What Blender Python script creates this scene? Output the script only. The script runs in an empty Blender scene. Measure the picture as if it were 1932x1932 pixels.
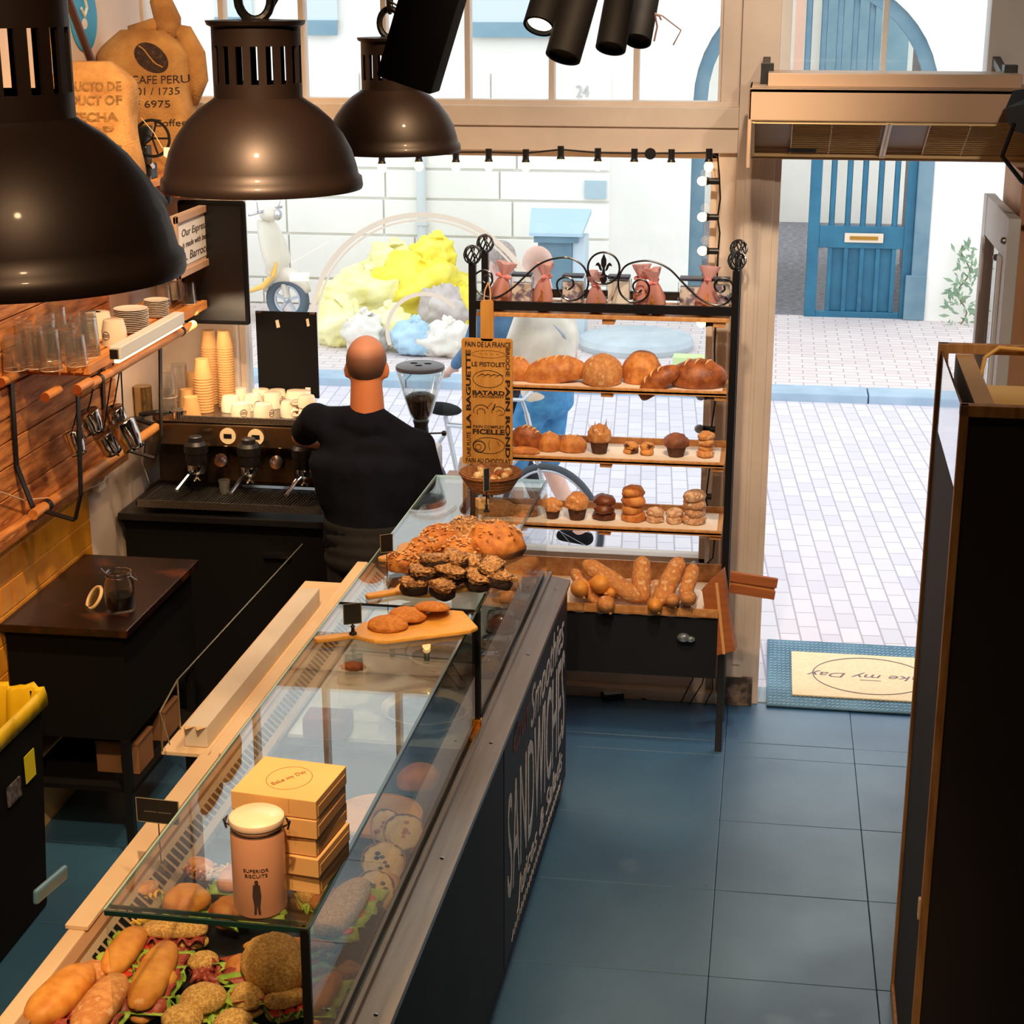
import bpy, bmesh, math, random
from mathutils import Vector, Matrix, noise

SC = bpy.context.scene
COL = SC.collection
R = math.radians
PI = math.pi

# ------------------------------------------------------------------ camera
FPX = 3236.0
CAMZ = 3.2
PITCH = math.atan(999 / FPX)
YAW = R(8.4645)
cam_d = bpy.data.cameras.new('camera')
cam_d.sensor_width = 36.0
cam_d.sensor_fit = 'HORIZONTAL'
cam_d.lens = 36.0 * FPX / 1932.0
cam_d.clip_start = 0.05
cam_d.clip_end = 200
cam = bpy.data.objects.new('camera', cam_d)
COL.objects.link(cam)
FWD = Vector((-math.sin(YAW) * math.cos(PITCH), math.cos(YAW) * math.cos(PITCH), -math.sin(PITCH)))
RGT = Vector((math.cos(YAW), math.sin(YAW), 0))
UPV = RGT.cross(FWD)
cm = Matrix((RGT, UPV, -FWD)).transposed().to_4x4()
cm.translation = (0, 0, CAMZ)
cam.matrix_world = cm
SC.camera = cam
cam_d.dof.use_dof = False

# measuring: a pixel of the photograph seen on a plane of the place
def P(px, py, X=None, Y=None, Z=None):
    d = RGT * ((px - 966) / FPX) - UPV * ((py - 966) / FPX) + FWD
    if X is not None: t = X / d.x
    elif Y is not None: t = Y / d.y
    else: t = (Z - CAMZ) / d.z
    return Vector((d.x * t, d.y * t, CAMZ + d.z * t))

# ------------------------------------------------------------------ world, light, exposure
SC.view_settings.view_transform = 'Standard'
SC.view_settings.look = 'None'
SC.view_settings.gamma = 1
SC.view_settings.exposure = 0.0
SC.view_settings.use_curve_mapping = False
w = bpy.data.worlds.new('overcast_sky')
SC.world = w
w.use_nodes = True
nt = w.node_tree
bg = nt.nodes['Background']
tc = nt.nodes.new('ShaderNodeTexCoord')
sep = nt.nodes.new('ShaderNodeSeparateXYZ')
rmp = nt.nodes.new('ShaderNodeValToRGB')
nt.links.new(tc.outputs['Generated'], sep.inputs[0])
nt.links.new(sep.outputs['Z'], rmp.inputs[0])
rmp.color_ramp.elements[0].position = 0.0
rmp.color_ramp.elements[0].color = (0.88, 0.93, 1.0, 1)
rmp.color_ramp.elements[1].position = 0.8
rmp.color_ramp.elements[1].color = (0.86, 0.93, 1.0, 1)
nt.links.new(rmp.outputs[0], bg.inputs[0])
bg.inputs[1].default_value = 2.0

def lamp(name, kind, loc, energy, color, size=0.1, aim=None, spot=None, blend=0.5):
    d = bpy.data.lights.new(name, kind)
    d.energy = energy
    d.color = color
    if kind == 'AREA': d.size = size
    else: d.shadow_soft_size = size
    if kind == 'SPOT':
        d.spot_size = R(spot); d.spot_blend = blend
    o = bpy.data.objects.new(name, d)
    COL.objects.link(o)
    o.location = loc
    if aim is not None:
        o.rotation_euler = (Vector(aim) - Vector(loc)).to_track_quat('-Z', 'Y').to_euler()
    return o

WARM = (1.0, 0.62, 0.28)
# ------------------------------------------------------------------ helpers
def link(o, parent=None):
    COL.objects.link(o)
    if parent is not None: o.parent = parent
    return o

def tag(o, label=None, cat=None, group=None, kind=None):
    if label: o['label'] = label
    if cat: o['category'] = cat
    if group: o['group'] = group
    if kind: o['kind'] = kind
    return o

def thing(name, label, cat, loc=(0, 0, 0), rz=0.0, group=None, sc=1.0, rot=None):
    o = bpy.data.objects.new(name, None)
    o.empty_display_size = 0.05
    link(o)
    o.location = loc
    o.rotation_euler = rot if rot else (0, 0, rz)
    o.scale = (sc, sc, sc)
    return tag(o, label, cat, group)

def kids(o): return [c for c in bpy.data.objects if c.parent == o]
_ch = {}
def dup(o, loc, rz=None, label=None, group=None, sc=None, rot=None):
    def cp(a, par):
        c = a.copy(); COL.objects.link(c)
        c.parent = par
        for k in [x for x in allobj if x.parent == a]: cp(k, c)
        return c
    allobj = list(bpy.data.objects)
    r = cp(o, None)
    r.location = loc
    if rot is not None: r.rotation_euler = rot
    elif rz is not None: r.rotation_euler = (0, 0, rz)
    if sc is not None: r.scale = (sc, sc, sc) if isinstance(sc, (int, float)) else sc
    if label: r['label'] = label
    if group: r['group'] = group
    return r

class M:
    def __init__(s, xf=None):
        s.v = []; s.f = []; s.x = xf or Matrix.Identity(4)
    def at(s, loc=(0, 0, 0), rx=0, ry=0, rz=0, sc=(1, 1, 1)):
        s.x = Matrix.Translation(loc) @ Matrix.Rotation(rz, 4, 'Z') @ Matrix.Rotation(ry, 4, 'Y') @ Matrix.Rotation(rx, 4, 'X') @ Matrix.Diagonal((*sc, 1))
        return s
    def add(s, vs, fs):
        b = len(s.v)
        s.v += [tuple(s.x @ Vector(p)) for p in vs]
        s.f += [tuple(b + i for i in f) for f in fs]
        return s
    def box(s, x0, x1, y0, y1, z0, z1):
        if x0 > x1: x0, x1 = x1, x0
        if y0 > y1: y0, y1 = y1, y0
        if z0 > z1: z0, z1 = z1, z0
        return s.add([(x0, y0, z0), (x1, y0, z0), (x1, y1, z0), (x0, y1, z0), (x0, y0, z1), (x1, y0, z1), (x1, y1, z1), (x0, y1, z1)],
                     [(0, 3, 2, 1), (4, 5, 6, 7), (0, 1, 5, 4), (1, 2, 6, 5), (2, 3, 7, 6), (3, 0, 4, 7)])
    def bar(s, a, b, w, h=None, up=(0, 0, 1)):
        a = Vector(a); b = Vector(b); h = h or w
        d = (b - a).normalized(); u = Vector(up)
        if abs(d.dot(u)) > .98: u = Vector((0, 1, 0))
        r = d.cross(u).normalized(); u = r.cross(d)
        vs = []
        for p in (a, b):
            for i, j in ((-1, -1), (1, -1), (1, 1), (-1, 1)): vs.append(p + r * (i * w / 2) + u * (j * h / 2))
        return s.add(vs, [(0, 1, 2, 3), (7, 6, 5, 4), (0, 4, 5, 1), (1, 5, 6, 2), (2, 6, 7, 3), (3, 7, 4, 0)])
    def tube(s, pts, r, n=8, closed=False, caps=True):
        pts = [Vector(p) for p in pts]; m = len(pts)
        rr = r if isinstance(r, (list, tuple)) else [r] * m
        vs = []; prev = None
        for i, p in enumerate(pts):
            if closed: t = pts[(i + 1) % m] - pts[i - 1]
            else: t = pts[min(i + 1, m - 1)] - pts[max(i - 1, 0)]
            t.normalize()
            if prev is None:
                u = Vector((0, 0, 1)) if abs(t.z) < .9 else Vector((1, 0, 0))
                a = t.cross(u).normalized()
            else:
                a = (prev - t * prev.dot(t))
                if a.length < 1e-6: a = t.cross(Vector((0.3, 0.2, 1)))
                a.normalize()
            prev = a; b = t.cross(a)
            for k in range(n):
                q = 2 * PI * k / n
                vs.append(p + (a * math.cos(q) + b * math.sin(q)) * rr[i])
        fs = []
        for i in range(m if closed else m - 1):
            for k in range(n):
                i2 = (i + 1) % m
                fs.append((i * n + k, i * n + (k + 1) % n, i2 * n + (k + 1) % n, i2 * n + k))
        if not closed and caps:
            fs.append(tuple(range(n))[::-1]); fs.append(tuple((m - 1) * n + k for k in range(n)))
        return s.add(vs, fs)
    def lathe(s, prof, n=32, caps=True, wob=None):
        # prof: list of (r, z); closed ends when r==0
        vs = []; fs = []; rings = []
        for (r, z) in prof:
            if r < 1e-6:
                rings.append([len(vs)]); vs.append((0, 0, z))
            else:
                rings.append(list(range(len(vs), len(vs) + n)))
                for k in range(n):
                    q = 2 * PI * k / n
                    rk = r * (wob(q) if wob else 1)
                    vs.append((rk * math.cos(q), rk * math.sin(q), z))
        for a, b in zip(rings, rings[1:]):
            if len(a) == 1 and len(b) == 1: continue
            for k in range(n):
                k2 = (k + 1) % n
                if len(a) == 1: fs.append((a[0], b[k2], b[k]))
                elif len(b) == 1: fs.append((a[k], a[k2], b[0]))
                else: fs.append((a[k], a[k2], b[k2], b[k]))
        if caps:
            if len(rings[0]) > 1: fs.append(tuple(rings[0])[::-1])
            if len(rings[-1]) > 1: fs.append(tuple(rings[-1]))
        return s.add(vs, fs)
    def prism(s, pts, z0, z1):
        n = len(pts)
        a = sum(pts[i][0] * pts[(i + 1) % n][1] - pts[(i + 1) % n][0] * pts[i][1] for i in range(n))
        if a < 0: pts = pts[::-1]
        vs = [(p[0], p[1], z0) for p in pts] + [(p[0], p[1], z1) for p in pts]
        fs = [tuple(range(n))[::-1], tuple(range(n, 2 * n))] + [(i, (i + 1) % n, n + (i + 1) % n, n + i) for i in range(n)]
        return s.add(vs, fs)
    def ball(s, c, r, nu=16, nv=10):
        rr = (r, r, r) if isinstance(r, (int, float)) else r
        vs = [(c[0], c[1], c[2] - rr[2])]
        for j in range(1, nv):
            f = -PI / 2 + PI * j / nv
            for i in range(nu):
                q = 2 * PI * i / nu
                vs.append((c[0] + rr[0] * math.cos(f) * math.cos(q), c[1] + rr[1] * math.cos(f) * math.sin(q), c[2] + rr[2] * math.sin(f)))
        vs.append((c[0], c[1], c[2] + rr[2])); t = len(vs) - 1
        fs = []
        for i in range(nu):
            i2 = (i + 1) % nu
            fs.append((0, 1 + i2, 1 + i)); fs.append((t, t - nu + i, t - nu + i2))
            for j in range(nv - 2):
                a = 1 + j * nu
                fs.append((a + i, a + i2, a + nu + i2, a + nu + i))
        return s.add(vs, fs)
    def cap(s, a, b, ra, rb, n=12, k=5, sy=1.0):
        # tapered capsule, round ends
        a = Vector(a); b = Vector(b); d = (b - a); L = d.length; d.normalize()
        pts = []; rs = []
        for i in range(k):
            q = PI / 2 * (1 - i / k); pts.append(a - d * ra * math.sin(q)); rs.append(max(ra * math.cos(q), ra * .05))
        pts += [a, b]; rs += [ra, rb]
        for i in range(1, k + 1):
            q = PI / 2 * i / k; pts.append(b + d * rb * math.sin(q)); rs.append(max(rb * math.cos(q), rb * .05))
        return s.tube(pts, rs, n)
    def grid(s, f, nu, nv):
        vs = [f(i / nu, j / nv) for j in range(nv + 1) for i in range(nu + 1)]
        fs = [(j * (nu + 1) + i, j * (nu + 1) + i + 1, (j + 1) * (nu + 1) + i + 1, (j + 1) * (nu + 1) + i) for j in range(nv) for i in range(nu)]
        return s.add(vs, fs)
    def build(s, name, mat=None, parent=None, smooth=False, bevel=0, label=None, cat=None, group=None, kind=None, loc=None, rz=None, rot=None, auto=None, solid=0):
        me = bpy.data.meshes.new(name)
        me.from_pydata(s.v, [], s.f)
        me.update()
        if mat is not None: me.materials.append(mat)
        if smooth or auto:
            me.polygons.foreach_set('use_smooth', [True] * len(me.polygons))
            if auto: me.set_sharp_from_angle(angle=R(auto))
        o = bpy.data.objects.new(name, me)
        link(o, parent)
        if loc is not None: o.location = loc
        if rz is not None: o.rotation_euler = (0, 0, rz)
        if rot is not None: o.rotation_euler = rot
        if solid:
            md = o.modifiers.new('solid', 'SOLIDIFY'); md.thickness = solid; md.offset = 0
        if bevel:
            md = o.modifiers.new('bevel', 'BEVEL'); md.width = bevel; md.segments = 2; md.limit_method = 'ANGLE'; md.angle_limit = R(40)
        return tag(o, label, cat, group, kind)

def L(c):  # 0-255 sRGB to linear
    return tuple(((x / 255) / 12.92 if x / 255 <= .04045 else ((x / 255 + .055) / 1.055) ** 2.4) for x in c)

MATS = {}
def mat(name, c1, c2=None, scale=8.0, rough=.6, metal=0.0, bump=0.0, bscale=40.0, stretch=(1, 1, 1), coat=0.0, detail=4.0, spec=.5,
        c3=None, ramp=(.35, .65), emis=None, estr=0.0, rough2=None, sss=0.0, coords='Object', voro=False, wave=False, lin=False):
    if name in MATS: return MATS[name]
    m = bpy.data.materials.new(name); MATS[name] = m
    m.use_nodes = True
    n = m.node_tree.nodes; l = m.node_tree.links
    b = n['Principled BSDF']
    k = (lambda c: tuple(c)) if lin else L
    b.inputs['Roughness'].default_value = rough
    b.inputs['Metallic'].default_value = metal
    b.inputs['Specular IOR Level'].default_value = spec
    if coat:
        b.inputs['Coat Weight'].default_value = coat; b.inputs['Coat Roughness'].default_value = .08
    if sss:
        b.inputs['Subsurface Weight'].default_value = sss; b.inputs['Subsurface Radius'].default_value = (.02, .008, .004); b.inputs['Subsurface Scale'].default_value = .3
    b.inputs['Base Color'].default_value = (*k(c1), 1)
    if emis:
        b.inputs['Emission Color'].default_value = (*k(emis), 1); b.inputs['Emission Strength'].default_value = estr
    if c2 or bump:
        t = n.new('ShaderNodeTexCoord'); mp = n.new('ShaderNodeMapping')
        mp.inputs['Scale'].default_value = stretch
        l.new(t.outputs[coords], mp.inputs[0])
    if c2:
        if wave:
            nz = n.new('ShaderNodeTexWave'); nz.inputs['Scale'].default_value = scale; nz.inputs['Distortion'].default_value = 6; nz.inputs['Detail'].default_value = 3; nz.inputs['Detail Scale'].default_value = 1.5
            out = nz.outputs['Fac']
        elif voro:
            nz = n.new('ShaderNodeTexVoronoi'); nz.inputs['Scale'].default_value = scale; out = nz.outputs['Distance']
        else:
            nz = n.new('ShaderNodeTexNoise'); nz.inputs['Scale'].default_value = scale; nz.inputs['Detail'].default_value = detail; out = nz.outputs['Fac']
        l.new(mp.outputs[0], nz.inputs['Vector'])
        r = n.new('ShaderNodeValToRGB')
        e = r.color_ramp.elements
        e[0].position = ramp[0]; e[0].color = (*k(c1), 1)
        e[1].position = ramp[1]; e[1].color = (*k(c2), 1)
        if c3:
            x = e.new(min(.99, ramp[1] + .12)); x.color = (*k(c3), 1)
        l.new(out, r.inputs[0]); l.new(r.outputs[0], b.inputs['Base Color'])
        if rough2 is not None:
            mr = n.new('ShaderNodeMapRange'); mr.inputs['To Min'].default_value = rough; mr.inputs['To Max'].default_value = rough2
            mr.inputs['From Min'].default_value = ramp[0]; mr.inputs['From Max'].default_value = ramp[1]
            l.new(out, mr.inputs[0]); l.new(mr.outputs[0], b.inputs['Roughness'])
    if bump:
        nb = n.new('ShaderNodeTexNoise'); nb.inputs['Scale'].default_value = bscale; nb.inputs['Detail'].default_value = 5
        l.new(mp.outputs[0], nb.inputs['Vector'])
        bp = n.new('ShaderNodeBump'); bp.inputs['Strength'].default_value = min(1, bump); bp.inputs['Distance'].default_value = .01
        l.new(nb.outputs['Fac'], bp.inputs['Height']); l.new(bp.outputs[0], b.inputs['Normal'])
    return m

def glass(name, tint=(1, 1, 1), refl=.9, base=.04, power=4.0, rough=0.0, haze=0.0):
    # thin glass: clear straight on, mirror-like at a grazing angle
    if name in MATS: return MATS[name]
    m = bpy.data.materials.new(name); MATS[name] = m
    m.use_nodes = True
    n = m.node_tree.nodes; l = m.node_tree.links
    n.remove(n['Principled BSDF']); o = n['Material Output']
    tr = n.new('ShaderNodeBsdfTransparent'); tr.inputs[0].default_value = (*tint, 1)
    gl = n.new('ShaderNodeBsdfGlossy'); gl.inputs['Roughness'].default_value = rough
    lw = n.new('ShaderNodeLayerWeight'); lw.inputs['Blend'].default_value = .5
    pw = n.new('ShaderNodeMath'); pw.operation = 'POWER'; pw.inputs[1].default_value = power
    mr = n.new('ShaderNodeMapRange'); mr.inputs['To Min'].default_value = base; mr.inputs['To Max'].default_value = refl
    mx = n.new('ShaderNodeMixShader')
    l.new(lw.outputs['Facing'], pw.inputs[0]); l.new(pw.outputs[0], mr.inputs[0]); l.new(mr.outputs[0], mx.inputs[0])
    l.new(tr.outputs[0], mx.inputs[1]); l.new(gl.outputs[0], mx.inputs[2]); l.new(mx.outputs[0], o.inputs[0])
    if haze:
        df = n.new('ShaderNodeBsdfTranslucent'); dd = n.new('ShaderNodeBsdfDiffuse'); m1 = n.new('ShaderNodeMixShader'); m2 = n.new('ShaderNodeMixShader')
        m2.inputs[0].default_value = haze
        l.new(df.outputs[0], m1.inputs[1]); l.new(dd.outputs[0], m1.inputs[2]); l.new(mx.outputs[0], m2.inputs[1]); l.new(m1.outputs[0], m2.inputs[2]); l.new(m2.outputs[0], o.inputs[0])
    return m

def thin(name, c, tr=.6, rough=.5):
    # thin film that lets light through from behind
    if name in MATS: return MATS[name]
    m = bpy.data.materials.new(name); MATS[name] = m; m.use_nodes = True
    n = m.node_tree.nodes; l = m.node_tree.links; n.remove(n['Principled BSDF']); o = n['Material Output']
    a = n.new('ShaderNodeBsdfDiffuse'); b = n.new('ShaderNodeBsdfTranslucent'); x = n.new('ShaderNodeMixShader')
    for k in (a, b): k.inputs[0].default_value = (*L(c), 1)
    x.inputs[0].default_value = tr; l.new(a.outputs[0], x.inputs[1]); l.new(b.outputs[0], x.inputs[2]); l.new(x.outputs[0], o.inputs[0])
    return m

def text(s, size, m, parent=None, mtx=None, width=None, ext=.0006, name='lettering', align='CENTER', shear=0.0, height=None, bold=0.0, xf=None):
    cu = bpy.data.curves.new('t', 'FONT')
    cu.body = s; cu.size = size; cu.align_x = align; cu.align_y = 'CENTER'; cu.extrude = ext; cu.shear = shear; cu.offset = bold
    cu.resolution_u = 3
    o = bpy.data.objects.new('t', cu); COL.objects.link(o)
    bpy.context.view_layer.update()
    dg = bpy.context.evaluated_depsgraph_get()
    me = bpy.data.meshes.new_from_object(o.evaluated_get(dg), depsgraph=dg)
    bpy.data.objects.remove(o); bpy.data.curves.remove(cu)
    xs = [v.co.x for v in me.vertices]; ys = [v.co.y for v in me.vertices]
    if xs:
        wd = max(xs) - min(xs); hd = max(ys) - min(ys)
        sx = width / wd if width else 1; sy = height / hd if height else (sx if width and not height else 1)
        if width and not height: sy = min(sx, 1.6)
        cx = (max(xs) + min(xs)) / 2; cy = (max(ys) + min(ys)) / 2
        for v in me.vertices: v.co = ((v.co.x - (cx if align == 'CENTER' else 0)) * sx, (v.co.y - cy) * sy, v.co.z)
    if xf:
        for v in me.vertices: v.co = xf(v.co)
    me.materials.clear(); me.materials.append(m)
    me.name = name
    ob = bpy.data.objects.new(name, me); link(ob, parent)
    if mtx is not None: ob.matrix_local = mtx
    return ob

def frame_mtx(o, x, y, z=None):
    x = Vector(x).normalized(); y = Vector(y).normalized()
    z = x.cross(y).normalized()
    m = Matrix((x, y, z)).transposed().to_4x4(); m.translation = Vector(o)
    return m

def blob_mesh(rx, ry, rz, amp=.12, freq=2.0, seed=0, flat=.35, nu=28, nv=18, fn=None, pw=1.0):
    # a lump with its base at z=0
    m = M(); vs = []
    off = Vector((seed * 7.31, seed * 3.17, seed * 1.93))
    top = {}
    def pt(q, f):
        d = Vector((math.cos(f) * math.cos(q), math.cos(f) * math.sin(q), math.sin(f)))
        if pw != 1.0:
            d = Vector([math.copysign(abs(c) ** pw, c) for c in d])
        k = 1 + amp * noise.fractal(d * freq + off, 1.0, 2.0, 3)
        p = Vector((d.x * rx, d.y * ry, d.z * rz)) * k
        if p.z < -rz * flat: p.z = -rz * flat + (p.z + rz * flat) * .1
        p.z += rz * flat
        if fn: p = fn(p, d)
        return tuple(p)
    vs.append(pt(0, -PI / 2))
    for j in range(1, nv):
        for i in range(nu): vs.append(pt(2 * PI * i / nu, -PI / 2 + PI * j / nv))
    vs.append(pt(0, PI / 2)); t = len(vs) - 1; fs = []
    for i in range(nu):
        i2 = (i + 1) % nu
        fs.append((0, 1 + i2, 1 + i)); fs.append((t, t - nu + i, t - nu + i2))
        for j in range(nv - 2):
            a = 1 + j * nu; fs.append((a + i, a + i2, a + nu + i2, a + nu + i))
    m.add(vs, fs)
    return m
def arc(c, r, a0, a1, n=16, plane='xz'):
    out = []
    for i in range(n + 1):
        q = R(a0 + (a1 - a0) * i / n)
        u, v = r * math.cos(q), r * math.sin(q)
        out.append((c[0] + u, c[1], c[2] + v) if plane == 'xz' else (c[0] + u, c[1] + v, c[2]) if plane == 'xy' else (c[0], c[1] + u, c[2] + v))
    return out
CAMP = Vector((0, 0, CAMZ))
def wpx(n, p): return n * (Vector(p) - CAMP).dot(FWD) / FPX

# unseen fill spotlights added above the frame for brightness, each with a made-up can
m_can = mat('can_black', (16, 15, 18), rough=.5)
def fill_spot(i, x, y, aim, watt, color=(1, .66, .36), spot=60, label=''):
    a = Vector((x, y, 4.05)); d = (Vector(aim) - a).normalized()
    t = thing('fill_spotlight', label, 'spotlight', a)
    q = (-d).to_track_quat('Z', 'Y').to_matrix().to_4x4()
    M(q).lathe([(.035, .0), (.045, 0), (.045, .15), (0, .15)], 20, caps=False).build('lamp_body', m_can, t)
    M().box(-.01, .01, -.01, .01, .02, .25).build('stem', m_can, t)
    lamp('fill_spot_light', 'SPOT', a + d * .01, watt, color, .05, aim=aim, spot=spot, blend=.8)
fill_spot(0, -1.5, 4.5, (-2.7, 6.1, 1.5), 380, label='added fill spotlight aimed at the slatted shelf')
fill_spot(1, -.75, 2.0, (-1.2, 3.9, .9), 430, label='added fill spotlight aimed at the sandwiches')
fill_spot(2, -.3, 4.0, (-1.0, 5.9, 1.2), 230, label='added fill spotlight aimed at the far half of the counter')
fill_spot(3, .1, 4.9, (-.6, 7.4, 2.6), 200, (1, .8, .6), label='added fill spotlight aimed at the window beam')
fill_spot(4, -1.6, 5.2, (-2.5, 6.8, 2.8), 170, label='added fill spotlight aimed at the burlap sacks')
fill_spot(5, -.2, 5.0, (-.65, 7.0, 1.3), 200, (1, .76, .52), label='added fill spotlight aimed at the bread rack')
fill_spot(6, .9, 3.4, (.8, 6.8, 2.2), 150, (1, .8, .62), label='added fill spotlight aimed at the air curtain')
fill_spot(7, -.2, .9, (-1.0, 2.2, 2.0), 60, label='added fill spotlight above the nearest pendant lamp')
fill_spot(8, -1.0, 5.4, (-2.2, 7.3, 1.5), 120, label='added fill spotlight aimed at the espresso machine')
fill_spot(9, .75, 4.0, (.8, 4.9, 2.1), 40, label='added fill spotlight above the tall cabinet')
# ------------------------------------------------------------------ materials shared
m_cream = mat('painted_frame', (222, 205, 190), (206, 188, 172), scale=3, rough=.55, bump=.05, bscale=30)
m_white = mat('white_paint', (226, 224, 220), (212, 208, 204), scale=2, rough=.6)
m_black = mat('black_metal', (16, 15, 17), rough=.42)
m_blackm = mat('black_matt', (14, 13, 15), rough=.8, spec=.15)
m_steel = mat('brushed_steel', (150, 146, 142), (120, 116, 112), scale=4, rough=.3, metal=.9, stretch=(30, 1, 30))
m_chrome = mat('chrome', (200, 200, 205), rough=.12, metal=1)
m_brass = mat('brass', (190, 140, 60), rough=.3, metal=1)
m_wood = mat('light_wood', (205, 150, 92), (178, 120, 66), scale=6, rough=.5, stretch=(1, 8, 8), bump=.03)
m_woodx = mat('light_wood_long', (214, 158, 98), (186, 126, 70), scale=5, rough=.5, stretch=(8, 1, 8), bump=.03)
m_dwood = mat('dark_wood', (60, 30, 16), (34, 17, 10), scale=4, rough=.35, stretch=(8, 1, 8))
m_rust = mat('rough_boards', (222, 150, 84), (150, 84, 40), scale=5, rough=.6, stretch=(9, 1.2, 9), c3=(236, 178, 112), bump=.15, bscale=18)
m_cable = mat('black_cable', (14, 14, 16), rough=.5)
m_glass = glass('window_glass', (.97, .985, .985), refl=.5, base=.02)
m_cglass = glass('case_glass', (.95, .975, .97), refl=.8, base=.035, power=2.6)
m_gedge = mat('glass_edge', (24, 52, 44), rough=.15, coat=.5)
m_jar = glass('clear_jar_glass', (.95, .96, .95), refl=.9, base=.04, power=2.5, rough=.03)
m_paper = mat('white_paper', (238, 232, 226), rough=.8)

FLOORX0, FLOORX1 = -2.75, 1.25
WY = 7.45          # inner face of the shop front
# ------------------------------------------------------------------ floor slabs
m_floor = mat('blue_grey_slab', (56, 104, 142), (40, 86, 126), scale=1.6, rough=.34, detail=8, ramp=(.35, .65), c3=(100, 136, 164), rough2=.46, bump=.03, bscale=12, spec=.9)
m_floor.node_tree.nodes['Principled BSDF'].inputs['IOR'].default_value = 1.75
def scuffs(m):
    n = m.node_tree.nodes; l = m.node_tree.links; b = n['Principled BSDF']
    src = b.inputs['Base Color'].links[0].from_socket
    tc_ = n.new('ShaderNodeTexCoord'); nz_ = n.new('ShaderNodeTexNoise'); nz_.inputs['Scale'].default_value = 5.5; nz_.inputs['Detail'].default_value = 9; nz_.inputs['Roughness'].default_value = .7
    rp = n.new('ShaderNodeValToRGB'); rp.color_ramp.elements[0].position = .66; rp.color_ramp.elements[1].position = .72
    rp.color_ramp.elements[1].color = (.75, .75, .75, 1)
    mx = n.new('ShaderNodeMix'); mx.data_type = 'RGBA'
    l.new(tc_.outputs['Object'], nz_.inputs['Vector']); l.new(nz_.outputs['Fac'], rp.inputs[0]); l.new(rp.outputs[0], mx.inputs['Factor'])
    l.new(src, mx.inputs['A']); mx.inputs['B'].default_value = (.008, .018, .03, 1); l.new(mx.outputs['Result'], b.inputs['Base Color'])
scuffs(m_floor)
m_joint = mat('floor_joint', (26, 56, 84), rough=.9)
xj = [-2.75, -2.35, -1.55, -0.75, P(1365, 1444, Z=0).x, P(1632, 1640, Z=0).x, 1.25]
yj = [-1.5, -.6, .3, 1.2, 2.1, 3.0, P(1500, 1855, Z=0).y, P(1500, 1690, Z=0).y, P(1500, 1557, Z=0).y, P(1650, 1443, Z=0).y, 7.0, WY]
xj[1:4] = [xj[4] - 2.4 * .82, xj[4] - 2 * .82, xj[4] - .82]
fm = M()
rnd = random.Random(4)
for i in range(len(xj) - 1):
    for j in range(len(yj) - 1):
        h = rnd.uniform(-.0012, 0)
        fm.box(xj[i] + .001, xj[i + 1] - .001, yj[j] + .0012, yj[j + 1] - .0012, -.04, h)
fm.build('floor', m_floor, bevel=.002, kind='structure')
M().box(-2.75, 1.25, -1.5, WY, -.08, -.008).build('floor_bed', m_joint, kind='structure')

# ------------------------------------------------------------------ walls and ceiling
m_dark = mat('dark_wall', (40, 33, 30), (30, 24, 22), scale=3, rough=.85)
CZ = 4.3
m_pinkw = mat('left_wall_paint', (226, 206, 192), (212, 190, 176), scale=2, rough=.7)
lw_ = M(); lw_.box(-2.9, -2.75, -1.5, WY + .2, -.05, CZ)
lw_.build('wall_left', m_pinkw, kind='structure')
M().box(1.25, 1.4, -1.5, WY + .2, -.05, CZ).build('wall_right', m_dark, kind='structure')
M().box(-2.9, 1.4, -1.65, -1.5, -.05, CZ).build('wall_back', m_dark, kind='structure')
M().box(-2.9, 1.4, -1.65, WY + .2, CZ, CZ + .15).build('ceiling', m_dark, kind='structure')
# tiled band on the left wall (between work table and boards)
m_tile = mat('ochre_tile', (236, 166, 52), (214, 138, 34), scale=6, rough=.22, coat=.4, c3=(242, 182, 70))
m_grout = mat('tile_grout', (226, 190, 130), rough=.9)
tm = M(); rnd = random.Random(2)
ty0, ty1 = 3.9, 6.46
ts = .109
z0 = .965 - 5 * ts
for k in range(int((ty1 - ty0) / (ts * 1.0))):
    for r_ in range(9):
        y = ty1 - (k + 1) * ts; z = z0 + r_ * ts
        tm.box(-2.742, -2.731 + rnd.uniform(-.001, .001), y + .002, y + ts - .002, z + .003, min(z + ts - .003, 1.262))
tl = tm.build('trim_1', m_tile, bevel=.002, kind='structure')
M().box(-2.75, -2.736, ty0, ty1, 0, 1.27).build('trim_2', m_grout, kind='structure')

# ------------------------------------------------------------------ shop front (window wall)
D0, D1 = WY, WY + .16
xL = -2.38; xR = -.222; cL = -.14; cR = .015
fr = M()
fr.box(-2.9, cL - .002, D0 - .03, D1 + .02, 2.51, 2.70)          # beam
fr.box(-2.9, cL - .002, D0 - .045, D0 - .0301, 2.615, 2.70)
fr.box(-2.9, 1.4, D0, D1 + .02, 3.9, CZ)
fr.box(-2.9, xL, D0 + .001, D1, -.05, 2.51)                          # left of the window
fr.box(-2.9, -2.76, D0, D1, 2.7, 3.9)
fr.box(xR, cL - .002, D0 + .002, D1 - .002, .0, 3.9)
fr.box(cL - .002, cR + .002, D0 - .036, D1 + .03, -.01, 3.95)             # column
fr.box(cL + .035, cR - .045, D0 - .045, D0 - .03, 0, 2.5)
fr.box(cL + .06, cR - .06, D0 - .05, D0 - .03, .2, 2.5)
fr.box(-2.5, cL, D0, D1, 0, .12)
fr.box(-2.5, cL, D0 - .05, D1, .0, .055)
fr.box(-2.5, cL, D0 + .03, D1, .12, .58)
fr.box(-2.42, xR + .04, D0 - .06, D1 + .06, .58, .635)        # window sill
fr.box(1.16, 1.4, D0 - .02, D1, 0, 3.9)
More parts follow.
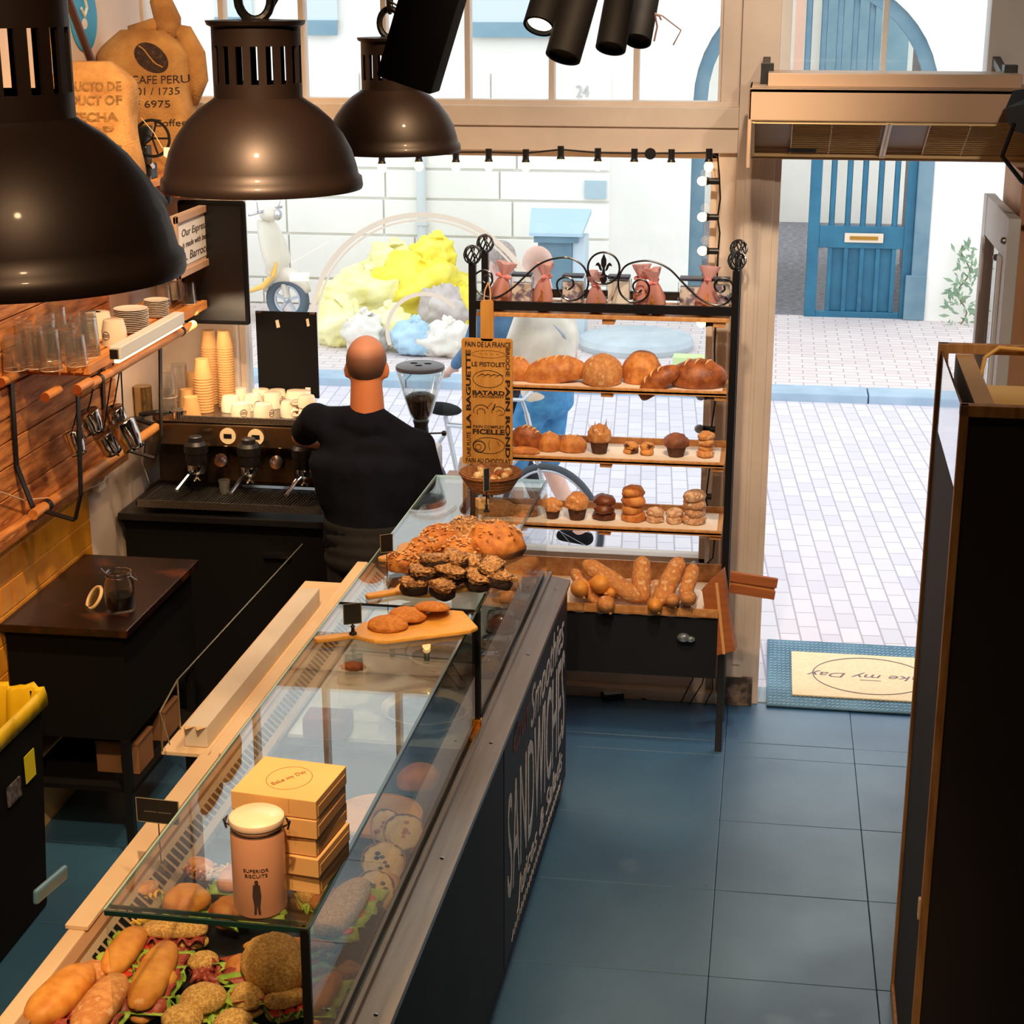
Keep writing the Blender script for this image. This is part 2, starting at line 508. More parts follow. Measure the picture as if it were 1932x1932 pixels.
fr.build('wall_front', m_cream, bevel=.004, kind='structure')
# panelled sash strips round the pane
fs_ = M()
fs_.box(xL, xL + .03, D0 + .04, D1 - .02, .635, 2.51).box(xR - .03, xR, D0 + .04, D1 - .02, .635, 2.51)
fs_.box(xL, xR, D0 + .04, D1 - .02, 2.48, 2.51).box(xL, xR, D0 + .04, D1 - .02, .635, .68)
w1 = fs_.build('window_1', m_cream, bevel=.003, kind='structure')
M().box(xL + .03, xR - .03, D0 + .09, D0 + .096, .68, 2.48).build('window_pane', m_glass, parent=w1)
# transom lights with their mullions
tr = M()
for x in (-2.75, -2.39, -2.033, -1.67, -1.305, -.942, -.582, -.223):
    tr.box(x - .012, x + .012, D0 + .02, D0 + .09, 2.7, 3.9)
tr.box(-2.76, -.15, D0 + .0, D0 + .09, 2.69, 2.72).box(-2.76, -.15, D0 + .0, D0 + .09, 3.88, 3.9)
w2 = tr.build('window_2', m_cream, bevel=.003, kind='structure')
M().box(-2.75, -.2, D0 + .055, D0 + .06, 2.71, 3.89).build('window_pane', m_glass, parent=w2)
# light over the door
t3 = M()
t3.box(.015, .06, D0 + .0, D1, 2.5, 3.9).box(.856, 1.16, D0, D1, 2.5, 3.9)
t3.box(.43, .452, D0 + .02, D0 + .09, 2.6, 3.9).box(.06, .856, D0 + .002, D1, 2.53, 2.6)
w3 = t3.build('window_3', m_white, bevel=.003, kind='structure')
M().box(.06, .856, D0 + .05, D0 + .056, 2.6, 3.9).build('window_pane', m_glass, parent=w3)
# door jambs
M().box(cR, cR + .03, D0 - .02, D1 + .015, 0, 2.5).box(1.0, 1.16, D0 - .02, D1 + .015, 0, 2.5).build('trim_3', m_cream, bevel=.003, kind='structure')
# dark scuffed base of the column
m_scuff = mat('scuffed_base', (60, 54, 50), (150, 132, 118), scale=14, rough=.8, ramp=(.42, .62))
M().box(cL - .002, cR + .002, D0 - .053, D0 - .0301, 0.002, .14).build('trim_4', m_scuff, kind='structure')
M().box(.02, 1.0, D0, D1 + .02, -.05, .004).build('trim_5', mat('stone_step', (150, 165, 178), rough=.5), kind='structure')
# warm timber lining at the right of the doorway
M().box(.96, 1.25, D0 - .55, D0 - .02, 0, 2.5).build('trim_6', mat('warm_lining', (214, 160, 116), (196, 140, 96), scale=3, rough=.6), kind='structure')

# open door leaf, swung inwards along the right side
door = M()
dx = .885
dh = D0 - .005; dn = 6.62
door.box(dx, dx + .045, dn, dn + .11, .02, 2.36).box(dx, dx + .045, dh - .11, dh, .02, 2.36)
door.box(dx + .002, dx + .043, dn + .11, dh - .11, 2.2, 2.36).box(dx + .002, dx + .043, dn + .11, dh - .11, .02, .35).box(dx + .002, dx + .043, dn + .11, dh - .11, 1.0, 1.12)
door.box(dx + .015, dx + .03, dn + .11, dh - .11, .35, 1.0)
for a, b in ((.1, .135), (.15, .17)):
    door.box(dx - .012, dx - .001, dn + a, dn + b, 1.12, 2.2).box(dx - .012, dx - .001, dh - b, dh - a, 1.12, 2.2)
d1 = door.build('door_1', m_white, bevel=.003, kind='structure')
M().box(dx + .018, dx + .026, dn + .11, dh - .11, 1.12, 2.2).build('door_glass', m_glass, parent=d1)
k = M()
for z in (2.29, 2.2): k.ball((dx - .006, dn + .06 + (2.29 - z) * 2, z - .02), .014, 10, 6)
k.build('door_bolt', m_steel, parent=d1)
# ------------------------------------------------------------------ outside: street, kerb, facade with gateway
m_street = bpy.data.materials.new('street_bricks'); m_street.use_nodes = True
def brick_mat(m, c1, c2, mortar, scale, rough=.85, rot=0.0, w=.5, h=.25, msz=.02):
    n = m.node_tree.nodes; l = m.node_tree.links; b = n['Principled BSDF']
    t = n.new('ShaderNodeTexCoord'); mp = n.new('ShaderNodeMapping'); mp.inputs['Rotation'].default_value = (0, 0, rot)
    br = n.new('ShaderNodeTexBrick'); br.inputs['Color1'].default_value = (*L(c1), 1); br.inputs['Color2'].default_value = (*L(c2), 1)
    br.inputs['Mortar'].default_value = (*L(mortar), 1); br.inputs['Scale'].default_value = scale; br.inputs['Mortar Size'].default_value = msz
    br.inputs['Brick Width'].default_value = w; br.inputs['Row Height'].default_value = h
    l.new(t.outputs['Object'], mp.inputs[0]); l.new(mp.outputs[0], br.inputs['Vector']); l.new(br.outputs['Color'], b.inputs['Base Color'])
    b.inputs['Roughness'].default_value = rough
brick_mat(m_street, (204, 198, 206), (216, 210, 214), (172, 162, 172), 2.4, rot=R(86), msz=.012)
M().box(-12, 8, WY + .16, 13.55, -.1, 0.0).build('street_paving', m_street, kind='structure')
m_kerb = mat('blue_stone_kerb', (150, 172, 190), (170, 190, 206), scale=3, rough=.7)
kb = M()
for i in range(16): kb.box(-12 + i * 1.25 + .35, -12 + (i + 1) * 1.25 + .34, 13.55, 13.85, -.1, .07)
kb.build('kerb_stones', m_kerb, bevel=.01, kind='structure')
m_pave = bpy.data.materials.new('pavement_bricks'); m_pave.use_nodes = True
brick_mat(m_pave, (212, 198, 196), (222, 210, 206), (178, 160, 158), 2.2, msz=.012)
M().box(-12, 8, 13.85, 17.0, -.1, .06).build('pavement', m_pave, kind='structure')

FY = 16.9
gx0 = P(1306, 250, Y=FY).x; gx1 = P(1768, 250, Y=FY).x
gcx = (gx0 + gx1) / 2; grad = (gx1 - gx0) / 2
zsp = P(1306, 190, Y=FY).z       # springing of the arch
m_fac = mat('facade_plaster', (244, 241, 232), (236, 233, 222), scale=1.5, rough=.9)
def wall_poly():
    # facade with an arched opening, built as strips
    m = M()
    m.box(-14, gx0, FY, FY + .35, 0, 12); m.box(gx1, 9, FY, FY + .35, 0, 12)
    n = 24; top = 12
    for i in range(n):
        a0 = PI - PI * i / n; a1 = PI - PI * (i + 1) / n
        xa, za = gcx + grad * math.cos(a0), zsp + grad * math.sin(a0)
        xb, zb = gcx + grad * math.cos(a1), zsp + grad * math.sin(a1)
        m.add([(xa, FY, za), (xb, FY, zb), (xb, FY, top), (xa, FY, top), (xa, FY + .35, za), (xb, FY + .35, zb), (xb, FY + .35, top), (xa, FY + .35, top)],
              [(0, 1, 2, 3), (7, 6, 5, 4), (0, 4, 5, 1), (1, 5, 6, 2), (2, 6, 7, 3), (3, 7, 4, 0)])
    return m
wall_poly().build('facade', m_fac, kind='structure')
# rustication: proud courses with shadow joints between them
m_fac2 = mat('facade_courses', (247, 244, 236), (238, 236, 226), scale=1.2, rough=.9)
cz = [P(900, y, Y=FY).z for y in (760, 532, 447, 377, 320, 262, 205, 135)]
cm_ = M(); rnd = random.Random(8)
for a, b in zip(cz, cz[1:]):
    x = -11.0 + rnd.uniform(0, .8)
    while x < P(1150, 300, Y=FY).x:
        wd = rnd.choice((1.15, 1.3, 1.0))
        x1 = min(x + wd, P(1155, 300, Y=FY).x)
        cm_.box(x, x1 - .018, FY - .035, FY, max(a, .06) + .012, b - .012)
        x += wd
cm_.build('facade_courses', m_fac2, bevel=.006, kind='structure')
# upper windows of the facade (blue-grey blinds in white frames)
m_blind = mat('blue_grey_blind', (120, 152, 166), (134, 164, 176), scale=3, rough=.6)
m_pblue = mat('pale_grey_glass', (204, 216, 220), rough=.2)
for (x0, x1, yb, nm) in ((573, 640, 66, 'left'), (885, 1100, 70, 'mid'), (410, 480, 60, 'far')):
    a = P(x0, yb, Y=FY); b = P(x1, yb, Y=FY)
    wf = M().box(a.x, b.x, FY - .06, FY - .0, a.z + .14, a.z + 1.7).build('window_frame_outer', m_pblue, kind='structure')
    M().box(a.x, b.x, FY - .075, FY - .06, a.z, a.z + .14).build('window_blind', m_blind, parent=wf)
# small grey plate, drain pipe
a = P(1104, 373, Y=FY); b = P(1145, 340, Y=FY)
M().box(a.x, b.x, FY - .07, FY - .03, a.z, b.z).build('meter_cover', mat('grey_plate', (176, 198, 206), rough=.5), label='small pale blue-grey plate on the white wall across the street', cat='plate')
a = P(798, 590, Y=FY - .1)
dp = M(); dp.tube([(a.x, FY - .1, .06), (a.x, FY - .1, P(798, 300, Y=FY).z + 3)], .045, 10)
for z in (.9, 1.9, 2.6): dp.box(a.x - .06, a.x + .06, FY - .15, FY, z, z + .04)
dp.build('drainpipe', mat('pale_pipe', (206, 214, 214), rough=.5), smooth=False, auto=40, label='pale grey drainpipe running up the white facade across the street', cat='pipe')
# passage behind the gate
m_cob = mat('dark_cobbles', (60, 58, 66), (150, 148, 158), scale=16, rough=.5, stretch=(1, 3, 1), bump=.8, bscale=14)
M().box(gx0 - .6, gx1 + .6, FY - .0, 24, -.1, .055).build('passage_floor', m_cob, kind='structure')
m_pwall = mat('passage_wall', (150, 140, 136), (104, 96, 94), scale=30, rough=.9, bump=.4)
M().box(gx1 - .0, gx1 + .3, FY + .35, 20.5, 0, 3.6).build('passage_wall_right', m_pwall, kind='structure')
M().box(gx0 - .3, gx0, FY + .35, 20.5, 0, 3.6).build('passage_wall_left', m_pwall, kind='structure')
M().box(-6, 8, 24.0, 24.3, 0, 9).build('courtyard_wall', m_fac, kind='structure')
cwn = M()
cw = P(1650, 60, Y=23.9)
cwn.box(cw.x - .65, cw.x + .45, 23.9, 24, 1.9, 4.2)
cw_o = cwn.build('courtyard_window', m_blind, kind='structure')
M().box(P(1500, 60, Y=23.9).x, P(1517, 60, Y=23.9).x, 23.9, 24, 1.8, 4.4).build('courtyard_panel', mat('terracotta_panel', (236, 190, 166), rough=.8), kind='structure')
# arch frame of the gateway
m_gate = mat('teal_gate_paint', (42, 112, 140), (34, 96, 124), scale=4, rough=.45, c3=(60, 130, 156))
m_gate2 = mat('grey_teal_paint', (116, 144, 156), (98, 130, 146), scale=4, rough=.55)  # paler, greyer teal of the arch frame, fan bars and gate post
ga = M()
def ring(m, r0, r1, y0, y1, a0, a1, n=20):
    for i in range(n):
        qa = R(a0 + (a1 - a0) * i / n); qb = R(a0 + (a1 - a0) * (i + 1) / n)
        pts = [(gcx + r * math.cos(q), zsp + r * math.sin(q)) for r, q in ((r0, qa), (r1, qa), (r1, qb), (r0, qb))]
        m.add([(x, y0, z) for x, z in pts] + [(x, y1, z) for x, z in pts],
              [(0, 1, 2, 3), (7, 6, 5, 4), (0, 4, 5, 1), (1, 5, 6, 2), (2, 6, 7, 3), (3, 7, 4, 0)])
ring(ga, grad - .13, grad, FY + .05, FY + .2, 0, 180)
ga.box(gx0, gx0 + .13, FY + .05, FY + .2, .06, zsp)
gr_ = thing('carriage_gate', 'teal wooden carriage gate with vertical bars in the archway across the street', 'gate', (0, 0, 0))
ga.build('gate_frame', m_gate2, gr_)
# fan bars above
gb = M()
for px in (1524, 1553, 1583, 1612, 1642):
    x = P(px, 100, Y=FY + .12).x; h = math.sqrt(max(0, (grad - .1) ** 2 - (x - gcx) ** 2))
    gb.tube([(x, FY + .12, zsp - .1), (x, FY + .12, zsp + h)], .03, 8)
gb.box(gx0 + .1, gx1 - .1, FY + .06, FY + .18, zsp - .16, zsp - .04)
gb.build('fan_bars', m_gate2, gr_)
# leaf
lx0 = P(1524, 450, Y=FY).x; lx1 = P(1718, 450, Y=FY).x
def gz(y): return P(1620, y, Y=FY).z
gl_ = M()
st = .11
gl_.box(lx0, lx0 + st, FY + .04, FY + .13, gz(612), zsp - .16)
gl_.box(lx1 - .06, lx1 + .03, FY + .04, FY + .13, gz(612), zsp - .16)
gl_.box(lx0 + st, lx1 - .06, FY + .043, FY + .127, gz(612), gz(590)).box(lx0 + st, lx1 - .06, FY + .043, FY + .127, gz(470), gz(428))
gl_.build('gate_leaf', m_gate, gr_, bevel=.006)
gp = M()
x0 = P(1565, 500, Y=FY).x; x1 = P(1686, 500, Y=FY).x
gp.box(x0, x1, FY + .09, FY + .11, gz(590), gz(470))
for i in range(5):
    x = x0 + (x1 - x0) * i / 4; gp.box(x - .02, x + .02, FY + .05, FY + .12, gz(590), gz(470))
gp.build('gate_panel', m_gate, gr_, bevel=.004)
gbar = M()
for px in (1570, 1600, 1629, 1659, 1689):
    x = P(px, 400, Y=FY + .08).x; gbar.tube([(x, FY + .08, gz(428)), (x, FY + .08, zsp - .1)], .028, 8)
gbar.build('gate_bars', m_gate, gr_)
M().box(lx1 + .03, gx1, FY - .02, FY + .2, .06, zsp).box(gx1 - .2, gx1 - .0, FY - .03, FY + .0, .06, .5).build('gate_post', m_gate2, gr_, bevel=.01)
a = P(1593, 457, Y=FY + .03); b = P(1667, 441, Y=FY + .03)
ls = M().box(a.x, b.x, FY + .02, FY + .04, a.z, b.z).build('letter_slot', mat('bone_plate', (226, 206, 180), rough=.4), gr_, bevel=.003)
M().box(a.x + .05, b.x - .05, FY + .012, FY + .022, a.z + .028, b.z - .028).build('slot_flap', m_brass, ls)
# climbing plant on the wall right of the gate
m_leaf = mat('pale_leaf', (150, 172, 140), (120, 150, 122), scale=6, rough=.7)
pl = thing('climbing_plant', 'sparse green climbing plant on the white wall right of the teal gate', 'plant', (P(1810, 640, Y=FY - .15).x, FY - .15, .06))
sm = M(); lm = M(); rnd = random.Random(5); pts = []
h = P(1800, 470, Y=FY).z
for i in range(14): pts.append((.05 * math.sin(i * .9), 0, h * i / 13))
sm.tube(pts, .008, 6); sm.build('stem', mat('plant_stem', (120, 110, 84), rough=.8), pl)
for i in range(110):
    t = rnd.random(); z = t * h; wd = .16 * (1.1 - t * .6)
    x = .05 * math.sin(t * 13 * .9) + rnd.uniform(-wd, wd); y = rnd.uniform(-.1, .06)
    a = rnd.uniform(0, 2 * PI); l_ = rnd.uniform(.06, .12); u = Vector((math.cos(a), rnd.uniform(-.3, .3), math.sin(a))) * l_; s_ = Vector((-u.z, 0, u.x)) * .16
    o_ = Vector((x, y, z)); lm.add([o_, o_ + u * .5 + s_, o_ + u, o_ + u * .5 - s_], [(0, 1, 2, 3)])
lm.build('leaves', m_leaf, pl, kind='stuff')
# house number on transom pane: seen reversed on the wall, painted on glass
# ------------------------------------------------------------------ display counter
CROT = -math.atan(.0182)
CO = Vector((-0.777 + .0182 * (3.0 - 3.331), 3.0, 0))
def cw_(lx, ly, z=0):
    return CO + Vector((lx * math.cos(CROT) - ly * math.sin(CROT), lx * math.sin(CROT) + ly * math.cos(CROT), z))
CLEN = 3.43
YM = 1.94                      # local y where the two glass sections meet
ct = thing('display_counter', 'long glass-topped food display counter with a steel rail and chalkboard front', 'display counter', CO, CROT)
m_panel = mat('brown_black_panel', (42, 20, 15), (30, 15, 12), scale=3, rough=.6, spec=.2)
m_chalk = mat('chalkboard', (32, 31, 42), (40, 37, 50), scale=5, rough=.6, bump=.02, spec=.3)
m_chalkw = mat('chalk', (232, 232, 238), (190, 190, 200), scale=60, rough=.9)
m_chalkr = mat('red_chalk', (150, 84, 92), (70, 50, 62), scale=50, rough=.9)
M().box(-.82, -.03, 0, CLEN, 0, .78).build('body', m_panel, ct)
M().box(-.83, -.035, .0, CLEN, .78, .84).build('deck', mat('deck_black', (20, 20, 24), rough=.3), ct)
sy = P(940, 1600, X=-.78).y - 3.0
M().box(-.03, -.012, sy, CLEN, .06, .89).build('chalkboard', m_chalk, ct, bevel=.002)
M().box(-.03, -.014, 0, sy - .004, .06, .89).build('front_panel', m_panel, ct)
rl = M()
rl.add([(-.088, 0, .905), (0, 0, .9), (0, 0, .92), (-.088, 0, .935), (-.088, CLEN, .905), (0, CLEN, .9), (0, CLEN, .92), (-.088, CLEN, .935)],
       [(0, 1, 2, 3), (7, 6, 5, 4), (0, 4, 5, 1), (1, 5, 6, 2), (2, 6, 7, 3), (3, 7, 4, 0)])
rl.box(-.088, -.075, 0, CLEN, .905, .952).box(-.115, -.104, 0, CLEN, .9, .948).box(-.115, -.08, 0, CLEN, .86, .905)
m_rail = mat('dull_steel_rail', (150, 142, 136), (138, 130, 124), scale=3, rough=.34, metal=.8, stretch=(20, 1, 20))
ra = rl.build('rail', m_rail, ct, bevel=.001)
for y in (.35, 1.1, 1.85, 2.6, 3.3): M().lathe([(.006, 0), (.005, .002), (0, .003)], 10).build('screw', m_chrome, ra, loc=(-.04, y, .9275))
# glass
gx0_, gx1_ = -.54, -.108
GZ = 1.33
M().box(-.102, -.096, .04, CLEN, .93, GZ - .004).build('front_glass', m_cglass, ct)
M().box(gx0_, gx1_ + .006, .04, YM - .003, GZ - .008, GZ).build('top_glass', m_cglass, ct)
M().box(gx0_, gx1_ + .006, YM + .003, CLEN, GZ - .008, GZ).build('top_glass', m_cglass, ct)
ed = M()
ed.box(gx1_ + .004, gx1_ + .012, .04, CLEN, GZ - .010, GZ + .001).box(gx0_, gx1_ + .012, .034, .04, GZ - .010, GZ + .001)
ed.box(gx0_, gx1_, .062, .066, GZ - .010, GZ - .001)
ed.build('glass_edges', m_gedge, ct)
M().box(gx0_ - .004, gx0_, .04, CLEN, GZ - .009, GZ + .001).box(gx0_, gx1_, CLEN, CLEN + .004, GZ - .009, GZ).build('glass_rear_edge', mat('pale_glass_edge', (150, 190, 184), rough=.2, coat=.5), ct)
M().box(-.54, -.1, .04, .046, .93, GZ - .01).build('end_glass', m_cglass, ct)
M().box(gx0_, -.1, CLEN - .008, CLEN, .93, GZ - .01).build('end_glass', m_cglass, ct)
M().box(-.112, -.096, .03, .05, .93, GZ).build('corner_post', m_blackm, ct)
M().box(-.112, -.088, YM - .012, YM + .012, .94, GZ - .002).build('middle_post', m_blackm, ct)
M().box(gx0_, gx1_, YM - .006, YM + .006, GZ - .012, GZ + .002).build('middle_bar', m_blackm, ct)
bc = M().box(-.118, -.082, YM - .03, YM - .006, .93, .975).box(-.114, -.086, YM - .1, YM - .03, .93, .945)
bc.build('brass_clamp', m_brass, ct, bevel=.003)
M().box(-.55, -.1, YM - .004, YM + .004, .86, GZ - .01).build('divider_glass', m_cglass, ct)
# rear rim and vented strip
m_rim = mat('cream_rim', (232, 206, 172), (222, 192, 156), scale=3, rough=.5)
M().box(-.875, -.83, 0, CLEN, .9, .95).build('rear_rim', m_rim, ct, bevel=.004)
M().box(-.83, -.80, 0, CLEN, .9, .945).build('rim_strip', mat('brownish_strip', (166, 128, 96), rough=.5), ct)
vs_ = M().box(-.80, -.765, 0, CLEN, .86, .90)
vs_.add([(-.80, 0, .93), (-.74, 0, .875), (-.74, CLEN, .875), (-.80, CLEN, .93), (-.80, 0, .915), (-.74, 0, .86), (-.74, CLEN, .86), (-.80, CLEN, .915)],
        [(0, 1, 2, 3), (7, 6, 5, 4), (0, 4, 5, 1), (1, 5, 6, 2), (2, 6, 7, 3), (3, 7, 4, 0)])
vp = vs_.build('vent_strip', mat('vent_strip', (178, 158, 132), rough=.4, metal=.2), ct)
sl = M(); ny = int(CLEN / .034)
for i in range(ny):
    y = i * .034 + .01
    sl.add([(-.787, y, .9205), (-.755, y, .8912), (-.755, y + .022, .8912), (-.787, y + .022, .9205)], [(0, 1, 2, 3)])
sl.build('vent_slots', m_blackm, vp)
# steel back wall of the well and tray liners
M().box(-.10, -.09, 0, CLEN, .84, .93).build('well_front', m_steel, ct)
m_tray = mat('black_tray', (22, 22, 24), rough=.35)
tr_ = M()
for a, b in ((.05, .62), (.64, 1.22), (1.24, 1.86)):
    tr_.box(-.735, -.13, a, b, .84, .848); tr_.box(-.735, -.725, a, b, .848, .875).box(-.14, -.13, a, b, .848, .875).box(-.73, -.13, b - .01, b, .848, .872)
tr_.build('food_tray', m_tray, ct)
m_tagw = mat('tag_white', (226, 224, 220), rough=.6)
for y in (.12, .36, .62, .92, 1.22, 1.52): M().box(-.127, -.123, y, y + .13, .868, .9).build('price_tag', m_tagw, ct)
# far section: pale shelf
m_shelf = mat('pale_shelf', (206, 214, 220), (190, 200, 208), scale=2, rough=.18, coat=.5)
M().box(-.735, -.13, YM + .03, CLEN - .02, .84, .852).build('pale_shelf', m_shelf, ct)
# chalk lettering: words written along the board
def chalk(s, y, z, h, wd, m=m_chalkw, name='chalk_lettering', sh=0.0):
    # +local y runs away from the camera; text reads from the aisle side (looking towards -x): from near to far
    mt = frame_mtx((-.0105, y, z), (0, 1, 0), (0, 0, 1))
    text(s, .1, m, ct, mt, width=wd, height=h, ext=.0006, name=name, shear=sh)
yb0 = sy + .04; yb1 = CLEN - .05; ym_ = (yb0 + yb1) / 2
wdt = yb1 - yb0
chalk('Our', yb0 + .3, .80, .09, .34, m_chalkr)
chalk('Smoothies', yb0 + wdt * .66, .765, .15, wdt * .6, sh=.25)
chalk('SANDWICHES', ym_, .47, .38, wdt * .97)
chalk('Juices & Salads', yb0 + wdt * .55, .19, .12, wdt * .8, sh=.25)
ck = M()
for i in range(26):
    y = yb0 + .1 + (wdt - .2) * i / 26
    ck.bar((-.0105, y, .09), (-.0105, y + .03, .12), .004, .0012, up=(1, 0, 0))
ck.build('chalk_border', m_chalkw, ct)
# kick strip
M().box(-.8, -.06, 0, CLEN, -.0, .06).build('plinth', m_blackm, ct)

# rear work ledge with two boxes of wrapping film and wire end frame
lg = thing('rear_ledge', 'narrow steel ledge behind the far half of the counter with thin wire end frames', 'ledge', cw_(-.875, 1.62, 0), CROT)
M().box(-.16, -.0, 0, 1.6, .915, .93).build('ledge_plate', m_rim, lg, bevel=.003)
wr = M()
wr.tube([(-.155, .0, .93), (-.155, .0, 1.06), (-.155, .16, 1.1), (-.155, .16, .93)], .003, 6)
wr.tube([(-.155, .16, 1.1), (-.15, 1.55, 1.1)], .0022, 6).tube([(-.155, .0, 1.06), (-.01, -.3, 1.1)], .002, 6)
wr.build('wire_frame', mat('wire', (150, 150, 130), rough=.35, metal=.8), lg)
for y in (.1, 1.5): M().box(-.12, -.001, y, y + .02, .82, .915).build('bracket', m_black, lg)
def filmbox(lx, y0, y1, z, wd, label, ht=.05):
    o = thing('film_box', label, 'box', cw_(lx, y0, z), CROT, group='long wrapping film boxes behind the counter')
    L_ = y1 - y0
    M().box(-wd / 2, wd / 2, 0, L_, 0, ht).build('box_body', mat('film_carton', (222, 214, 204), (206, 194, 180), scale=3, rough=.5), o, bevel=.003)
    t = M(); n = 7
    for i in range(n):
        x = -wd / 2 + wd * i / n; t.add([(x, L_, ht), (x + wd / n, L_, ht), (x + wd / n / 2, L_ + .02, ht + .004)], [(0, 1, 2)])
    for i in range(2):
        x = -wd / 2 + wd * i / 2; t.add([(x, 0, ht), (x + wd / 2, 0, ht), (x + wd / 4, -.035, ht + .003)], [(0, 1, 2)])
    t.build('cutter_teeth', mat('teeth', (226, 190, 140), rough=.4), o)
filmbox(-.935, 1.66, 2.95, .931, .075, 'long white film carton with a toothed edge lying behind the glass case', .07)
# white cutting board strips nearer the camera
o = M().box(-.03, .03, 0, 1.0, 0, .012).box(-.028, -.008, 1.0, 1.04, 0, .01).box(.005, .025, 1.0, 1.03, 0, .01).build('board_strip', m_rim, bevel=.002, loc=cw_(-.852, .55, .9505), rz=CROT,
      label='cream plastic strip lying on the rear rim beside the stacked kraft boxes', cat='strip')
# ------------------------------------------------------------------ wrought iron bread rack
RF, RB = 6.9, 7.22
rx0, rx1 = -1.19, -.118
rk = thing('bread_rack', 'tall black wrought iron bread rack with basket finials and a scrolled crest', 'rack', ((rx0 + rx1) / 2, (RF + RB) / 2, 0))
rc = Vector(((rx0 + rx1) / 2, (RF + RB) / 2, 0))
def rl_(x, y, z): return (x - rc.x, y - rc.y, z)
m_iron = mat('black_iron', (20, 19, 22), rough=.35, coat=.2)
ztop = P(884, 497, Y=RF).z
for x, y, hb in ((rx0, RF, 0), (rx1, RF, 0), (rx0, RB, 0), (rx1, RB, 0)):
    p = M().box(x - rc.x - .015, x - rc.x + .015, y - rc.y - .015, y - rc.y + .015, 0, ztop).build('post', m_iron, rk, bevel=.002)
    f = M(); cz_ = ztop + .036
    for k in range(6):
        a0 = k * PI / 3
        f.tube([(x - rc.x + .034 * math.sin(PI * t) * math.cos(a0 + t * 2.2) if False else x - rc.x + .036 * math.sin(PI * t / 10) * math.cos(a0 + t * .13), y - rc.y + .036 * math.sin(PI * t / 10) * math.sin(a0 + t * .13), cz_ - .038 * math.cos(PI * t / 10)) for t in range(11)], .0036, 6)
        if 1: f.tube([(x - rc.x + .036 * math.sin(PI * t / 10) * math.cos(a0 - t * .2), y - rc.y + .036 * math.sin(PI * t / 10) * math.sin(a0 - t * .2), cz_ - .038 * math.cos(PI * t / 10)) for t in range(11)], .003, 6)
    f.lathe
    f.build('finial', m_iron, rk)
zb = P(1100, 580, Y=RF).z
for yy in (RF, RB):
    M().box(rx0 - rc.x + .015, rx1 - rc.x - .015, yy - rc.y - .01, yy - rc.y + .01, zb - .018, zb + .018).build('top_bar', m_iron, rk)
for x in (rx0, rx1):
    for z in (zb, 1.6, 1.2, .83, .3): M().box(x - rc.x - .01, x - rc.x + .01, RF - rc.y + .015, RB - rc.y - .015, z - .012, z + .012).build('side_bar', m_iron, rk)
# scrolled crest
def cp(px, py): p = P(px, py, Y=RF); return (p.x - rc.x, p.y - rc.y, p.z)
cr = M()
def crv(pts, r=.0045):
    v = [Vector(cp(*p)) for p in pts]; out = []
    for i in range(len(v) - 1):
        p0 = v[max(i - 1, 0)]; p1 = v[i]; p2 = v[i + 1]; p3 = v[min(i + 2, len(v) - 1)]
        for t in range(6):
            t = t / 6; out.append(.5 * ((2 * p1) + (-p0 + p2) * t + (2 * p0 - 5 * p1 + 4 * p2 - p3) * t * t + (-p0 + 3 * p1 - 3 * p2 + p3) * t ** 3))
    out.append(v[-1]); cr.tube(out, r, 6)
crv([(912, 530), (908, 520), (918, 514), (929, 525), (922, 542), (905, 545), (894, 530), (896, 518), (908, 511)][::-1] + [(912, 534)] if False else
    [(915, 534), (910, 529), (914, 522), (924, 520), (929, 529), (924, 540)], .004)
crv([(929, 529), (926, 515), (911, 510), (896, 519), (893, 534), (900, 549), (918, 560), (940, 560), (965, 545), (990, 522), (1015, 500), (1045, 488), (1075, 487), (1100, 502), (1110, 528), (1104, 553), (1085, 566), (1066, 563), (1053, 547), (1052, 531), (1065, 523), (1079, 527), (1082, 538), (1073, 546), (1066, 542)])
crv([(1211, 547), (1205, 551), (1196, 546), (1195, 536), (1205, 528), (1218, 530), (1225, 544), (1220, 560), (1205, 569), (1185, 567), (1170, 552), (1167, 528), (1178, 504), (1200, 494), (1230, 493), (1262, 507), (1290, 535), (1318, 562), (1345, 575), (1368, 573), (1382, 558), (1384, 542), (1376, 529), (1362, 525), (1350, 531), (1349, 544), (1358, 551), (1367, 547), (1366, 539)])
c0 = cp(1139, 506); rr = wpx(30, P(1139, 506, Y=RF))
cr.tube(arc(c0, rr, 0, 360, 32)[:-1], .0045, 6, closed=True)
cr.build('scroll_crest', m_iron, rk)
fl = M()
s = wpx(1, P(1139, 506, Y=RF))
def fp(x, z): return (c0[0] + x * s, c0[2] + z * s)
def flat(pts, t=.004):
    q = [fp(*p) for p in pts]; n = len(q)
    fl.add([(x, c0[1] - t, z) for x, z in q] + [(x, c0[1] + t, z) for x, z in q], [tuple(range(n)), tuple(range(2 * n - 1, n - 1, -1))] + [(i, n + i, n + (i + 1) % n, (i + 1) % n) for i in range(n)])
flat([(0, 28), (5, 16), (5, 6), (2, 0), (3, -10), (7, -20), (3, -30), (-3, -30), (-7, -20), (-3, -10), (-2, 0), (-5, 6), (-5, 16)])
for sg in (1, -1):
    flat([(sg * x, z) for x, z in ((3, -3), (6, 6), (10, 11), (14, 9), (16, 4), (13, 5), (10, 4), (8, -2), (4, -6))])
    flat([(sg * x, z) for x, z in ((3, -11), (8, -14), (11, -11), (10, -16), (5, -17))])
fl.build('fleur_de_lis', m_iron, rk)
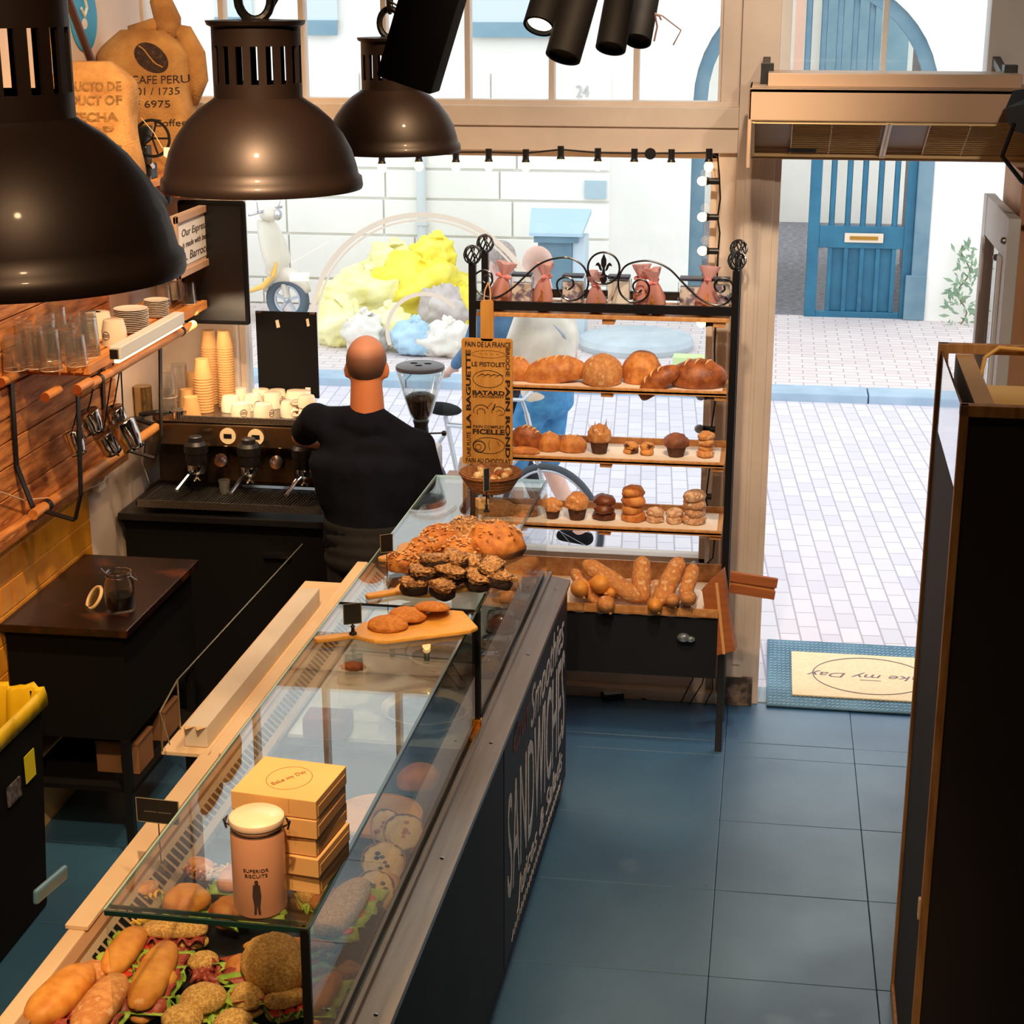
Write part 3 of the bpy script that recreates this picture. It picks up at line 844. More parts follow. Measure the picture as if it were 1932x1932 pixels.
# wooden shelves (rest on the rack: part of it)
shelfz = {}
def shelf(nm, yl, xl, yr, xr, depth=.3, tilt=0.0, back=None):
    # front edge seen at (xl,yl)..(xr,yr)
    z = (P(xl, yl, Y=RF - .02).z + P(xr, yr, Y=RF - .02).z) / 2
    m = M()
    x0 = rx0 - rc.x + .02; x1 = rx1 - rc.x - .02
    yf = RF - .02 - rc.y
    m.box(x0, x1, yf, yf + depth, z - .008, z + .004)
    m.box(x0, x1, yf, yf + .012, z - .012, z + .012)
    m.box(x0, x1, yf + depth - .012, yf + depth, z - .01, z + .03)
    for xx in (x0 + .02, 0, x1 - .05): m.box(xx, xx + .05, yf + .01, yf + depth, z - .03, z - .008)
    m.build('shelf_board', m_woodx, rk, bevel=.002)
    q = M()
    q.grid(lambda u, v: (x0 + .02 + u * (x1 - x0 - .04), yf + .015 + v * (depth - .04), z + .0055 + .002 * noise.noise(Vector((u * 9, v * 4, z * 5)))), 24, 6)
    q.build('baking_paper', mat('baking_paper', (236, 222, 206), rough=.8), rk)
    return z
z1 = shelf('a', 734, 975, 742, 1370)
z2 = shelf('b', 863, 975, 880, 1364)
z3 = shelf('c', 985, 890, 1010, 1362)
# top board under the bar
m = M(); zt = zb - .036
m.box(rx0 - rc.x + .02, rx1 - rc.x - .02, -.18, .16, zt - .008, zt + .008)
for xx in (-.5, 0, .45): m.box(xx, xx + .05, -.17, .15, zt - .03, zt - .008)
m.build('top_board', m_woodx, rk, bevel=.002)
# lowest: basket shelf, black drawer front
zl = P(1200, 1150, Y=RF - .1).z
m = M().box(rx0 - rc.x + .02, rx1 - rc.x - .02, -.3, .12, zl - .006, zl + .006)
m.box(rx0 - rc.x + .02, rx1 - rc.x - .02, -.302, -.292, zl - .0, zl + .03).box(rx0 - rc.x + .02, rx1 - rc.x - .02, .11, .12, zl, zl + .09)
m.build('basket_shelf', m_woodx, rk)
lining = M(); lining.grid(lambda u, v: (rx0 - rc.x + .03 + u * (rx1 - rx0 - .06), -.29 + v * .39, zl + .008 + .004 * noise.noise(Vector((u * 9, v * 4, 3)))), 30, 8)
lining.build('paper_liner', MATS['baking_paper'], rk)
m_char = mat('charcoal_board', (28, 31, 38), (24, 27, 33), scale=3, rough=.6, spec=.2)
dz = P(1200, 1345 - 75, Y=RF).z
M().box(rx0 - rc.x + .02, rx1 - rc.x - .02, -.29, -.275, P(1200, 1272, Y=RF - .13).z, zl - .008).build('front_board', m_char, rk)
ln = M(); zz = P(1200, 1158, Y=RF - .13).z
pts = [(rx0 - rc.x + .3 + t * .02, -.2915, zz + .006 * math.sin(t * 1.3) * (1 if t < 14 else .5)) for t in range(36)]
ln.tube(pts, .0025, 5); ln.build('chalk_line', m_chalkw, rk)
hn = M().at((rx1 - rc.x - .16, -.30, zl - .1)).ball((0, 0, 0), (.028, .02, .02)).ball((.03, -.004, -.004), (.02, .014, .014)); hn.build('glass_knob', mat('pewter_knob', (150, 165, 178), rough=.2, metal=.7), rk)
# ------------------------------------------------------------------ pendant lamps
m_shade = mat('aged_bronze_shade', (52, 38, 33), (38, 27, 24), scale=5, rough=.42, metal=.35, coat=.06, rough2=.5, bump=.05, bscale=6)
m_shin = mat('shade_inside', (236, 220, 196), rough=.6)
m_bulb = mat('warm_bulb', (255, 220, 160), emis=(255, 190, 110), estr=12)
def pendant(cx, cy, width, label, first=None, lid=1, cut=0):
    # rim centre at pixel (cx,cy), rim width in pixels, true width .40 m
    Dm = .40
    d = RGT * ((cx - 966) / FPX) - UPV * ((cy - 966) / FPX) + FWD
    c = CAMP + d * (Dm * FPX / width)
    if first is not None:
        o = dup(first, c, 0.4 * lid, label); return o, c
    t = thing('pendant_lamp', label, 'lamp', c, group='bronze pendant lamps over the counter')
    # dome profile (r, z above the rim)
    prof = [(.200, 0), (.202, .006), (.200, .022), (.194, .026), (.190, .045), (.181, .075), (.165, .105), (.142, .135), (.118, .157), (.095, .172), (.087, .178)]
    inn = [(r - .004, z) for r, z in prof][::-1]
    M().lathe(prof, 64, caps=False).build('shade', m_shade, t, smooth=True)
    M().lathe([(.196, .001), (.190, .03), (.178, .072), (.162, .1), (.14, .13), (.1, .16), (.0, .165)], 48, caps=False).build('shade_lining', m_shin, t, smooth=True)
    nk = M(); H0, H1 = .176, .312; n = 18
    nk.lathe([(.087, H0), (.087, H0 + .03), (.083, H0 + .03), (.083, H0)], 48)
    nk.lathe([(.087, H1 - .035), (.087, H1), (.095, H1 + .004), (.098, H1 + .012), (.083, H1 + .012), (.0, H1 + .016)], 48, caps=False)
    for k in range(n):
        a = 2 * PI * (k + .5) / n; w_ = .0078
        pts = []
        for rr2 in (.087, .083):
            for s_ in (-1, 1):
                pts.append((rr2, s_))
        vs2 = []
        for z in (H0 + .03, H1 - .035):
            for rr2, s_ in ((.087, -1), (.087, 1), (.083, 1), (.083, -1)):
                q = a + s_ * w_ / rr2; vs2.append((rr2 * math.cos(q), rr2 * math.sin(q), z))
        nk.add(vs2, [(0, 1, 5, 4), (1, 2, 6, 5), (2, 3, 7, 6), (3, 0, 4, 7)])
    nk.build('slotted_neck', m_shade, t, auto=35)
    hw = M()
    hw.tube([(.032 * math.cos(a), 0, H1 + .052 + .04 * math.sin(a)) for a in [2 * PI * i / 20 for i in range(20)]], .009, 8, closed=True)
    hw.tube([(0, .02 * math.cos(a), H1 + .115 + .034 * math.sin(a)) for a in [2 * PI * i / 18 for i in range(18)]], .006, 8, closed=True)
    hw.tube([(.022 * math.cos(a), 0, H1 + .17 + .034 * math.sin(a)) for a in [2 * PI * i / 18 for i in range(18)]], .006, 8, closed=True)
    hw.tube([(0, 0, H1 + .2), (0, 0, H1 + .9)], .006, 8)
    hw.build('chain_link', m_black, t)
    cb = M().tube([(.02, .01, H1 + .01), (.045, .01, H1 + .05), (.02, .015, H1 + .1), (-.03, .01, H1 + .13), (-.02, .01, H1 + .2), (.01, .01, H1 + .9)], .0035, 6)
    cb.build('power_cable', m_cable, t)
    M().ball((0, 0, .07), (.03, .03, .04)).build('bulb', m_bulb, t, smooth=True)
    M().lathe([(.02, .1), (.02, .16), (.026, .16), (.026, .17)], 16).build('lamp_holder', m_black, t)
    return t, c
pl3, c3 = pendant(741, 285, 255, 'bronze dome pendant lamp farthest from the camera, in front of the window')
pl2, c2 = pendant(495, 355, 376, 'bronze dome pendant lamp in the middle of the row, left of the window', first=pl3, lid=1)
pl1, c1 = pendant(20, 518, 650, 'large bronze dome pendant lamp nearest the camera at the left edge', first=pl3, lid=2)
for i, c in enumerate((c1, c2, c3)):
    lamp('pendant_light', 'SPOT', (c.x, c.y, c.z + .03), 38, WARM, .035, aim=(c.x, c.y, 0), spot=150, blend=.6)
# ceiling fixings far above
for c in (c1, c2, c3):
    pass
# ------------------------------------------------------------------ black sloping duct
a = P(835, -10, Y=4.2); 
p0 = P(765, 160, Y=4.3); p1 = P(845, -160, Y=4.3)
d_ = (p1 - p0).normalized()
M().bar(P(770, 158, Y=4.3), P(862, -120, Y=4.3) + d_ * .3, wpx(108, p0), .12, up=(0, 1, 0)).build('sloping_beam', m_blackm, bevel=.004, label='black sloping beam coming down behind the farthest pendant lamp', cat='beam')
# ------------------------------------------------------------------ track spotlights
m_spot = mat('spot_black', (12, 11, 14), rough=.7, spec=.2)
def spot(px0, py0, px1, py1, wd, Yd, label, lit=False, aim=None):
    # axis from mouth centre (px1,py1) up to (px0,py0)
    a = P(px1, py1, Y=Yd); b = P(px0, py0, Y=Yd + .12)
    t = thing('track_spotlight', label, 'spotlight', a, group='black track spotlights hanging at the top')
    d = (b - a); L_ = d.length; r = wpx(wd, a) / 2
    q = d.to_track_quat('Z', 'Y').to_matrix().to_4x4()
    m = M(q); m.lathe([(r * .8, .03), (r * .82, .0), (r, 0), (r, L_), (r * .8, L_ + .02), (0, L_ + .02)], 32, caps=False)
    m.build('lamp_body', m_spot, t, auto=40)
    M(q).lathe([(r * .78, .012), (0, .012)], 24, caps=False).build('lens', mat('lit_lens', (255, 240, 220), emis=(255, 236, 210), estr=3) if lit else m_spot, t)
    M(q).bar((0, -r * 1.05, L_ * .6), (0, -r * 1.05, L_ * 1.35), .012, .03).build('yoke', m_spot, t)
    if aim: lamp('spot_light', 'SPOT', a - d.normalized() * .01, 60, (1, .78, .5), .03, aim=aim, spot=50, blend=.7)
    return t
spot(1050, -60, 1017, 50, 62, 5.0, 'black cylinder spotlight with its lit mouth showing, leftmost of the four', lit=True)
spot(1110, -60, 1062, 108, 68, 4.9, 'black cylinder spotlight hanging lowest of the four')
spot(1180, -60, 1152, 92, 58, 5.1, 'black cylinder spotlight third from the left of the four')
spot(1225, -40, 1203, 78, 52, 5.3, 'black cylinder spotlight rightmost of the four, with loose cable ends', lit=False)
tk = M(); a = P(1000, -75, Y=5.05)
tk.box(a.x - .2, a.x + 1.2, 5.08, 5.12, a.z + .02, a.z + .05); tk.build('light_track', m_spot, label='black ceiling track carrying the four spotlights', cat='track')
lc = M(); q = [P(1235, 25, Y=5.3), P(1250, 30, Y=5.3), P(1285, 57, Y=5.3), P(1270, 85, Y=5.3)]
lc.tube(q, .0022, 5).tube([P(1236, 27, Y=5.3), P(1240, 50, Y=5.3), P(1234, 78, Y=5.3)], .003, 5).tube([P(1236, 27, Y=5.3), P(1244, 30, Y=5.3), P(1248, 38, Y=5.3)], .003, 5)
lc.build('loose_cable', mat('greyish_cable', (110, 84, 84), rough=.7), label='thin loose cable ends dangling beside the rightmost spotlight', cat='cable')

# ------------------------------------------------------------------ air curtain heater above the door
HY = 6.75
a = P(1408, 295, Y=HY); b = P(1935, 165, Y=HY)
zb_ = P(1408, 232, Y=HY).z
hz0 = P(1450, 228, Y=HY).z; hz1 = P(1450, 166, Y=HY).z
hx0, hx1 = a.x, b.x + .1
m_heat = mat('beige_casing', (206, 172, 140), (196, 160, 128), scale=1.5, rough=.45)
m_grl = mat('grille_brown', (160, 118, 70), (130, 92, 52), scale=3, rough=.5)
he = thing('air_curtain', 'long beige air curtain heater mounted over the open door', 'heater', ((hx0 + hx1) / 2, HY + .15, hz0))
ho = Vector(he.location)
def hb(m, x0, x1, y0, y1, z0, z1): m.box(x0 - ho.x, x1 - ho.x, y0 - ho.y, y1 - ho.y, z0 - ho.z, z1 - ho.z)
m = M(); hb(m, hx0, hx1, HY, HY + .02, hz0, hz1); hb(m, hx0, hx1, HY, HY + .4, hz1 - .02, hz1); hb(m, hx0, hx0 + .015, HY, HY + .4, hz0 - .18, hz1); hb(m, hx0, hx1, HY + .38, HY + .4, hz0 - .18, hz1)
m.build('casing', m_heat, he, bevel=.005)
m = M(); hb(m, hx0 + .07, hx1 - .1, HY + .1, HY + .36, hz1, hz1 + .05); m.build('top_plate', m_heat, he, bevel=.003)
# slanted grille facing down and forward
gy0, gy1 = HY + .012, HY + .36
gz0 = hz0 - .002; gz1 = P(1450, 293, Y=HY + .36).z
def gp_(x, t, off=0): 
    dy, dz = gy1 - gy0, gz1 - gz0; L_ = math.hypot(dy, dz)
    return (x - ho.x, gy0 + dy * t - ho.y + off * dz / L_, gz0 + dz * t - ho.z - off * dy / L_)
m = M()
m.add([gp_(hx0 + .02, 0, -.02), gp_(hx1, 0, -.02), gp_(hx1, 1, -.02), gp_(hx0 + .02, 1, -.02)], [(0, 1, 2, 3)])
m.build('grille_back', m_grl, he)
m = M()
xm = P(1672, 260, Y=HY + .15).x
for x0_, x1_ in ((hx0 + .02, xm - .005), (xm + .005, hx1)):
    m.bar(gp_(x0_, .02), gp_(x1_, .02), .012, .012).bar(gp_(x0_, .98), gp_(x1_, .98), .014, .012).bar(gp_(x0_, 0), gp_(x0_, 1), .014, .012).bar(gp_(x1_, 0), gp_(x1_, 1), .014, .012)
    for i in range(14):
        t = .08 + i * .062
        m.bar(gp_(x0_ + .15, t, -.004), gp_(x1_ - .02, t, -.004), .0035, .006)
    for xx in (x0_ + .15, x0_ + .3): m.bar(gp_(xx, 0, -.006), gp_(xx, 1, -.006), .004, .006)
m.build('grille', mat('grille_brass', (240, 208, 150), rough=.4), he)
m = M(); m.add([gp_(hx0 + .16, .78, .002), gp_(hx0 + .27, .78, .002), gp_(hx0 + .27, .88, .002), gp_(hx0 + .16, .88, .002)], [(0, 1, 2, 3)])
m.build('control_slot', m_blackm, he)
for x in (hx0 + .04, hx1 - .15): M().box(x - ho.x, x + .05 - ho.x, .1, .18, .1, .2).bar((x - ho.x + .02, .2, .15), (x - ho.x + .02, WY - ho.y, .2), .03).build('bracket', m_black, he)
# black speaker at the right of the heater
a = P(1915, 215, Y=6.45)
sp = thing('wall_speaker', 'small black speaker at the right end of the heater', 'speaker', a)
M().add([(-.035, 0, .02), (.15, 0, .06), (.15, .1, .1), (-.0, .1, .075), (-.03, 0, -.02), (.0, 0, -.06), (.15, 0, -.1), (.15, .1, -.1), (.0, .1, -.05)],
        [(0, 1, 2, 3), (0, 4, 5, 6, 1), (3, 2, 7, 8), (1, 6, 7, 2), (4, 0, 3, 8), (5, 4, 8), (6, 5, 8, 7)]).build('speaker_cabinet', m_black, sp)
M().tube([(.0, 0, -.03), (-.03, .02, -.15), (.05, .05, -.24), (.16, .1, -.3)], .009, 6).build('arm', m_black, sp)
# ------------------------------------------------------------------ tall cabinet at the right
kx = .497
cab = thing('tall_cabinet', 'tall dark cabinet with pale timber edges and a glossy side, right of the aisle', 'cabinet', (kx, 4.4, 0), R(-1.0))
KZ = 2.19
yf = 5.10 - 4.4; yn = P(1795, 764, Z=KZ).y - 4.4
m_kw = mat('cabinet_edge_wood', (186, 138, 84), (150, 102, 58), scale=5, rough=.5, stretch=(8, 8, 1))
m_kc = mat('cream_panel', (232, 196, 128), (222, 182, 112), scale=2, rough=.55)
m_kd = mat('dark_back_panel', (46, 36, 38), (38, 30, 34), scale=2, rough=.6)
KW = .73
kxl = .0
m = M()
m.box(0, .03, yf - .03, yf, 0, KZ).box(KW - .2, KW, yf - .02, yf, 0, KZ)
m.box(0, KW, yf - .02, yf, KZ - .03, KZ)
m.box(0, .022, yn, yn + .022, 0, KZ).box(0, KW, yn, yn + .03, KZ - .03, KZ).box(.0, .022, yn, yf, 0, .05)
m.build('timber_edges', m_kw, cab, bevel=.002)
M().box(.02, KW, yn + .004, yn + .014, 0, KZ - .03).build('back_panel', m_kd, cab)
kzs = P(1757, 812, X=kx).z
M().box(.008, .014, yn + .02, yf - .02, kzs, KZ - .02).build('glossy_side', mat('black_gloss', (10, 10, 12), rough=.03, coat=1.0), cab)
M().box(.009, .014, yn + .02, yf - .02, .05, kzs).build('matt_side', mat('matt_side', (24, 20, 22), rough=.75), cab)
m = M(); m.box(.05, KW, yn + .03, yf - .02, KZ - .14, KZ - .12)
m.build('sunken_top', m_kc, cab)
m = M(); m.box(.05, .1, yn + .03, yf - .02, KZ - .12, KZ - .03); m.build('top_ledge', mat('top_ledge', (196, 160, 116), rough=.6), cab)
M().tube([(.11, yf - .14, KZ - .09), (.13, yf - .06, KZ - .03), (.17, yf - .035, KZ - .005), (.3, yf - .03, KZ - .012), (.5, yf - .03, KZ - .02), (.9, yf - .03, KZ - .02)], .006, 8).build('yellow_cable', mat('yellow_cable', (224, 176, 92), rough=.5), cab)
M().box(-.004, .006, yn + .03, yn + .05, .72, .78).build('hinge', mat('hinge_bone', (232, 206, 170), rough=.4), cab)
# ------------------------------------------------------------------ left wall: boards, shelf, hanging rail
m_orange = mat('lit_shelf_wood', (226, 156, 86), (196, 122, 58), scale=6, rough=.5, stretch=(8, 1, 8), bump=.05, bscale=20)
pb = M(); rnd = random.Random(3)
z = 1.29
while z < 2.35:
    h = rnd.choice((.11, .13, .09)); pb.box(-2.735, -2.705 + rnd.uniform(-.004, .004), 3.8, 6.78, z + .002, min(z + h, 2.36) - .002); z += h
pb.build('board_cladding', m_rust, bevel=.003, label='rough reddish timber boards fixed to the left wall above the ochre tiles', cat='cladding')
lg = M(); lg.tube([(-2.68, 3.8 + i * .17, 1.29 + .004 * math.sin(i * 2.1)) for i in range(18)], [.022 + .003 * math.sin(i * 1.7) for i in range(18)], 10)
lg.box(-2.73, -2.66, 3.8, 6.75, 1.255, 1.285)
lg.build('timber_ledge', m_rust, label='rounded timber edge running along the top of the ochre tiles', cat='ledge', smooth=False, auto=50)
SX, SZ = -2.42, 1.866
sh = thing('slatted_shelf', 'slatted wooden shelf on black straps holding glasses, cups and saucers', 'shelf', (-2.55, 6.5, SZ))
for i in range(6):
    x = -2.70 + i * .054
    m = M().box(x + 2.55, x + 2.55 + (.04 if i < 5 else .012), -.7, .68, -.022, 0)
    if i < 5: m.build('slat', m_orange, sh, bevel=.002)
M().box(.105, .13, -.68, .68, -.032, .004).build('front_board', m_orange, sh, bevel=.002)
for y in (-.62, 0, .6): M().box(-.16, .105, y, y + .03, -.05, -.022).build('cross_batten', m_orange, sh)
# black strap frames with dowels
rlx = -2.42
for k, y0 in enumerate((5.75, 6.62)):
    f = thing('strap_bracket', ('black bent strap bracket at the near end of the slatted shelf', 'black bent strap bracket under the middle of the slatted shelf')[k], 'bracket', (-2.55, y0, 1.4))
    m = M()
    P3 = [(-.14, 0, .43), (-.15, 0, .1), (-.1, 0, -.06), (.06, 0, -.1), (.09, 0, .0), (.11, 0, .40)]
    for a, b in zip(P3, P3[1:]): m.bar(a, b, .03, .006, up=(1, 0, 0.001))
    m.build('strap', m_black, f)
dl = thing('dowel_rail', 'round wooden hanging rail under the front of the slatted shelf', 'rail', (-2.42, 6.4, 1.80))
M().tube([(0, -.7, 0), (0, .58, 0)], .018, 14).build('dowel', m_orange, dl, smooth=False, auto=40)
M().lathe([(.021, -.01), (.021, .01)], 14).build('clamp', m_black, dl, rot=(PI / 2, 0, 0), loc=(0, .42, 0))
M().lathe([(.021, -.01), (.021, .01)], 14).build('clamp', m_black, dl, rot=(PI / 2, 0, 0), loc=(0, -.5, 0))
d2 = thing('dowel_rail', 'lower round wooden rail along the boards near the ochre tiles', 'rail', (-2.62, 6.3, 1.335))
M().tube([(0, -.62, 0), (0, .72, 0)], .02, 14).build('dowel', m_orange, d2, auto=40)
M().lathe([(.023, -.015), (.023, .015)], 14).build('clamp', m_black, d2, rot=(PI / 2, 0, 0), loc=(0, -.5, 0))
for k, (yy, zz, xx) in enumerate(((5.95, 1.72, -2.6), (5.7, 1.83, -2.68), (6.1, 1.76, -2.5))):
    o = thing('dowel_peg', ('short wooden peg sticking out below the slatted shelf, lower of the three', 'short wooden peg at the left edge, below the glasses', 'short wooden peg under the shelf, nearest the steel pitchers')[k], 'peg', P(*((85, 750), (2, 722), (145, 735))[k], Y=5.66))
    M().tube([(0, 0, 0), (0, .12, 0)], .018, 12).build('peg', m_orange, o, auto=40)
    M().lathe([(.0175, -.0815), (0, -.0815)], 12, caps=False).build('peg_end', mat('peg_end', (150, 72, 30), rough=.6), o, rot=(PI / 2, 0, 0), loc=(0, -.083, 0))
# strip light on the rail
tb = thing('strip_light', 'white strip light fitting fixed along the wooden rail', 'light', (-2.395, 6.55, 1.83))
ya, yb = P(214, 669, X=-2.39).y, P(335, 604, X=-2.39).y
zt_ = P(214, 669, X=-2.39).z
tb.location = (-2.39, ya, zt_)
M().box(-.015, .03, 0, yb - ya, -.02, .03).build('housing', mat('strip_white', (226, 226, 222), rough=.4), tb, bevel=.004)
M().box(-.01, .02, -.012, 0, -.015, .02).build('end_cap', m_black, tb)
M().box(.001, .02, 0, yb - ya, -.032, -.021).build('tube_cover', mat('strip_cover', (255, 240, 220), emis=(255, 214, 160), estr=3), tb)
lamp('strip_glow', 'AREA', (-2.36, 6.9, zt_ - .07), 4.5, (1, .74, .46), .25, aim=(-2.3, 7.1, 1.2))

# glasses on the shelf
m_tumb = glass('tumbler_glass', (.98, .98, .97), refl=.85, base=.1, power=1.7, rough=.08, haze=.05)
def tumbler(loc, label, r=.041, h=.125, up=False, group=None, name='drinking_glass', flutes=0):
    o = thing(name, label, 'glass', loc, group=group)
    wob = (lambda q: 1 + .03 * abs(math.sin(q * flutes / 2))) if flutes else None
    if up: pr = [(0, .003), (r * .8, .003), (r, h), (r * .94, h), (r * .74, .012), (0, .012)]
    else: pr = [(r, 0), (r * .8, h), (0, h), (0, h - .01), (r * .74, h - .012), (r * .94, 0), (r, 0)]
    M().lathe(pr, 24, caps=False, wob=wob).build('bowl', m_tumb, o, auto=30)
    rim = M().tube([(r * .97 * math.cos(a), r * .97 * math.sin(a), h if up else 0.002) for a in [2 * PI * i / 24 for i in range(24)]], .0014, 5, closed=True)
    rim.build('rim', mat('glass_rim', (235, 225, 210), rough=.15, spec=.8), o)
    return o
spots_ = [(-2.66, 5.72), (-2.60, 5.77), (-2.53, 5.74), (-2.47, 5.83), (-2.68, 5.86), (-2.61, 5.90), (-2.54, 5.92), (-2.48, 5.98), (-2.66, 6.02), (-2.60, 6.06), (-2.53, 6.10), (-2.68, 6.17), (-2.61, 6.2)]
wh = ['at the near end by the wall', 'second from the wall in the front row', 'third from the wall in the front row', 'at the near end of the shelf, outer edge', 'against the wall in the second row',
      'in the middle of the second row', 'right of the middle in the second row', 'on the outer edge in the second row', 'against the wall in the third row', 'in the middle of the third row',
      'right in the third row, beside the white mug', 'against the wall in the last row', 'in the last row behind the others']
g0 = None
for i, ((x, y), t_) in enumerate(zip(spots_, wh)):
    lab = 'upturned clear tumbler ' + t_
    if g0 is None: g0 = tumbler((x, y, SZ + .001), lab, group='upturned tumblers on the slatted shelf')
    else: dup(g0, (x, y, SZ + .001), i * .7, lab, sc=(1, 1, 1.2 if i % 3 else .9))
# white mugs
m_mug = mat('cream_ceramic', (236, 222, 204), (228, 212, 192), scale=4, rough=.25, coat=.4)
m_ink = mat('brown_ink', (60, 44, 40), rough=.7)
def mug(loc, label, rz=0, r=.046, h=.085, up=False, name='mug', logo=True, handle=True, group=None):
    o = thing(name, label, 'cup', loc, rz, group=group)
    if up: pr = [(0, .002), (r * .8, 0), (r, h * .5), (r, h), (r * .93, h), (r * .9, h * .4), (0, .008)]
    else: pr = [(r, 0), (r, h * .55), (r * .82, h * .97), (r * .6, h), (0, h), ]
    M().lathe(pr, 32, caps=not up).build('body', m_mug, o, auto=35)
    if handle:
        m = M(); m.tube([(r * .95, 0, h * .25), (r + .022, 0, h * .25), (r + .03, 0, h * .5), (r + .02, 0, h * .72), (r * .92, 0, h * .74)], .006, 8); m.build('handle', m_mug, o, smooth=True)
    if logo:
        m = M(); q0 = -PI / 2 - .45
        pts = []
        for i in range(20):
            a = 2 * PI * i / 20; u = .016 * math.cos(a) / r; v = .016 * math.sin(a)
            pts.append(((r + .0008) * math.cos(q0 + u), (r + .0008) * math.sin(q0 + u), h * .42 + v))
        m.tube(pts, .0011, 4, closed=True)
        for dz in (.004, -.003):
            m.tube([((r + .001) * math.cos(q0 + u / r), (r + .001) * math.sin(q0 + u / r), h * .42 + dz) for u in (-.013, -.006, 0, .006, .013)], .0012, 4)
        m.build('printed_mark', m_ink, o)
    return o
mug(P(217, 650, Z=SZ), 'cream mug with a round printed mark standing on the slatted shelf', .1, r=.048, h=.1, handle=False)
mug(P(190, 640, Z=SZ) + Vector((-.02, .06, 0)), 'cream mug behind the marked mug, beside the tumblers', .3, r=.046, h=.1, handle=False)
mug((-2.6, 6.34, SZ), 'cream mug farthest back by the wall on the slatted shelf', .3, r=.044, h=.1, handle=False)
# saucers: two stacks
m_sauc = mat('saucer_white', (238, 230, 220), rough=.3, coat=.3)
s0 = None
def saucer_stack(loc, n, r, label, g):
    global s0
    for i in range(n):
        if s0 is None:
            s0 = M().lathe([(0, 0), (.6 * .06, 0), (.06, .007), (.06, .0085), (.034, .003), (0, .003)], 36, caps=False).build('saucer', m_sauc, auto=30, label=label, cat='saucer', group=g, loc=Vector(loc))
            o = s0
        else:
            o = s0.copy(); COL.objects.link(o)
        o.location = Vector(loc) + Vector((.0012 * math.sin(i * 3), .001 * math.cos(i * 5), i * .0072)); k = r / .06; o.scale = (k, k, 1)
        o['label'] = label if i < n - 1 else label.replace('white saucer in', 'topmost white saucer of')
        o['group'] = g
saucer_stack(P(250, 625, Z=SZ), 13, .068, 'white saucer in the tall stack beside the cream mugs', 'saucers in the tall stack')
saucer_stack(P(300, 600, Z=SZ) + Vector((-.02, .03, 0)), 10, .052, 'white saucer in the smaller stack behind the tall one', 'saucers in the smaller stack')
for k, (px, py) in enumerate(((325, 578), (340, 567))):
    tumbler(P(px, py, Z=SZ) + Vector((-.04, .02, 0)), ('upturned ribbed glass behind the saucer stacks', 'second upturned ribbed glass near the far shelf end')[k], r=.034, h=.09, flutes=20)
gg = tumbler(P(371, 570, X=-2.47) * 1.0, 'dark-filled glass at the far end of the slatted shelf', r=.036, h=.095, up=False)
gg.location = (-2.475, 7.1, SZ + .001)
M().lathe([(.024, 0), (.012, .045), (.022, .08), (0, .08)], 16, caps=True).build('dark_filling', m_blackm, gg)

# ------------------------------------------------------------------ steel pitchers hanging
def pitcher(loc, label, rot, r=.045, h=.11, g='steel milk pitchers hanging under the shelf'):
    o = thing('milk_pitcher', label, 'pitcher', loc, group=g); o.rotation_euler = rot
    M().lathe([(0, 0), (r * 1.02, 0), (r * 1.05, .01), (r * .95, h * .6), (r * .8, h * .85), (r * .86, h), (r * .82, h), (r * .76, h * .84), (r * .9, h * .55), (r * .95, .012), (0, .01)], 32, caps=False).build('body', m_chrome, o, smooth=True)
    M().tube([(r * .85, 0, h * .9), (r + .03, 0, h * .88), (r + .035, 0, h * .4), (r * .98, 0, h * .2)], .004, 8).build('handle', m_chrome, o, smooth=True)
    M().add([(-r * .8, -.014, h), (-r * .8, .014, h), (-r * 1.15, 0, h + .008), (-r * .82, 0, h * .78)], [(0, 1, 2), (0, 2, 3), (1, 3, 2)]).build('spout', m_chrome, o)
    bpy.context.view_layer.update()
    w0 = Vector(loc); h = M().tube([(w0.x, w0.y, w0.z - .0), (w0.x + .012, w0.y, w0.z + .03), (w0.x * .5 - 1.21, w0.y, 1.79), (-2.42, w0.y, 1.822), (-2.44, w0.y, 1.80)], .003, 6).build('hook', m_black, o)
    h.matrix_parent_inverse = o.matrix_world.inverted()
    return o
pitcher(P(228, 795, X=-2.45), 'large polished milk pitcher hanging nearest the espresso machine', (R(200), R(-10), R(-60)), .05, .12)
pitcher(P(212, 770, X=-2.52), 'polished milk pitcher hanging behind the large one', (R(195), R(8), R(-80)), .042, .11)
pitcher(P(165, 775, X=-2.5), 'small milk pitcher hanging in the middle of the three groups', (R(190), R(15), R(-100)), .038, .09)
pitcher(P(135, 815, X=-2.55), 'milk pitcher hanging lowest, closest to the strap bracket', (R(195), R(-20), R(-70)), .036, .09)
pitcher(P(193, 815, X=-2.55), 'dark side-on milk pitcher hanging low beside the rough boards', (R(205), R(5), R(-50)), .042, .1)
# socket with white cable
so = thing('wall_socket', 'white wall socket at the far end of the ochre tiles', 'socket', (-2.728, P(182, 905, X=-2.72).y, P(182, 905, X=-2.72).z))
M().box(0, .03, -.04, .05, -.05, .06).build('socket_box', mat('socket_white', (232, 224, 214), rough=.4), so, bevel=.006)
m = M(); cc = so.location
q = [P(*p, X=-2.68) - cc for p in ((0, 928), (45, 944), (100, 938), (160, 925), (195, 910), (203, 895), (192, 892))]
m.tube([Vector(v) for v in q], .003, 6).build('white_cable', mat('white_cable', (226, 206, 180), rough=.5), so)
M().box(.02, .05, -.01, .06, .0, .03).build('plug', mat('socket_white', (232, 224, 214)), so, bevel=.004)

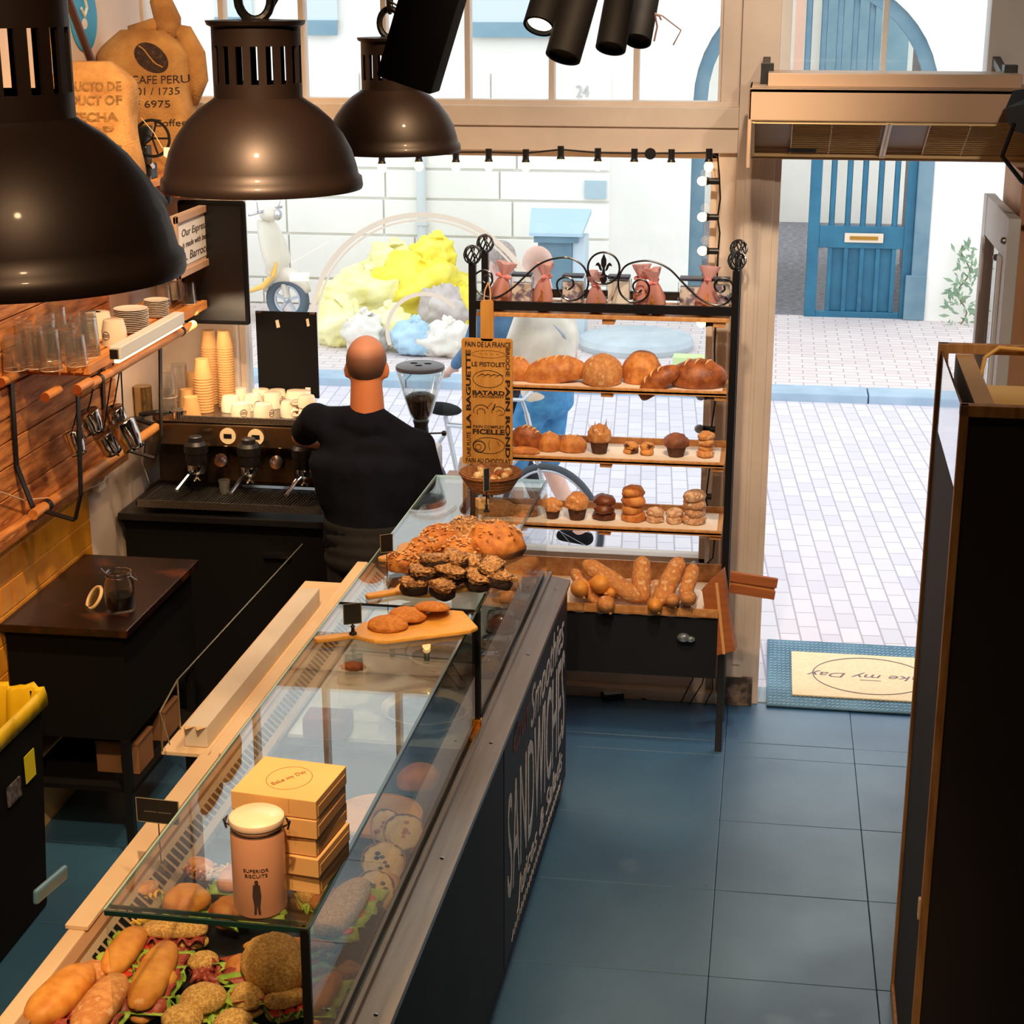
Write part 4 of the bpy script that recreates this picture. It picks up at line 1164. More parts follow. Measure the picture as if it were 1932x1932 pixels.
# ------------------------------------------------------------------ upper shelf: sacks, grinder, sign
UZ = 2.455
us = thing('upper_shelf', 'plank shelf high on the left wall carrying burlap sacks', 'shelf', (-2.58, 6.7, UZ))
M().box(-.16, .17, -.9, .72, -.03, 0).build('plank', m_rust, us, bevel=.003)
for y in (-.7, .3): M().box(-.15, .12, y, y + .03, -.12, -.03).build('bracket', m_rust, us)
m_jute = mat('jute', (196, 148, 88), (160, 112, 62), scale=9, rough=.95, bump=.5, bscale=140, detail=6, stretch=(1, 1, 1))
m_jink = mat('sack_print', (112, 78, 36), (150, 110, 58), scale=60, rough=.95)
m_jink2 = mat('sack_print_dark', (50, 34, 30), (90, 62, 44), scale=60, rough=.95, ramp=(.5, .75))
def sack(loc, w_, d_, h_, rz, name, label, seed, ears=True):
    o = thing('coffee_sack', label, 'sack', loc, rz)
    def f(q, t):
        k = 1 - .18 * t ** 4 - (.35 * max(0, t - .85) / .15) + .05 * math.sin(t * 9 + q * 2)
        n_ = 1 + .06 * noise.noise(Vector((math.cos(q) * 1.6 + seed, math.sin(q) * 1.6, t * 3)))
        c, s_ = math.cos(q), math.sin(q)
        x = math.copysign(abs(c) ** .6, c) * w_ / 2 * k * n_; y = math.copysign(abs(s_) ** .7, s_) * d_ / 2 * k * n_
        return (x, y, t * h_)
    m = M(); nu, nv = 40, 24; vs = [f(2 * PI * i / nu, j / nv) for j in range(nv + 1) for i in range(nu)]
    fs = [(j * nu + i, j * nu + (i + 1) % nu, (j + 1) * nu + (i + 1) % nu, (j + 1) * nu + i) for j in range(nv) for i in range(nu)]
    fs.append(tuple(range(nu))[::-1]); fs.append(tuple(nv * nu + i for i in range(nu)))
    m.add(vs, fs).build('sack_body', m_jute, o, smooth=True)
    return o
# the photo's sacks: centre pixels -> places on the shelf
a = P(322, 200, Y=6.95); 
s1 = sack((-2.56, 6.98, UZ), .40, .3, .56, R(8), 's', 'tall burlap coffee sack with a big printed bean and knotted top', 3)
m = M()
m.tube([(.1, 0, .53), (.1, .0, .6), (.07, .02, .68), (.06, .0, .74)], [.05, .055, .045, .012], 10)
m.tube([(.1, 0, .55), (.16, .02, .54), (.2, .0, .46), (.21, .0, .36), (.19, 0, .26)], [.04, .045, .05, .045, .015], 10)
m.tube([(-.05, 0, .54), (.05, 0, .58), (.14, 0, .57)], [.04, .03, .03], 10)
m.build('knotted_top', m_jute, s1, smooth=True)
s2 = sack((-2.56, 6.38, UZ), .34, .26, .46, R(6), 's', 'smaller burlap sack printed 50 LBS beside the near pendant lamps', 9)
from mathutils.bvhtree import BVHTree
def sackface(o, w_, d_, y_off=.012):
    # print follows the cloth
    me = [k for k in bpy.data.objects if k.parent == o and k.name.startswith('sack_body')][0].data
    bt_ = BVHTree.FromPolygons([v.co[:] for v in me.vertices], [p.vertices[:] for p in me.polygons])
    def fx(cx, cz):
        def g(co):
            h = bt_.ray_cast(Vector((co.x + cx, -1, co.y + cz)), Vector((0, 1, 0)))[0]
            y = h.y if h is not None else -d_ / 4
            return (co.x + cx, y - .0015 - co.z, cz + co.y)
        return g
    return fx
g1 = sackface(s1, .40, .30, .018)
for s, cz, wd, h, cx in (('PROCAFE PERU', .37, .30, .032, .035), ('1 / 601 / 1735', .325, .24, .028, .035), ('REF 6975', .275, .2, .028, .02), ('A          Coffee', .2, .3, .028, .03)):
    text(s, .05, m_jink2, s1, width=wd, height=h, xf=g1(cx, cz), name='sack_lettering', ext=.0008)
m = M()
def bean(m, cx, cz, rx, rz, tilt, part):
    q = []
    for i in range(24):
        a = 2 * PI * i / 24; x = rx * math.cos(a); z = rz * math.sin(a)
        q.append(Vector((cx + x * math.cos(tilt) - z * math.sin(tilt), cz + x * math.sin(tilt) + z * math.cos(tilt), 0)))
    g = g1(0, 0)
    n = len(q); c_ = Vector((cx, cz, 0))
    K = 6
    vs = [g(Vector((c_.x, c_.y, .001)))] + [g(c_ + (p - c_) * (k / K) + Vector((0, 0, .001))) for k in range(1, K + 1) for p in q]
    m.add(vs, [(0, 1 + i, 1 + (i + 1) % n) for i in range(n)] + [(1 + k * n + i, 1 + k * n + (i + 1) % n, 1 + (k + 1) * n + (i + 1) % n, 1 + (k + 1) * n + i) for k in range(K - 1) for i in range(n)])
bean(m, .05, .455, .075, .05, R(-35), 0)
m.build('printed_bean', m_jink2, s1)
g = g1(0, 0); m = M()
m.tube([g(Vector((.0 + t * .012, .50 - t * .011 + .006 * math.sin(t * .9), .003))) for t in range(9)], .0035, 6); m.build('bean_crease', m_jute, s1)
g2 = sackface(s2, .34, .26, .016)
for s, cz, wd, h, cx in (('PRODUCTO DE', .375, .27, .036, .0), ('PRODUCT OF', .325, .27, .036, .0), ('COSECHA', .265, .25, .034, .0), ('CROP', .215, .22, .034, 0), ('150 LBS', .135, .27, .06, 0)):
    text(s, .05, m_jink, s2, width=wd, height=h, xf=g2(cx, cz), name='sack_lettering', ext=.0008, bold=.002)
m = M(); m.tube([g2(0, 0)(Vector((-.15 + i * .03, .075, .003))) for i in range(11)], .004, 5).tube([g2(0, 0)(Vector((.03 - i * .006, .07 - i * .02, .003))) for i in range(4)], .003, 5)
m.build('green_stripe', mat('green_stripe', (110, 120, 60), rough=.9), s2)
# antique mill
am = thing('antique_mill', 'small black cast iron coffee mill with a flywheel, in front of the tall sack', 'mill', (-2.47, 6.62, UZ))
M().box(-.05, .05, -.04, .04, 0, .06).box(-.035, .035, -.03, .03, .06, .13).build('base', m_black, am, bevel=.006)
M().lathe([(.02, .13), (.045, .17), (.05, .2), (.05, .205), (.0, .2)], 20).build('hopper', m_black, am, auto=40)
m = M().at((.06, -.03, .16), rx=PI / 2, ry=0)
m.tube([(.07 * math.cos(a), .07 * math.sin(a), 0) for a in [2 * PI * i / 28 for i in range(28)]], .006, 6, closed=True)
for i in range(5):
    a = 2 * PI * i / 5; m.tube([(0, 0, 0), (.07 * math.cos(a), .07 * math.sin(a), 0)], .004, 6)
m.build('flywheel', m_black, am)
M().tube([(.05, -.02, .05), (.05, -.05, .07)], .012, 10).box(-.04, .05, -.046, -.04, .0, .015).build('drawer_front', m_chrome, am)
tgn = M().tube([P(266, 222, Y=6.5), P(290, 250, Y=6.45), P(307, 280, Y=6.42)], .0015, 5)
to = tgn.build('tag_string', mat('string', (230, 190, 140), rough=.9))
tag(to, 'cream paper tag on a string hanging between the two sacks', 'tag')
c = P(315, 288, Y=6.42)
M().add([tuple(c + Vector(v)) for v in ((-.012, 0, .02), (.012, 0, .02), (.022, 0, -.01), (.012, 0, -.03), (-.014, 0, -.012))], [(0, 1, 2, 3, 4)]).build('paper_tag', m_paper, to, solid=.001)
# framed sign
sg = thing('framed_sign', 'framed cream sign with black handwriting hanging under the upper shelf', 'sign', (-2.42, 7.07, 2.15))
fy0, fy1 = -.27, .28
M().box(-.02, 0, fy0, fy1, -.13, .13).build('board', mat('sign_pale', (214, 190, 170), (202, 176, 156), scale=4, rough=.6), sg)
M().box(0, .012, fy0, fy0 + .03, -.13, .13).box(0, .012, fy1 - .03, fy1, -.13, .13).box(0, .012, fy0, fy1, .1, .13).box(0, .012, fy0, fy1, -.13, -.1).build('frame', mat('frame_tan', (200, 160, 130), rough=.5), sg, bevel=.002)
M().box(0, .003, fy0 + .05, fy1 - .05, -.085, .085).build('paper', m_paper, sg)
for s, z, wd, h in (('Our Espresso', .045, .36, .04), ('is made with beans', .0, .36, .025), ('A. Barrocco', -.05, .38, .035)):
    text(s, .05, m_ink, sg, frame_mtx((.004, 0, z), (0, 1, 0), (0, 0, 1)), width=wd, height=h, shear=.2)
# monitor
a = P(345, 378, Y=7.2); b = P(458, 614, Y=7.2)
mo = thing('wall_monitor', 'black flat monitor hanging behind the framed sign, edge on to the window', 'monitor', ((a.x + b.x) / 2, 7.2, (a.z + b.z) / 2))
hw_ = (b.x - a.x) / 2 + .03; hh = (a.z - b.z) / 2
M().box(-hw_, hw_, 0, .035, -hh, hh).build('housing', m_blackm, mo, bevel=.012)
M().box(-hw_ + .015, hw_ - .015, -.003, 0.0, -hh + .02, hh - .02).build('screen', mat('dark_screen', (14, 13, 18), rough=.35), mo)
M().box(-.04, .04, .035, .18, -.04, .04).build('mount', m_black, mo)
# round stickers on the wall top left
for px, py, rx, colr, lab in ((157, 30, 19, (30, 160, 220), 'round blue sticker with white marks, top left on the pale wall'), (85, 30, 24, (236, 176, 84), 'round orange sticker behind the near pendant lamp chain, top left')):
    c = P(px, py, X=-2.748); r_ = .14
    st = M(Matrix.Translation(c) @ Matrix.Rotation(PI / 2, 4, 'Y')).lathe([(r_, 0), (r_, .003), (0, .003)], 32).build('wall_sticker', mat('sticker_%d' % px, colr, rough=.5), label=lab, cat='sticker')
    if px == 157:
        mk = M(Matrix.Translation(c + Vector((.004, 0, 0)))); mk.ball((0, 0, -.03), (.001, .03, .022), 12, 8); mk.tube([(0, -.03, .03), (0, 0, .0), (0, .03, .03), (0, .0, .1)], .008, 6); mk.build('sticker_mark', m_paper, st)
# slanting brown pole
M().tube([P(118, -30, X=-2.6), P(172, 115, X=-2.6)], .016, 10).build('brown_pole', mat('brown_pole', (72, 44, 40), rough=.4), label='slanting brown pole leaning by the pale wall above the burlap sacks', cat='pole')
# small lamp on black arm beneath the upper shelf
m = thing('arm_lamp', 'small black arm lamp clipped under the upper shelf', 'lamp', P(312, 383, X=-2.45))
M().tube([(0, -.2, .1), (0, .0, .0)], .018, 10).build('arm', m_black, m)
M().lathe([(0, 0), (.025, .0), (.03, .03), (.0, .03)], 16).build('lamp_head', m_black, m)

# ------------------------------------------------------------------ work table with jar, bin
wt = thing('work_table', 'low dark wooden work table against the ochre tiles', 'table', (-2.49, 5.95, 0))
TZ = .95
M().box(-.24, .25, -.4, .42, TZ - .03, TZ).build('table_top', mat('stained_table_top', (42, 20, 13), (24, 13, 10), scale=7, rough=.3, c3=(84, 40, 20), ramp=(.4, .6)), wt, bevel=.003)
M().box(-.23, .22, -.37, .4, .5, TZ - .03).build('cabinet_body', m_blackm, wt)
for x in (-.22, .2):
    for y in (-.36, .37): M().box(x - .015, x + .015, y - .015, y + .015, 0, .5).build('leg', m_black, wt)
M().box(-.23, .22, -.36, .38, .28, .30).build('low_shelf', m_blackm, wt)
m_crate = mat('kraft_crate', (150, 108, 76), (128, 90, 62), scale=5, rough=.8)
for k, (q, lab) in enumerate((((180, 1345), 'brown cardboard crate on the low shelf under the work table, farther one'), ((140, 1405), 'brown cardboard crate on the low shelf under the work table, nearer one'))):
    c = P(*q, Z=.37)
    M().box(-.17, 0, -.08, .08, 0, .13).box(-.172, .003, -.082, .082, .12, .132).build('cardboard_crate', m_crate, loc=(-2.29, c.y, .301), bevel=.003, label=lab, cat='crate')
# preserving jar
jc = P(228, 1150, Z=TZ)
j = thing('preserving_jar', 'open clip-top glass jar standing on the dark work table', 'jar', jc)
r_ = .055
M().lathe([(0, .002), (r_, 0), (r_ * 1.02, .02), (r_, .11), (r_ * .82, .13), (r_ * .85, .15), (r_ * .8, .15), (r_ * .78, .13), (r_ * .95, .105), (r_ * .95, .01), (0, .008)], 32, caps=False).build('jar_glass', m_jar, j, smooth=True)
M().tube([(r_ * .86 * math.cos(a), r_ * .86 * math.sin(a), .135) for a in [2 * PI * i / 28 for i in range(28)]], .002, 6, closed=True).tube([(r_ * .86 * math.cos(a), r_ * .86 * math.sin(a), .15) for a in [2 * PI * i / 28 for i in range(28)]], .002, 6, closed=True).tube([(r_ * .86, 0, .135), (r_ * 1.3, 0, .12), (r_ * 1.2, 0, .15)], .002, 6).tube([(-r_ * .86, 0, .135), (-r_ * 1.2, .0, .16), (-r_ * 1.3, .0, .14)], .002, 6).build('clip_wire', m_chrome, j)
M().lathe([(0, .01), (r_ * .93, .01), (r_ * .93, .06), (0, .064)], 28).build('dark_contents', m_blackm, j)
lc_ = P(178, 1128, Z=TZ + .03)
jl = thing('jar_lid', 'glass jar lid with a cream rubber ring leaning on the open jar', 'lid', lc_, rot=(R(55), 0, R(-50)))
M().tube([(.045 * math.cos(a), .045 * math.sin(a), 0) for a in [2 * PI * i / 32 for i in range(32)]], .007, 8, closed=True).build('rubber_ring', mat('cream_rubber', (236, 206, 150), rough=.5), jl, smooth=True)
M().lathe([(.04, -.003), (.04, .003), (0, .005)], 28).build('lid_glass', m_jar, jl)
# waste bin with yellow bag
bn = thing('waste_bin', 'black waste bin lined with a yellow bag beside the work table', 'bin', (-2.6, 5.1, 0))
BZ = .82
bx1 = P(82, 1305, Z=BZ).x + 2.6; bx0 = bx1 - .26; by1 = P(82, 1305, Z=BZ).y - 5.1; by0 = by1 - .5
m = M(); m.add([(bx0 + .03, by0 + .04, 0), (bx1 - .03, by0 + .04, 0), (bx1 - .03, by1 - .04, 0), (bx0 + .03, by1 - .04, 0), (bx0, by0, BZ), (bx1, by0, BZ), (bx1, by1, BZ), (bx0, by1, BZ)],
               [(0, 3, 2, 1), (0, 1, 5, 4), (1, 2, 6, 5), (2, 3, 7, 6), (3, 0, 4, 7)]); m.build('bin_body', m_blackm, bn, bevel=.02)
m = M(); n = 40
def rect(t, s, z):
    pr = [(bx0, by0), (bx1, by0), (bx1, by1), (bx0, by1)]
    k = int(t * 4) % 4; f = t * 4 - int(t * 4); a = pr[k]; b = pr[(k + 1) % 4]
    x = a[0] + (b[0] - a[0]) * f; y = a[1] + (b[1] - a[1]) * f
    wv = .006 * math.sin(t * 60) + .004 * math.sin(t * 141)
    return (x * s + wv, y * s + wv, z + wv)
m.grid(lambda u, v: rect(u % 1, *((1.07, BZ - .05), (1.06, BZ - .01), (1.03, BZ + .02), (.97, BZ + .005), (.9, BZ - .1), (.85, BZ - .35))[int(round(v * 5))]), 60, 5)
m.build('yellow_bag', mat('yellow_bag', (226, 186, 20), (240, 206, 40), scale=8, rough=.4), bn, smooth=True, solid=.002)
M().box(bx1 + .0, bx1 + .003, by0 + .3, by0 + .38, .56, .66).build('yellow_label', mat('yellow_label', (216, 206, 40), rough=.5), bn)
M().box(bx1 - .005, bx1 + .0015, by0 + .16, by0 + .26, .54, .61).build('printed_label', mat('grey_label', (120, 116, 126), (40, 40, 48), scale=40, rough=.6), bn)
# drawer handle on the rear of the counter
bpy.context.view_layer.update()
gi = ct.matrix_world.inverted()
def lc2(px, py): return gi @ P(px, py, X=cw_(-.875, 1.2).x)
M().box(-.86, -.83, .3, CLEN - .1, .05, .88).build('rear_drawers', mat('black_drawer', (18, 20, 26), rough=.55), ct)
M().bar(lc2(66, 1694), lc2(124, 1644), .014, .036).build('drawer_handle', mat('blue_metal', (96, 140, 168), rough=.35, metal=.3), ct, bevel=.006)
# ------------------------------------------------------------------ bar under the window with espresso machine
BZ_ = 1.0
bar = thing('espresso_bar', 'black bar cabinet under the shop window carrying the espresso machine', 'bar', (-2.0, 7.1, 0))
M().box(-.72, .66, -.28, .28, 0, BZ_ - .03).build('cabinet', mat('bar_black', (16, 15, 17), rough=.7, spec=.15), bar)
M().box(-.74, .68, -.32, .31, BZ_ - .03, BZ_).build('worktop', mat('bar_top', (26, 24, 26), rough=.3), bar, bevel=.003)
M().box(-.1, .02, -.3, -.28, .82, .835).build('handle', m_chrome, bar)
em = thing('espresso_machine', 'chrome espresso machine with black group heads and cups warming on top', 'espresso machine', (-2.24, 7.05, BZ_))
X0, X1 = -.40, .48
M().box(X0, X1, .0, .32, .07, .36).build('machine_body', mat('machine_dark', (34, 28, 26), (70, 52, 40), scale=3, rough=.25, metal=.6), em, bevel=.008)
M().box(X0, X1, -.04, .3, .36, .372).box(X0, X1, -.045, -.035, .36, .39).build('top_tray', m_steel, em, bevel=.003)
M().box(X0, X1, -.06, .0, .26, .355).build('front_fascia', mat('fascia_steel', (150, 126, 100), (86, 66, 50), scale=2.5, rough=.2, metal=.9), em, bevel=.004)
M().box(X0 + .3, X1, -.005, .0, .09, .26).build('back_splash', mat('splash_steel', (120, 96, 70), (60, 46, 36), scale=3, rough=.18, metal=.9), em)
M().box(X0 - .02, X1 + .02, -.26, .02, .035, .055).build('drip_base', m_black, em, bevel=.004)
g = M()
for i in range(60):
    x = X0 + .01 + i * (X1 - X0 - .02) / 60; g.bar((x, -.25, .058), (x + .012, -.02, .058), .0045, .004)
g.build('drip_grille', m_steel, em)
M().box(X0 - .01, X1 + .01, -.262, -.25, .03, .062).build('drip_front', m_steel, em)
for x in (X0 + .05, X1 - .05):
    for y in (-.2, .25): M().lathe([(.02, 0), (.02, .04)], 12).build('foot', m_black, em, loc=(x, y, 0))
for px in (370, 470, 573):
    x = P(px, 830, Y=6.93).x + 2.24
    y = -.13
    gh = M().at((x, y, .2)).lathe([(.042, 0), (.046, .01), (.046, .045), (.052, .05), (.052, .085), (.04, .1), (.0, .1)], 28, caps=True).build('group_head', m_black, em, auto=35)
    M().at((x, y, .3)).lathe([(.03, 0), (.03, .018), (.024, .022), (0, .022)], 24).build('group_cap', mat('cap_dark', (30, 30, 34), rough=.4), gh)
    M().at((x, y, .158)).lathe([(.036, .0), (.042, .014), (.042, .04)], 24).build('portafilter', m_chrome, gh, auto=35)
    m = M(); m.tube([(x, y - .03, .175), (x - .012, y - .08, .165), (x - .04, y - .16, .12)], [.007, .008, .01], 8); m.build('filter_handle', m_chrome, gh)
    M().tube([(x, y, .16), (x, y, .135), (x + .015, y, .12)], .006, 8).tube([(x, y, .14), (x - .015, y, .12)], .006, 8).build('spout', m_chrome, gh)
    M().box(x - .04, x + .04, y + .03, 0.0, .22, .27).build('group_neck', m_chrome, gh, bevel=.01)
for px in (415, 520):
    x = P(px, 845, Y=6.95).x + 2.24
    M().at((x, -.075, .2), rx=R(70)).lathe([(.0, .03), (.03, .026), (.034, 0)], 20, caps=False).build('gauge', m_chrome, em, auto=35)
for px in (425, 478):
    x = P(px, 818, Y=6.95).x + 2.24
    M().at((x, -.065, .31), rx=R(90)).lathe([(.036, 0), (.036, .004), (0, .004)], 28).build('dial_plate', mat('dial_cream', (226, 206, 170), rough=.4), em)
    M().box(x - .018, x + .018, -.0705, -.0695, .3, .32).build('dial_window', m_black, em)
a = P(240, 840, Y=6.9); m = M()
m.tube([(X0 + .02, -.05, .33), (X0 - .01, -.12, .3), (X0 - .02, -.14, .2), (X0 - .0, -.13, .1)], .006, 8).build('steam_wand', m_chrome, em, smooth=True)
M().tube([(X0 + .02, -.05, .34), (X0 - .05, -.13, .39), (X0 - .0, -.16, .4)], .01, 8).build('steam_lever', m_black, em)
M().box(X1 - .1, X1 - .0, -.055, -.02, .07, .2).build('brass_panel', m_brass, em, bevel=.003)
c = P(424, 930, Z=BZ_ + .062)
sg_ = thing('shot_glass', 'small empty shot glass on the drip grille of the espresso machine', 'glass', c)
M().lathe([(0, .001), (.02, 0), (.026, .06), (.024, .06), (.018, .008), (0, .008)], 20, caps=False).build('glass_body', m_tumb, sg_, auto=30)
# cups on the machine
TOPZ = BZ_ + .3735
cg = 'small white cups warming on the machine'
c0_ = None
cups = [(455, 788, 'left front, printed mark facing the room'), (498, 790, 'second in the front row, printed mark facing the room'), (436, 775, 'behind the leftmost front cup'), (478, 772, 'second row, between the two marked cups'),
        (515, 768, 'second row, right of the marked cups'), (548, 785, 'in front of the small blackboard, with printed mark'), (500, 756, 'back row under the small blackboard, left'), (532, 756, 'back row under the small blackboard, right'),
        (462, 752, 'back row beside the paper cups'), (560, 762, 'back row at the right end beside the barista'), (580, 755, 'back row touching the barista\'s shoulder line')]
for i, (px, py, t_) in enumerate(cups):
    p = P(px, py, Z=TOPZ)
    p.y = min(p.y, 7.33)
    lab = 'upturned white espresso cup ' + t_
    if c0_ is None: c0_ = mug(p, lab, R(60), r=.044, h=.07, name='espresso_cup', group=cg)
    else: dup(c0_, p, R(60 + i * 37 % 50), lab)
p = P(580, 788, Z=TOPZ)
mug(p, 'lower cream cup of the two stacked at the right of the machine top', R(200), r=.04, h=.05, name='stacked_cup')
mug(p + Vector((0, 0, .051)), 'upper cream cup of the two stacked at the right of the machine top', R(200), r=.04, h=.05, name='stacked_cup')
# paper cup stacks
m_kraft = mat('kraft_cup', (206, 158, 104), (192, 142, 90), scale=5, rough=.75)
kc = None
def pstack(px, py, n, label, Yv=7.2, sc=1.0, zb=None, lab1=None):
    global kc
    base = P(px, py, Y=Yv)
    z = BZ_ if zb is None else zb
    for i in range(n):
        loc = (base.x, Yv, z + i * .0125 * sc)
        l_ = label
        if kc is None:
            kc = M().lathe([(.042, 0), (.0425, .004), (.041, .005), (.030, .088), (.0, .086)], 28, caps=False).build('paper_cup', m_kraft, auto=30, cat='cup')
            o = kc
        else: o = kc.copy(); COL.objects.link(o)
        o.location = loc; o.scale = (sc, sc, sc); o['label'] = l_ if i < n - 1 else 'topmost ' + l_; o['group'] = 'nested paper cups, ' + label.split(' in ')[-1] if ' in ' in label else 'nested paper cups'
def nz(py, px, Yv): return P(px, py, Y=Yv).z
cbx = M().box(-2.7, -2.26, 7.1, 7.33, BZ_ + .3735, BZ_ + .385)
def stk(px, ytop, ybot, Yv, label, sc=1.0):
    # stack seen between ytop and ybot
    zt = nz(ytop, px, Yv) ; zb = max(nz(ybot, px, Yv), TOPZ)
    n = max(1, int((zt - zb - .088 * sc) / (.0125 * sc)) + 1)
    pstack(px, ybot, n, label, Yv, sc, zb)
stk(430, 622, 785, 7.27, 'upturned kraft paper cup in the tallest stack, right one of the tall pair', .92)
stk(401, 622, 780, 7.32, 'upturned kraft paper cup in the tallest stack, left one of the tall pair', .92)
stk(387, 672, 790, 7.16, 'upturned kraft paper cup in the middle-height stack before the tall pair')
stk(368, 698, 775, 7.32, 'upturned kraft paper cup in the short stack behind the ribbed glasses', .92)
stk(356, 740, 790, 7.2, 'upturned kraft paper cup standing behind the single front one')
stk(362, 746, 792, 7.06, 'single upturned kraft paper cup at the front of the machine top', 1.0)
# tapered glass tumblers beside them
for k, (px, yt, yb, Yv, t_) in enumerate(((318, 698, 760, 7.1, 'upper fluted tumbler of the pinkish glasses stacked left of the paper cups'), (318, 745, 790, 7.1, 'lower fluted tumbler of the pinkish glasses stacked left of the paper cups'),
                                          (341, 675, 760, 7.26, 'fluted tumbler standing tall behind the pinkish glass stack'))):
    zb = max(TOPZ, nz(yb, px, Yv)) if k != 0 else TOPZ + .075
    tumbler((P(px, yb, Y=Yv).x, Yv, zb), t_, r=.042, h=.12 if k < 2 else .18, flutes=16)
# stainless canister and steel jug at left end
c = P(270, 755, Y=7.1)
M().at(()if False else (0, 0, 0)).lathe([(.04, 0), (.04, .13), (0, .13)], 28).build('brass_canister', mat('canister_brass', (190, 160, 110), rough=.2, metal=.9), auto=40, loc=(c.x, 7.1, TOPZ - .01), label='tall brushed canister at the left end of the espresso machine', cat='canister')
c = P(330, 780, Y=6.98)
fl = thing('portafilter', 'spare chrome portafilter lying on the left of the machine top', 'portafilter', (c.x, 7.03, TOPZ))
M().lathe([(0, 0), (.03, .0), (.034, .03), (.04, .032), (.04, .036), (0, .03)], 24).build('basket', m_chrome, fl, auto=35)
M().tube([(-.03, -.01, .025), (-.09, -.04, .03), (-.16, -.06, .02)], [.007, .011, .012], 8).build('handle', m_black, fl)
# small blackboard in the window
a = P(480, 588, Y=7.36); b = P(600, 745, Y=7.36)
bb = thing('small_blackboard', 'small black board with scraps of tape standing in the window behind the cups', 'board', ((a.x + b.x) / 2, 7.38, TOPZ))
hw_ = (b.x - a.x) / 2
M().box(-hw_, hw_, -.006, .006, b.z - TOPZ - .02, a.z - TOPZ).build('panel', m_blackm, bb)
for (x, z, s) in ((-.04, .04, 1), (.10, .03, .8)):
    M().add([(x - .009 * s, -.007, a.z - TOPZ - z), (x + .006 * s, -.007, a.z - TOPZ - z + .004), (x + .012 * s, -.007, a.z - TOPZ - z - .03), (x - .004 * s, -.007, a.z - TOPZ - z - .034)], [(0, 1, 2, 3)]).build('tape_scrap', mat('tape', (222, 196, 170), rough=.6), bb)
M().box(-hw_ + .005, -hw_ + .03, -.008, -.006, a.z - TOPZ - .008, a.z - TOPZ).box(hw_ - .03, hw_ - .005, -.008, -.006, a.z - TOPZ - .008, a.z - TOPZ).build('clip', m_chrome, bb)
M().box(-hw_ * .3, -hw_ * .3 + .02, -.0, .01, -.35, b.z - TOPZ - .018).build('stand', m_black, bb)
# card by the cups
c = P(581, 738, Y=7.3); M().box(-.012, .012, 0, .002, -.016, .016).build('small_card', mat('card_red', (230, 150, 150), (240, 230, 228), scale=60, rough=.5, ramp=(.45, .5)), loc=(c.x, 7.3, c.z), label='tiny red and white card above the right-hand cups', cat='card')
# ------------------------------------------------------------------ coffee grinder
GX = P(790, 800, Y=7.0).x
gr = thing('coffee_grinder', 'tall coffee grinder with a clear hopper of beans under a dark lid', 'coffee grinder', (GX, 7.05, BZ_))
zl = nz(690, 790, 7.05) - BZ_
M().box(-.09, .09, -.12, .12, 0, .03).box(-.075, .075, -.08, .1, .03, zl - .36).build('grinder_body', mat('grinder_pale', (206, 206, 212), (176, 178, 186), scale=4, rough=.3), gr, bevel=.02)
M().at((0, 0, zl - .36)).lathe([(.06, 0), (.06, .02), (.035, .05), (.03, .1), (.036, .12)], 28).build('grinder_collar', m_black, gr, auto=35)
M().tube([(.03, -.03, zl - .29), (.1, -.05, zl - .28)], .004, 6).ball((.11, -.052, zl - .28), .012, 10, 6).build('lever', m_black, gr)
M().at((0, 0, zl - .24)).lathe([(.034, 0), (.05, .03), (.1, .2), (.105, .225), (.101, .225), (.096, .2), (.047, .033), (.03, .002)], 36, caps=False).build('hopper', m_jar, gr, smooth=True)
m_bean = mat('coffee_beans', (54, 36, 30), (26, 16, 14), scale=60, rough=.4, bump=.8, bscale=70)
def beanwob(q): return 1 + .02 * math.sin(q * 9)
M().at((0, 0, zl - .235)).lathe([(.03, .003), (.046, .032), (.062, .085), (.066, .1), (.04, .115), (0, .12)], 36, wob=beanwob).build('beans', m_bean, gr, smooth=True)
M().at((0, 0, zl - .015)).lathe([(0, -.0), (.104, .0), (.106, .006), (.104, .016), (.09, .022), (0, .022)], 36).build('hopper_lid', mat('lid_grey', (70, 74, 88), rough=.35), gr, auto=35)
m = M()
for a_ in (0, 2.1, 4.2): m.ball((.035 * math.cos(a_ + .5), .03 * math.sin(a_ + .5), zl + .008), (.017, .01, .002), 12, 6)
m.build('lid_holes', m_blackm, gr)
M().box(-.02, .02, -.17, -.08, zl - .43, zl - .40).build('doser_fork', m_chrome, gr)
# knock box / metal box at the right end of the bar
c = P(855, 850, Y=7.0)
M().box(-.06, .05, -.1, .1, 0, .14).build('metal_box', mat('copper_box', (150, 92, 56), rough=.3, metal=.6), loc=(-1.29, 7.08, BZ_ + .001), bevel=.004, label='brown metal box standing on the bar right of the grinder', cat='box')
# white napkin block lit by the window
c = P(850, 790, Y=7.2)
# ------------------------------------------------------------------ people
def remesh(m, name, mt, voxel, parent=None, smooth_it=6, fn=None):
    o = m.build('tmp', None)
    md = o.modifiers.new('r', 'REMESH'); md.mode = 'VOXEL'; md.voxel_size = voxel; md.use_smooth_shade = True
    s = o.modifiers.new('s', 'SMOOTH'); s.iterations = smooth_it; s.factor = .5
    bpy.context.view_layer.update()
    dg = bpy.context.evaluated_depsgraph_get()
    me = bpy.data.meshes.new_from_object(o.evaluated_get(dg), depsgraph=dg)
    bpy.data.objects.remove(o)
    if fn:
        for v in me.vertices: v.co = fn(v.co)
    me.materials.clear(); me.materials.append(mt); me.name = name
    me.polygons.foreach_set('use_smooth', [True] * len(me.polygons))
    ob = bpy.data.objects.new(name, me); link(ob, parent)
    return ob

